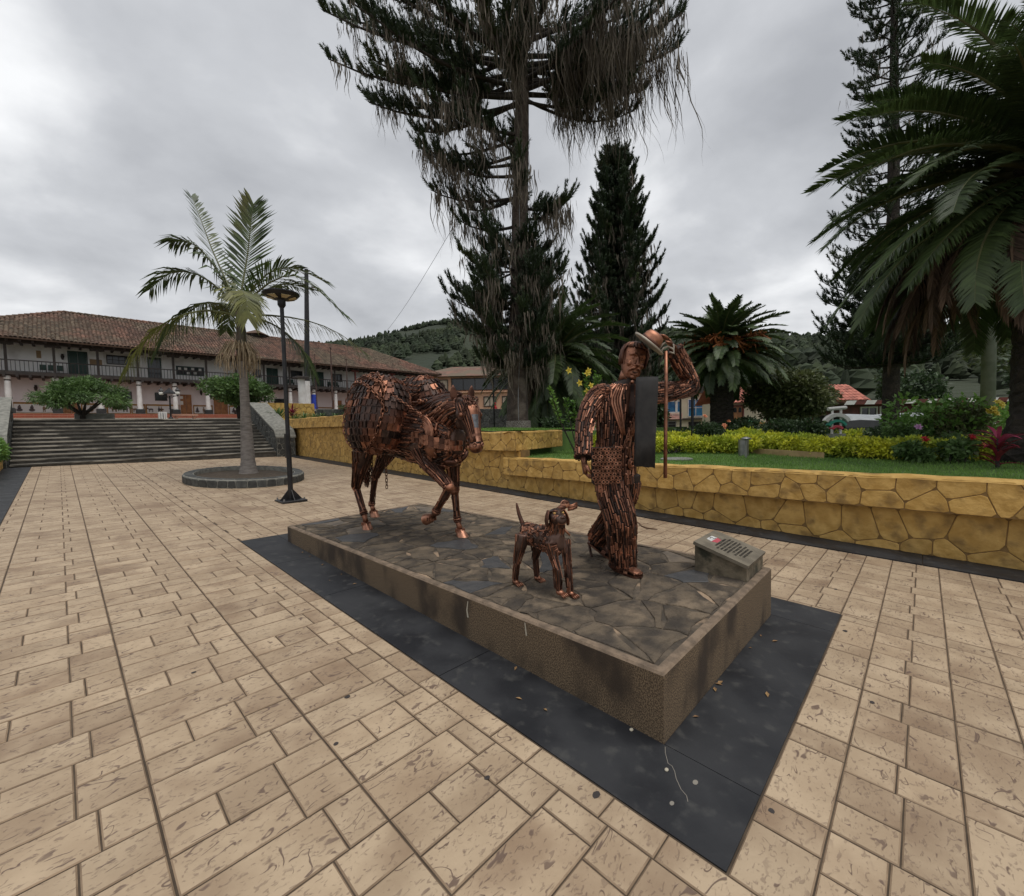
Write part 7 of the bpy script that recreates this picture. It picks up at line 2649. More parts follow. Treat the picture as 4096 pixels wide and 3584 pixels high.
pkR = Pack((.51, 3.50, 1.71), .265, .38, .42, .76, tilt=R(10))
pkL = Pack((1.16, 3.54, 1.77), .25, .33, .39, .76, tilt=R(-10))
load(pkR, 300, 'load')
load(pkL, 120, 'load')
mb = MB()


def chain_on(pk, path, L=.056, W=.036, r=.0075, n=14, off=.03):
    pts = []
    for (a0, o0), (a1, o1) in zip(path[:-1], path[1:]):
        for i in range(n):
            t = i / n
            pts.append(pk.pt(a0 + (a1 - a0) * t, o0 + (o1 - o0) * t, off)[0])
    pts.append(pk.pt(*path[-1], off)[0])
    chain(mb, pts, L, W, r)


PIv = math.pi
chain_on(pkR, [(R(80), PIv * .9), (R(40), PIv * .78), (R(0), PIv * .74), (R(-40), PIv * .78), (R(-75), PIv * .9)])
chain_on(pkR, [(R(80), PIv * 1.1), (R(45), PIv * 1.3), (R(0), PIv * 1.36), (R(-40), PIv * 1.3), (R(-75), PIv * 1.1)])
chain_on(pkR, [(R(35), PIv * .6), (R(42), PIv * .8), (R(38), PIv * 1.0), (R(22), PIv * 1.2), (R(0), PIv * 1.4)])
chain_on(pkR, [(R(62), PIv * .6), (R(62), PIv * .95), (R(45), PIv * 1.15), (R(30), PIv * 1.35)])
chain_on(pkL, [(R(70), 0), (R(75), PIv * .6), (R(50), PIv * .9), (R(10), PIv)])
a = pkR.pt(R(60), PIv * 1.5)[0]; b_ = pkL.pt(R(55), PIv * 1.45)[0]
for dz in (0, -.05, -.1):
    chain(mb, [a + Z_ * dz, a.lerp(b_, .35) - Z_ * (.05 - dz), a.lerp(b_, .7) - Z_ * (.06 - dz), b_ + Z_ * dz])
chain(mb, [pkR.pt(R(20), PIv * 1.42, .02)[0], (.62, 2.86, 1.70), (.66, 2.78, 1.62)])
chain(mb, [pkR.pt(R(-55), PIv * 1.2, .02)[0], (.58, 3.0, 1.28), (.70, 2.85, 1.17)])
for j in range(6):   # saddle pad links on the withers
    chain(mb, [(.62 + .07 * j, 3.0 - .02 * j, 1.80 + .03 * math.sin(j)), (.64 + .07 * j, 2.86, 1.83)], .05, .034, .009)
mb.build('lashing_chain', MATS['copper'], hs, smooth=True)
mb = MB()
for k in range(9):
    x, y = .74 + SR.uniform(-.05, .06), 4.20 + SR.uniform(-.05, .05)
    chain(mb, [(x, y, 1.45), (x + SR.uniform(-.02, .02), y + .03, 1.2), (x + SR.uniform(-.03, .03), y + .04, SR.uniform(.72, .95))], .05, .03, .0065)
mb.build('tail_chain', MATS['copper_dark'], hs, smooth=True)
mb = MB(); chain(mb, [(.62, 3.56, 1.28), (.62, 3.56, .87)], .046, .026, .005); mb.build('loose_chain', MATS['copper_dark'], hs, smooth=True)

# fixed directions used to pose the man: across, up and along the plinth diagonal
SX, SU, SF = Vector((0.6898, -0.7237, -0.0217)), Vector((0.0515, 0.0192, 0.9985)), Vector((0.7222, 0.6899, -0.0505))
# ================================================================== walking man
MBASE = Vector((1.20, .92, 0))
ml_, mf_ = Vector((.89, -.456, 0)), Vector((-.456, -.89, 0))
ms = thing('man_statue', 'copper scrap metal statue of a walking man raising his hat and hanging a stick', 'statue', (1.2, .92, TOP))


def mp_(a, b_, z):
    return MBASE + ml_ * a + mf_ * b_ + Z_ * z


def mst(a, b_, z, w_, d_):
    return (tuple(mp_(a, b_, z)), tuple(ml_ * w_), tuple(mf_ * d_))


torso = Loft([mst(-.03, -.01, 1.06, .185, .135), mst(-.025, -.01, 1.2, .17, .125), mst(-.01, -.01, 1.38, .163, .118), mst(.015, -.005, 1.58, .185, .130), mst(.04, -.01, 1.74, .20, .122), mst(.06, -.015, 1.835, .175, .098), mst(.078, -.005, 1.90, .072, .068)])
collar = Loft([mst(.075, -.01, 1.84, .075, .07), mst(.09, .0, 1.90, .06, .06), mst(.115, .02, 1.97, .055, .055)])


R_SH, R_EL, R_WR = Vector((1.045, 1.025, 1.80)), Vector((.905, 1.045, 1.545)), Vector((.79, .98, 1.30))
L_SH, L_EL, L_WR = Vector((1.43, .80, 1.80)), Vector((1.72, .58, 1.835)), Vector((1.60, .63, 2.16))


def mlimb(pts, rad, m=44):
    return limb(pts, rad, m)


armR = mlimb([mp_(-.06, -.01, 1.825), mp_(-.15, -.01, 1.80), R_SH - Z_ * .04, R_SH.lerp(R_EL, .5) - ml_ * .008, R_EL, R_EL.lerp(R_WR, .5), R_WR], [.045, .068, .075, .069, .063, .058, .057])
armL = mlimb([mp_(.12, 0, 1.81), L_SH, L_SH.lerp(L_EL, .55) - Z_ * .01, L_EL + Vector((.045, -.02, .02)), L_EL.lerp(L_WR, .5) + Vector((.05, -.02, .0)), L_WR], [.06, .08, .075, .078, .066, .058])
K_F, A_F = Vector((1.12, .86, .78)), Vector((1.16, .865, .41))
legF = mlimb([mp_(-.075, 0, 1.14), mp_(-.07, .03, .98), K_F, K_F.lerp(A_F, .5), A_F], [.125, .125, .118, .108, .098])
K_B, A_B = Vector((1.29, 1.0, .80)), Vector((1.36, 1.23, .52))
legB = mlimb([mp_(.075, -.01, 1.14), mp_(.07, -.02, .98), K_B, K_B.lerp(A_B, .55), A_B], [.12, .112, .098, .092, .09])
mb = MB()
for lf in (torso, collar, armR, armL, legF, legB):
    lf.add(mb)
# ankles and bare feet
ft = Vector((-.22, -.975, 0)).normalized(); fs = Vector((.975, -.22, 0)).normalized()


def foot(mb, heel, fdir, sdir, udir, L=.255):
    st_ = []
    for u, w_, h in ((0, .026, .034), (.15, .038, .045), (.4, .04, .046), (.7, .048, .028), (.88, .05, .02), (1.0, .036, .013)):
        c = heel + fdir * (u * L) + udir * h
        st_.append((tuple(c), tuple(sdir * w_), tuple(udir * h)))
    Loft(st_, 20).add(mb, 14, 16)


hF = Vector((1.175, .945, TOP + .018))
mb.tube([A_F + Z_ * .03, hF + ft * .055 + Z_ * .05], [.05, .042], 12)
foot(mb, hF, ft, fs, Z_)
toeB = Vector((1.43, 1.14, TOP + .012))
hB = Vector((1.385, 1.325, .47))
fd = (toeB - hB).normalized(); sB = Vector((.97, .24, 0)); sB = (sB - fd * sB.dot(fd)).normalized(); uB = sB.cross(fd); uB = uB if uB.z > 0 else -uB
mb.tube([A_B, hB + fd * .05 + uB * .05], [.05, .042], 12)
foot(mb, hB, fd, sB, uB, .25)
feet = MB()
feet.tube([A_F + Z_ * .02, hF + ft * .055 + Z_ * .05], [.052, .044], 12); foot(feet, hF + Z_ * .001, ft, fs, Z_, .258)
feet.tube([A_B, hB + fd * .05 + uB * .05], [.052, .044], 12)
fuse('front_foot', feet, MATS['copper'], ms, vox=.007, smooth=1)
feet = MB(); foot(feet, hB + uB * .002, fd, sB, uB, .253); fuse('back_foot', feet, MATS['copper_dark'], ms, vox=.007, smooth=1)
# head
hcen = Vector((1.315, .845, 2.055))
hF_ = Vector((-.66, -.75, -.10)).normalized()
hR_ = Vector((.75, -.66, 0)).normalized()          # to his left
hU = Vector((0, 0, 1)); hU = (hU - hF_ * hU.dot(hF_)).normalized()
rot = Matrix.Rotation(R(13), 3, -hF_)
hU = (hU + hR_ * .24).normalized(); hR_ = hF_.cross(hU); hR_ = hR_ if hR_.dot(Vector((.75, -.66, 0))) > 0 else -hR_


def hp(a, f_, u):
    return hcen + (hR_ * a + hF_ * f_ + hU * u) * 1.12


def hst(f_, u, w_, d_):
    return (tuple(hp(0, f_, u)), tuple(hR_ * w_ * 1.12), tuple(hF_ * d_ * 1.12))


skull = Loft([hst(.038, -.135, .030, .030), hst(.032, -.12, .048, .052), hst(.018, -.085, .064, .077), hst(.005, -.04, .076, .090), hst(-.002, .01, .082, .098), hst(-.008, .06, .082, .1), hst(-.014, .1, .068, .085), hst(-.018, .128, .035, .05), hst(-.018, .135, .01, .01)])
skull.add(mb, 20, 26)
mb.tube([hp(0, -.03, -.07), mp_(.08, -.005, 1.87)], [.058, .062], 14)
fuse('figure', mb, MATS['copper_gap_shade'], ms, vox=.0095, smooth=2)
MB().tube([hp(0, -.028, -.06), mp_(.08, -.003, 1.885)], [.062, .066], 16).build('neck', MATS['copper'], ms, smooth=True)
# face
fm_ = MB()
skull.add(fm_, 24, 30)
fm_.tube([hp(0, .085, .035), hp(0, .112, -.005), hp(0, .122, -.03), hp(0, .098, -.042)], [.011, .014, .019, .010], 8)
fm_.ball(hp(-.019, .1, -.035), .012); fm_.ball(hp(.019, .1, -.035), .012)
for s_ in (-1, 1):
    fm_.tube([hp(.012 * s_, .096, .034), hp(.035 * s_, .092, .045), hp(.06 * s_, .07, .034)], [.009, .010, .007], 6)
    fm_.ball(hp(.046 * s_, .072, -.028), .022, .02, .02)
    fm_.tube([hp(.008 * s_, .105, -.052), hp(.026 * s_, .099, -.058), hp(.045 * s_, .082, -.076)], [.009, .011, .005], 6)
    fm_.tube([hp(.022 * s_, .094, -.045), hp(.044 * s_, .08, -.068), hp(.044 * s_, .072, -.1)], [.006, .008, .006], 6)
fm_.ball(hp(0, .082, -.118), .024, .02, .018)
fm_.tube([hp(-.026, .09, -.094), hp(0, .1, -.098), hp(.026, .09, -.094)], [.005, .008, .005], 6)
fuse('face', fm_, MATS['copper'], ms, vox=.0055, smooth=1)
for s_ in (-1, 1):
    MB().ball(hp(.032 * s_, .082, .018), .013, nu=12, nv=8).build('eye', MATS['copper_bright'], ms, smooth=True)
    mb = MB(); mb.ball(hp(.083 * s_, -.005, .0), .012, .024, .034, 10, 8, basis=(hR_, hF_, hU)); mb.build('ear', MATS['copper'], ms, smooth=True)
mb = MB(); mb.tube([hp(-.02, .097, -.079), hp(0, .103, -.083), hp(.02, .097, -.079)], [.003, .006, .003], 6); mb.build('mouth', MATS['copper_black'], ms)
for k in range(90):   # hair rods swept from the crown
    a = SR.uniform(0, 2 * math.pi)
    fr = math.cos(a)
    pts = []
    for i in range(6):
        t = i / 5
        u_ = .985 - t * (.60 if fr < .45 else .26)
        pts.append(skull.pt(u_, math.pi / 2 - a + .1 * math.sin(t * 3), .012 + .005 * math.sin(i + k)))
    mb = MB(); mb.tube(pts, [.008, .0105, .011, .0105, .009, .005], 5); mb.build('hair_rod', MATS[SR.choice(['copper_dark', 'copper_dark', 'copper', 'copper_black'])], ms, smooth=True)

mbits = Bits(ms, 'bolt', 300)
clad(mbits, torso, .02, .90, gap=.0172, rl=(.05, .1))
clad(mbits, armR, .08, .985, gap=.0172, rl=(.04, .085))
clad(mbits, armL, .2, .985, gap=.0172, rl=(.04, .085))
clad(mbits, legF, .12, .99, gap=.0172, rl=(.05, .11))
clad(mbits, legB, .1, .99, gap=.018, rl=(.06, .12), mats=['copper_dark', 'copper_black', 'copper'])
# hem and cuffs: rows of nuts
for lf, u in ((armR, .985), (armL, .985), (legF, .99)):
    n = int(lf.girth(u) / .022)
    for i in range(n):
        th = 2 * math.pi * i / n
        p, n_ = lf.pt(u, th, .004), lf.nrm(u, th)
        x, y = orth(n_)
        mbits.put('nut', 'copper_dark', mat_from(x * .011, y * .011, n_ * .012, p), n_)
mbits.done('copper_dark')
# jacket front: lapels, tie, button strip, pocket bar
mfn = lambda a, b_, z, off=0: mp_(a, b_ + off, z)


def tor(th_deg, z, off=.012):
    u = np.interp(z, [1.06, 1.2, 1.38, 1.58, 1.74, 1.84, 1.885], np.linspace(0, 1, 7))
    return torso.pt(u, R(th_deg), off)


for s_, m in ((-1, 'copper'), (1, 'copper')):
    for k in range(4):
        pts = [tor(90 - s_ * (22 + k * 5), 1.845, .03), tor(90 - s_ * (26 + k * 6), 1.74, .026), tor(90 - s_ * (20 + k * 5), 1.62, .022), tor(90 - s_ * (8 + k * 2), 1.46, .02)]
        mb = MB(); mb.tube([tuple(p) for p in catmull([tuple(p) for p in pts], 8)], .010, 6); mb.build('lapel_rod', MATS[m if k % 2 else 'copper_bright'], ms, smooth=True)
mb = MB()
mb.ringloft([[tor(90 + q, z, .022) for q in (-w_, 0, w_)] for z, w_ in ((1.865, 10), (1.80, 14), (1.70, 12), (1.60, 8), (1.52, 5))], caps=False, closed=False)
mb.build('shirt_front', MATS['copper_dark'], ms, smooth=True)
mb = MB()
mb.ringloft([[tor(90 + q, z, .030) for q in (-w_, 0, w_)] for z, w_ in ((1.855, 4), (1.84, 5), (1.82, 3.2), (1.72, 6), (1.64, 7), (1.60, 1))], caps=False, closed=False)
mb.build('tie', MATS['copper_black'], ms, smooth=True)
mb = MB(); mb.ball(tor(90, 1.868, .03), .014); mb.build('collar_knob', MATS['copper_bright'], ms, smooth=True)
for z in np.linspace(1.16, 1.56, 7):
    mb = MB(); mb.ball(tor(88, z, .02), .011, nu=10, nv=6); mb.build('button', MATS['copper_bright'], ms, smooth=True)
mb = MB(); mb.tube([tor(88, z, .008) for z in np.linspace(1.08, 1.58, 8)], .014, 6); mb.build('button_strip', MATS['copper_dark'], ms, smooth=True)
mb = MB(); mb.tube([tor(152, 1.335, .022), tor(120, 1.335, .024)], .011, 8); mb.build('pocket_bar', MATS['copper_bright'], ms, smooth=True)
for k, r_ in enumerate((.02, .032, .043)):
    c = tor(72, 1.235, .03); n_ = (mf_ * .9 + ml_ * .4).normalized(); x, y = orth(n_)
    mb = MB(); mb.ringloft([[c + (x * math.cos(a) + y * math.sin(a)) * (r_ + .007 * math.cos(t)) + n_ * (.007 * math.sin(t) - .004 * k) for t in np.arange(5) * 2 * math.pi / 5] for a in np.linspace(0, 2 * math.pi, 15)], caps=False); mb.build('buckle_ring', MATS['copper'], ms, smooth=True)
# satchel of hexagonal nuts on his right hip
sc_ = Vector((0.7919, 0.7821, 1.2503))
sn = Vector((-0.8541, -0.5200, 0)); sn = (sn * .9 + Vector((0, -.4, 0))).normalized()
sx_ = Vector((-sn.y, sn.x, 0)); sx_ = sx_ if sx_.dot(SX) > 0 else -sx_
mb = MB(); mb.obox(sc_ - sn * .03, sx_ * .098, sn * .028, Z_ * .132); bag = mb.build('satchel', MATS['copper_gap_shade'], ms)
nb = Bits(bag, 'nut', 160)
for j in range(10):
    for i in range(8 if j % 2 else 7):
        r_ = .0146 * SR.uniform(.94, 1.04)
        p = sc_ + sx_ * (-.081 + i * .027 - (.0135 if j % 2 else 0)) + Z_ * (-.118 + j * .0262) - sn * .003
        nb.put('nut', SR.choice(['copper', 'copper', 'copper_bright']), mat_from(sx_ * r_, Z_ * r_, sn * .018, p), sn)
nb.done('copper')
mb = MB(); chain(mb, [sc_ + Z_ * .13 + sx_ * .07, tor(100, 1.36, .035), tor(86, 1.55, .04), tor(74, 1.72, .04), tor(62, 1.84, .03)], .030, .018, .0035); mb.build('strap_chain', MATS['copper'], ms, smooth=True)
# folded black poncho over his left shoulder
cl = []
c0 = Vector((1.1612, 0.6455, 1.8928)); c1_ = Vector((1.0923, 0.6397, 1.2251))
cx_ = SX * 1.0; cx_.z = 0; cx_.normalize()
ct = Vector((-0.8973, -0.4415, 0))
rings = []
for u, w_, dn in ((-.06, .078, -.13), (-.045, .082, -.08), (-.02, .084, -.03), (0, .085, -.008), (.04, .0855, .004), (.15, .084, .008), (.4, .083, .0), (.7, .081, .004), (1, .080, .0)):
    c = c0.lerp(c1_, max(u, 0)) + ct * dn + (Z_ * (.010 if -.05 < u < 0 else (-.004 if u <= -.05 else 0)))
    th_ = .02
    ring = []
    for a in np.linspace(0, 2 * math.pi, 61)[:-1]:
        ca_, sa_ = math.cos(a), math.sin(a)
        lat_ = math.copysign(abs(ca_) ** .4, ca_)
        fold = .009 * math.sin(lat_ * 6.5 + .8 * u) * min(1, max(0, u) * 1.6 + .25) + .012 * (1 - lat_ ** 2)
        ring.append(c + cx_ * (w_ * lat_ * (1 + .02 * math.sin(u * 7))) + ct * (th_ * math.copysign(abs(sa_) ** .6, sa_) + fold) - Z_ * (.012 * lat_ * (u > .9) + .006 * math.sin(lat_ * 7) * (u > .9)))
    rings.append(ring)
mb = MB(); mb.ringloft(rings); mb.build('poncho', MATS['woven_black'], ms, smooth=True)


# hands
FINGER = .0078


def hand(name, wrist, fdir, pdir, sdir, curl, size=1.0, mat='copper_dark', splay=.25, thumb_side=1):
    """palm and five fingers; fdir along the hand, pdir out of the palm, sdir towards the thumb"""
    fdir, pdir, sdir = fdir.normalized(), pdir.normalized(), sdir.normalized()
    mb = MB()
    rings = []
    for u, w_, t_ in ((-.02, .026, .022), (.02, .032, .018), (.055, .04, .016), (.085, .04, .013)):
        c = wrist + fdir * (u * size)
        rings.append([c + sdir * (math.cos(a) * w_ * size) + pdir * (math.sin(a) * t_ * size) for a in np.linspace(0, 2 * math.pi, 13)[:-1]])
    mb.ringloft(rings)
    for i, (off, L) in enumerate(((.028, .072), (.010, .08), (-.010, .074), (-.028, .058))):
        p = wrist + (fdir * .08 + sdir * off) * size
        ang = 0; pts = [p]; d = fdir + sdir * off * splay * 10
        for k in range(3):
            ang += curl[i] / 3
            dd = (d * math.cos(ang) + pdir * math.sin(ang)).normalized()
            p = p + dd * (L * size * (.42, .32, .26)[k])
            pts.append(p)
        mb.tube(pts, [.0088 * size, .0084 * size, .0076 * size, .0052 * size], 8)
    p = wrist + (fdir * .025 + sdir * .03) * size
    mb.tube([p, p + (sdir * .03 + fdir * .03 + pdir * .012) * size, p + (sdir * .03 + fdir * .06 + pdir * .035) * size], [.012 * size, .0105 * size, .0065 * size], 8)
    return mb.build(name, MATS[mat], ms, smooth=True)


dR = (Vector((-.05, -.12, -1))).normalized()
hand('hand', R_WR + Vector((.0, -.005, -.01)), dR, (ml_ * .75 + mf_ * .3).normalized(), (mf_ * .9 - ml_ * .35).normalized(), [2.1, 2.2, 2.2, 2.3], 1.3, mat='copper')
# hat held SU in the left hand
hatc = Vector((1.2535, 0.6707, 2.1705))
hax = (SU * .76 + SX * .62 - SF * .28).normalized()
hx, hy = orth(hax)
mb = MB()
mb.lathe(hatc, [(.128, -.012), (.133, -.002), (.128, .004), (.088, .006), (.080, .02), (.077, .055), (.064, .082), (.035, .093), (.005, .086)], 28, axis=hax)
mb.build('hat', MATS['copper'], ms, smooth=True)
MB().lathe(hatc, [(.126, -.015), (.136, -.012), (.136, .001), (.126, .004)], 28, axis=hax).build('hat_brim_rim', MATS['pale_strap'], ms, smooth=True)
MB().lathe(hatc, [(.085, .007), (.087, .012), (.083, .026), (.079, .028)], 24, axis=hax).build('hat_band', MATS['copper_dark'], ms, smooth=True)
hw_ = Vector((1.4762, 0.5806, 2.1452))
hto = (hatc + hax * .10 + SX * .0 - hw_)
hand('hand', hw_, (hto.normalized() + SU * .25), -(hax) * .6 - SX * .5 + SF * .1, (-SF - SU * .2), [.6, .65, .7, .75], 1.15, mat='copper')
mb = MB(); mb.tube([L_WR - (hw_ - L_WR) * .2, hw_ + (hw_ - L_WR) * .1], [.036, .03], 10); mb.build('wrist', MATS['copper_dark'], ms, smooth=True)
# stick hooked over his wrist, pale loops
ck0 = Vector((1.3286, 0.5726, 2.1023)); ck1 = Vector((1.3031, 0.5710, 1.1211))
mb = MB(); mb.tube([ck0, ck0.lerp(ck1, .3) + SX * .003, ck0.lerp(ck1, .7), ck1], [.013, .014, .0145, .0145], 10); mb.build('walking_stick', MATS['copper'], ms, smooth=True)
for k, (r_, dz) in enumerate(((.042, .0), (.055, -.03))):
    c = (Vector((1.3658, 0.5809, 2.1557)), Vector((1.3640, 0.5803, 2.1207)))[k]
    mb = MB()
    mb.tube([c - SX * .06 - SU * (.03 + .01 * k), c - SX * .03 + SU * .01, c + SX * .01 + SU * .025, c + SX * .05 - SU * .0, c + SX * .055 - SU * .03, c + SX * .02 - SU * .02], .008, 7)
    mb.build('strap_loop', MATS['pale_strap'], ms, smooth=True)
# sandals: flat soles and toes
for h0, fdv, sdv, udv, L, nm in ((hF, ft, fs, Z_, .27, 0), (hB, fd, sB, uB, .26, 1)):
    mb = MB()
    pts = [(-.012, .03), (-.02, .0), (-.012, -.03), (.08, -.045), (.18, -.055), (.25, -.045), (.272, .0), (.25, .048), (.18, .055), (.08, .045)]
    mb.prism([h0 + fdv * a + sdv * b_ - udv * .017 for a, b_ in pts], udv * .017)
    mb.build('sandal_sole', MATS['copper_dark'], ms)
    if nm == 0:
        for i, o_ in enumerate((-.036, -.017, .0, .017, .034)):
            MB().tube([h0 + fdv * .225 + sdv * o_ + udv * .016, h0 + fdv * (.262 - abs(o_ - .01) * .4) + sdv * o_ * 1.1 + udv * .011], [.011, .008], 8).build('toe', MATS['copper_bright'], ms, smooth=True)
    mb = MB(); mb.ringloft([[h0 + fdv * (.155 + q) + sdv * (.052 * math.cos(a)) + udv * (.058 * math.sin(a)) for a in np.linspace(0, math.pi, 9)] for q in (-.02, .02)], caps=False, closed=False); mb.build('sandal_strap', MATS['copper_bright' if nm == 0 else 'copper_dark'], ms, smooth=True)
mb = MB(); mb.tube([hB - uB * .02, Vector((1.345, 1.285, TOP))], .013, 6); mb.build('heel_prop', MATS['copper_black'], ms)

# ================================================================== dog
ds = thing('dog_statue', 'copper scrap metal statue of a standing dog with lifted tail beside the man', 'statue', (.46, 1.12, TOP))


def dst(x, y, z, w_, h, sl=0.0):
    return ((x, y, z), (w_, 0, 0), (0, sl * h, h))


dbody = Loft([dst(.485, 1.335, .735, .03, .04), dst(.48, 1.30, .735, .065, .075), dst(.475, 1.22, .735, .07, .075), dst(.468, 1.13, .735, .075, .085), dst(.455, 1.04, .735, .085, .105), dst(.448, .975, .735, .075, .10), dst(.442, .93, .745, .035, .06)])
dneck = Loft([((.45, 1.0, .775), (.062, 0, 0), (0, .05, .04)), ((.443, .975, .83), (.055, 0, 0), (0, .048, .02)), ((.438, .965, .885), (.052, 0, 0), (0, .048, .01))])
df = Vector((-.50, -.85, .12)).normalized(); dr = Vector((.86, -.50, 0)).normalized(); du = dr.cross(df); du = du if du.z > 0 else -du
dc = Vector((.435, .965, .915))


def dp(a, f_, u):
    return dc + dr * a + df * f_ + du * u


def dhs(f_, u, w_, h):
    return (tuple(dp(0, f_, u)), tuple(dr * w_), tuple(du * h))


dhead = Loft([dhs(-.075, .0, .02, .025), dhs(-.05, .0, .052, .05), dhs(-.01, .0, .064, .056), dhs(.03, -.008, .054, .047), dhs(.06, -.015, .040, .036), dhs(.09, -.018, .034, .030), dhs(.104, -.018, .016, .016)])
dl = {'hr': ([(.42, 1.28, .74), (.40, 1.285, .66), (.40, 1.325, .53), (.40, 1.335, .49), (.40, 1.35, .37)], [.055, .042, .022, .019, .018]),
      'hl': ([(.535, 1.27, .74), (.565, 1.255, .64), (.57, 1.285, .54), (.57, 1.29, .5), (.57, 1.275, .37)], [.052, .042, .025, .019, .018]),
      'fr': ([(.40, 1.0, .74), (.40, .985, .66), (.40, .96, .59), (.402, .935, .525), (.408, .94, .40)], [.045, .032, .024, .022, .019]),
      'fl': ([(.50, .96, .74), (.495, .935, .66), (.49, .92, .55), (.488, .91, .47), (.484, .90, .37)], [.043, .03, .023, .021, .018])}
mb = MB()
for lf in (dbody, dneck, dhead):
    lf.add(mb)
dlofts = {}
for k_, (p, r_) in dl.items():
    lf = limb(p, r_, 30); lf.add(mb, 12, 18); dlofts[k_] = lf
fuse('body', mb, MATS['copper_black'], ds, vox=.0075, smooth=2)
dbits = Bits(ds, 'rod', 150)
for k_, lf in dlofts.items():
    clad(dbits, lf, .04, .97, gap=.011, rl=(.06, .16), r=(.003, .0045), mats=['copper', 'copper_dark', 'copper_bright'] if k_ in ('fr', 'fl', 'hr') else ['copper_dark'])
clad(dbits, dneck, .0, .9, gap=.013, rl=(.03, .06), r=(.004, .0055))
dbits.done('copper_dark')
for i in range(9):
    th = math.pi * 1.02 + i * .2
    pts = [dbody.pt(u, th, .004) for u in np.linspace(.66, .95, 6)]
    mb = MB(); mb.tube(pts, .006, 5); mb.build('chest_rib', MATS['copper' if i % 2 else 'copper_dark'], ds, smooth=True)
sb = Bits(ds, 'scrap_piece', 140)
for i in range(230):
    u, th = SR.uniform(.12, .8), SR.uniform(.25 * math.pi, 1.75 * math.pi)
    n_ = dbody.nrm(u, th); p = dbody.pt(u, th, .003)
    x, y = orth(n_); a = SR.uniform(0, 6.28)
    x, y = x * math.cos(a) + y * math.sin(a), y * math.cos(a) - x * math.sin(a)
    k = SR.random()
    m = SR.choice(['copper', 'copper_dark', 'copper', 'copper_bright', 'copper_black'])
    if k < .3:
        r_ = SR.uniform(.008, .014); sb.put('ring', m, mat_from(x * r_, y * r_, n_ * r_, p), n_)
    elif k < .55:
        r_ = SR.uniform(.007, .013); sb.put('nut', m, mat_from(x * r_, y * r_, n_ * .008, p), n_)
    else:
        L_b = SR.uniform(.022, .05); sb.put('rod', m, mat_from(y * .006, n_ * .006, x * L_b, p - x * L_b / 2), n_)
sb.done('copper_dark')
for k_, p in (('hr', (.40, 1.345, TOP)), ('hl', (.57, 1.27, TOP)), ('fr', (.41, .932, TOP + .02)), ('fl', (.484, .895, TOP))):
    mb = MB()
    p = Vector(p)
    mb.ball(p + Z_ * .02, .026, .032, .02, 10, 8)
    for q in (-.019, -.007, .006, .018):
        a = p + Vector((q, -.018, .014)); mb.tube([a, a + Vector((q * .35 - .004, -.03, -.004)), a + Vector((q * .4 - .004, -.045, -.0135))], [.009, .0075, .004], 6)
    mb.build('paw', MATS['copper'], ds, smooth=True)
mb = MB(); mb.tube([(.487, 1.325, .775), (.49, 1.355, .82), (.495, 1.385, .87), (.50, 1.405, .92), (.50, 1.412, .95)], [.02, .016, .014, .011, .006], 8); mb.build('tail', MATS['copper_dark'], ds, smooth=True)
for s_ in (-1, 1):
    e_ = dp(.030 * s_, .035, .024)
    mb = MB(); mb.ball(e_, .012); ey = mb.build('eye', MATS['brass_eye'], ds, smooth=True)
    mb = MB(); mb.tube([dp(.012 * s_, .05, .038), dp(.034 * s_, .04, .043), dp(.055 * s_, .012, .03)], [.006, .007, .005], 6); mb.build('brow', MATS['copper_dark'], ds, smooth=True)
    for k in range(3):
        mb = MB(); mb.tube([dp((.020 + .008 * k) * s_, .075 - .012 * k, .012), dp((.038 + .006 * k) * s_, .06 - .016 * k, -.006), dp((.036 + .008 * k) * s_, .055 - .012 * k, -.03)], .004, 5); mb.build('cheek_strip', MATS['copper' if k % 2 else 'copper_bright'], ds, smooth=True)
    # hanging ear: curved plate
    rings = []
    for u, w_ in ((0, .022), (.3, .034), (.65, .038), (.9, .028), (1, .012)):
        c = dp((.058 + .022 * math.sin(u * 2.2)) * s_, -.012 + .012 * u, .045 - .115 * u)
        rings.append([c + df * (w_ * math.cos(a)) + dr * (.006 * s_ * math.sin(a)) for a in np.linspace(0, 2 * math.pi, 11)[:-1]])
    mb = MB(); mb.ringloft(rings); mb.build('ear', MATS['copper_dark' if s_ < 0 else 'copper'], ds, smooth=True)
mb = MB(); mb.ball(dp(0, .103, -.002), .017, .013, .012, 10, 8, basis=(dr, df, du)); mb.build('nose', MATS['copper_black'], ds, smooth=True)
for s_ in (-1, 1):
    mb = MB(); mb.ball(dp(.009 * s_, .113, -.004), .006); mb.build('nostril', MATS['copper_dark'], ds, smooth=True)
mb = MB(); mb.ringloft([[dp(a, .098 - abs(a) * .3, -.028), dp(a, .085 - abs(a) * .3, -.052)] for a in np.linspace(-.03, .03, 5)], caps=False, closed=False); mb.build('muzzle_plate', MATS['copper_bright'], ds, smooth=True)
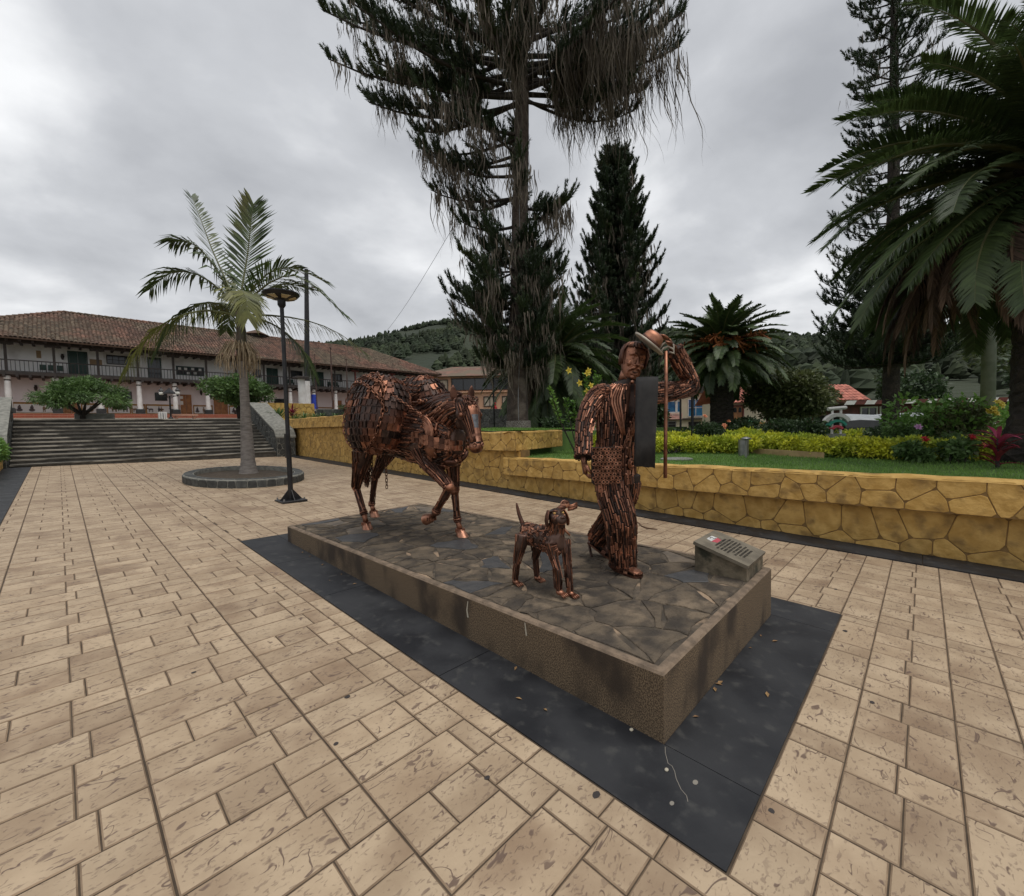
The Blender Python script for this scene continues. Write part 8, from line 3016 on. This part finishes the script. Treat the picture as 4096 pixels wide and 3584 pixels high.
# ribbed roll and shell worn behind the head (a small bundle rising to the man's side)
rb0 = dp(.055, -.05, .045)
mb = MB(); mb.ball(rb0 + dr * .03 + du * .03, .036, .014, .032, 12, 8, basis=(dr, df, du)); sh = mb.build('shell_plate', MATS['copper_bright'], ds, smooth=True)
for k in range(4):
    c = rb0 + dr * .03 + du * .03 + df * .013
    r_ = .009 + k * .0075
    mb = MB(); mb.tube([c + dr * (r_ * math.cos(a)) + du * (r_ * .9 * math.sin(a)) for a in np.linspace(.3, 2.9, 8)], .0028, 5); mb.build('shell_rib', MATS['copper_dark'], sh, smooth=True)
for k in range(5):
    o_ = du * (-.016 + k * .008) + df * (.004 * (k % 2))
    mb = MB(); mb.tube([rb0 + dr * .05 + o_, rb0 + dr * .09 + du * .004 + o_, rb0 + dr * .125 + du * .018 + o_ * 1.15], [.006, .0065, .005], 6); mb.build('bundle_rod', MATS['copper'], ds, smooth=True)
mb = MB(); mb.tube([dp(.02, -.05, .03), rb0 + du * .01, rb0 + dr * .03 + du * .01], [.022, .02, .016], 8); mb.build('bundle_base', MATS['copper_dark'], ds, smooth=True)
mb = MB(); mb.tube([(.50, .975, .84), (.515, .955, .80), (.535, .93, .765)], [.012, .011, .008], 6); mb.build('collar_tag', MATS['copper_bright'], ds, smooth=True)

# ================================================================== plaque
pq = thing('sloping_plaque', 'sloping stone plaque block with engraved text at the plinth corner', 'plaque', (1.8, .25, TOP))
M('plaque_stone', (.17, .145, .105), (.115, .097, .07), scale=9, rough=.75, bump=.2, bscale=60)
M('plaque_block', (.19, .155, .105), (.095, .078, .052), scale=10, rough=.95, bump=.7, bscale=22, c3=(.035, .035, .022), s3=6, lo3=.5, hi3=.64)
x0, x1, y0, y1 = 1.56, 2.03, .062, .445
zl, zh = TOP + .10, TOP + .215
mb = MB()
prof = [(y0, TOP - .02), (y0, zl), (y1, zh), (y1, TOP - .02)]
mb.prism([(x0 + .01, y, z) for y, z in prof], (x1 - x0 - .02, 0, 0)); mb.build('block', MATS['plaque_block'], pq)
sld = Vector((0, y1 - y0, zh - zl)).normalized(); sn_ = Vector((0, -(zh - zl), y1 - y0)).normalized()
slen = Vector((0, y1 - y0, zh - zl)).length
cc = Vector(((x0 + x1) / 2, (y0 + y1) / 2, (zl + zh) / 2))
mb = MB(); mb.obox(cc + sn_ * .012, X_ * ((x1 - x0) / 2 + .008), sld * (slen / 2 + .01), sn_ * .013); slab_ = mb.build('slab', MATS['plaque_stone'], pq)
M('ink', (.03, .026, .022), rough=.9)
M('flag_white', (.62, .62, .60), (.4, .4, .4), scale=30, rough=.6)
M('flag_red', (.42, .06, .08), rough=.6)
# text runs across the slab (along x), lines follow each other down the slope
rotm = Matrix((X_, sld, sn_)).transposed()
tx = MB()
tsurf = lambda a, s_, h=.0265: cc + X_ * a + sld * s_ + sn_ * h
lines = ['HOMENAJE AL ARRIERO', 'QUE CON SU MULA Y SU PERRO', 'ABRIO LOS CAMINOS DE ESTA', 'TIERRA Y TRAJO EL PROGRESO', 'A NUESTRO PUEBLO. SU VALOR', 'Y SU TRABAJO VIVEN', 'EN LA MEMORIA DE TODOS', 'ALCALDIA MUNICIPAL', 'CONCEJO MUNICIPAL']
for i, ln in enumerate(lines):
    o_ = text_part('engraved_line', ln, .0235, MATS['ink'], slab_, (0, 0, 0), (0, 0, 0), ext=.0006)
    m4 = rotm.to_4x4(); m4.translation = tsurf(0, .075 - i * .0265) - ORG[pq.name]
    o_.matrix_local = m4
for nm, mt, pts in (('emblem_white', 'flag_white', [(-.06, .172), (.055, .172), (.07, .128), (-.075, .128)]), ('emblem_red', 'flag_red', [(-.075, .127), (.07, .127), (.05, .088), (-.045, .088)])):
    mb = MB(); mb.prism([tsurf(a, s_, .0255) for a, s_ in pts], sn_ * .001); mb.build(nm, MATS[mt], slab_)
mb = MB(); mb.tube([tsurf(-.03, .155, .027), tsurf(.0, .163, .027), tsurf(.02, .15, .027), tsurf(.0, .136, .027), tsurf(.04, .131, .027)], .003, 4); mb.build('emblem_mark', MATS['ink'], slab_)

# ================================================================== people behind the rubble wall
M('skin', (.36, .21, .14), rough=.6)
M('hair_black', (.012, .010, .010), rough=.6)
M('jacket_red', (.55, .025, .03), (.42, .02, .025), scale=10, rough=.7)
M('jacket_plum', (.14, .04, .08), rough=.8)
M('trousers', (.03, .035, .05), rough=.9)


def person(name, label, p, jacket, face_dir, h=1.28, lean=.0, arms=True, holds=False):
    """standing figure; p is the ground point"""
    t = thing('person', label, 'person', p)
    p = Vector(p); f_ = Vector(face_dir).normalized(); s_ = Vector((f_.y, -f_.x, 0)); k = h / 1.7
    P = lambda a, b_, z: p + s_ * (a * k) + f_ * (b_ * k) + Z_ * (z * k)
    st_ = lambda a, b_, z, w_, d_: (tuple(P(a, b_, z)), tuple(s_ * w_ * k), tuple(f_ * d_ * k))
    mb = MB()
    Loft([st_(0, 0, .82, .17, .12), st_(0, 0, 1.0, .165, .115), st_(0, 0, 1.2, .19, .125), st_(0, 0, 1.36, .2, .11), st_(0, 0, 1.44, .12, .08), st_(0, .01, 1.48, .06, .06)], 24).add(mb, 14, 16)
    for q in (-1, 1):
        mb.tube([P(.18 * q, 0, 1.38), P(.24 * q, .03, 1.12), P(.15 * q, .26, 1.05)], [.06 * k, .052 * k, .042 * k], 10)
    Loft([st_(-.09, 0, .02, .05, .05), st_(-.09, 0, .45, .065, .065), st_(-.09, 0, .85, .09, .09)], 16).add(mb, 10, 8)
    Loft([st_(.09, 0, .02, .05, .05), st_(.09, 0, .45, .065, .065), st_(.09, 0, .85, .09, .09)], 16).add(mb, 10, 8)
    Loft([st_(0, .02, 1.45, .05, .05), st_(0, .03, 1.52, .055, .07), st_(0, .035, 1.6, .072, .09), st_(0, .03, 1.68, .07, .085), st_(0, .02, 1.72, .03, .04)], 20).add(mb, 12, 12)
    bd = fuse('body', mb, MATS[jacket], t, vox=.022, smooth=2)
    mb = MB(); mb.ball(P(0, .045, 1.58), .066 * k, .075 * k, .09 * k, 12, 10, basis=(s_, f_, Z_)); mb.ball(P(0, .125, 1.57), .012 * k, .016 * k, .018 * k, 6, 5, basis=(s_, f_, Z_))
    mb.build('face', MATS['skin'], t, smooth=True)
    mb = MB(); mb.ball(P(0, .012, 1.63), .078 * k, .09 * k, .085 * k, 12, 8, basis=(s_, f_, Z_)); mb.build('hair', MATS['hair_black'], t, smooth=True)
    for q in (-1, 1):
        mb = MB(); c = P(.15 * q, .27, 1.05); mb.ball(c, .04 * k, .05 * k, .03 * k, 8, 6, basis=(s_, f_, Z_))
        for j in range(4):
            mb.tube([c + s_ * ((j - 1.5) * .018 * k) + f_ * .03 * k, c + s_ * ((j - 1.5) * .02 * k) + f_ * .085 * k - Z_ * .02 * k], [.01 * k, .007 * k], 5)
        mb.tube([c - s_ * .03 * q * k, c - s_ * .05 * q * k + f_ * .04 * k], [.011 * k, .008 * k], 5)
        mb.build('hand', MATS['skin'], t, smooth=True)
    return t


cam_dir = (-.69, -.72, .05)
person('person', 'person in a bright red jacket leaning at the dark rubble wall', (18.1, 19.75, 1.78), 'jacket_red', (cam_dir[0] * .6 + .5, cam_dir[1] * .6 - .5, 0), 1.35)
person('person', 'person in a dark plum top standing beside the red jacket', (18.9, 19.0, 1.78), 'jacket_plum', (cam_dir[0], cam_dir[1], 0), 1.3)
mb = MB(); mb.box(16.4, 19.55, .9, 21.5, 20.6, 1.78)
tag(mb.build('street_level', MATS['asphalt']), kind='structure')
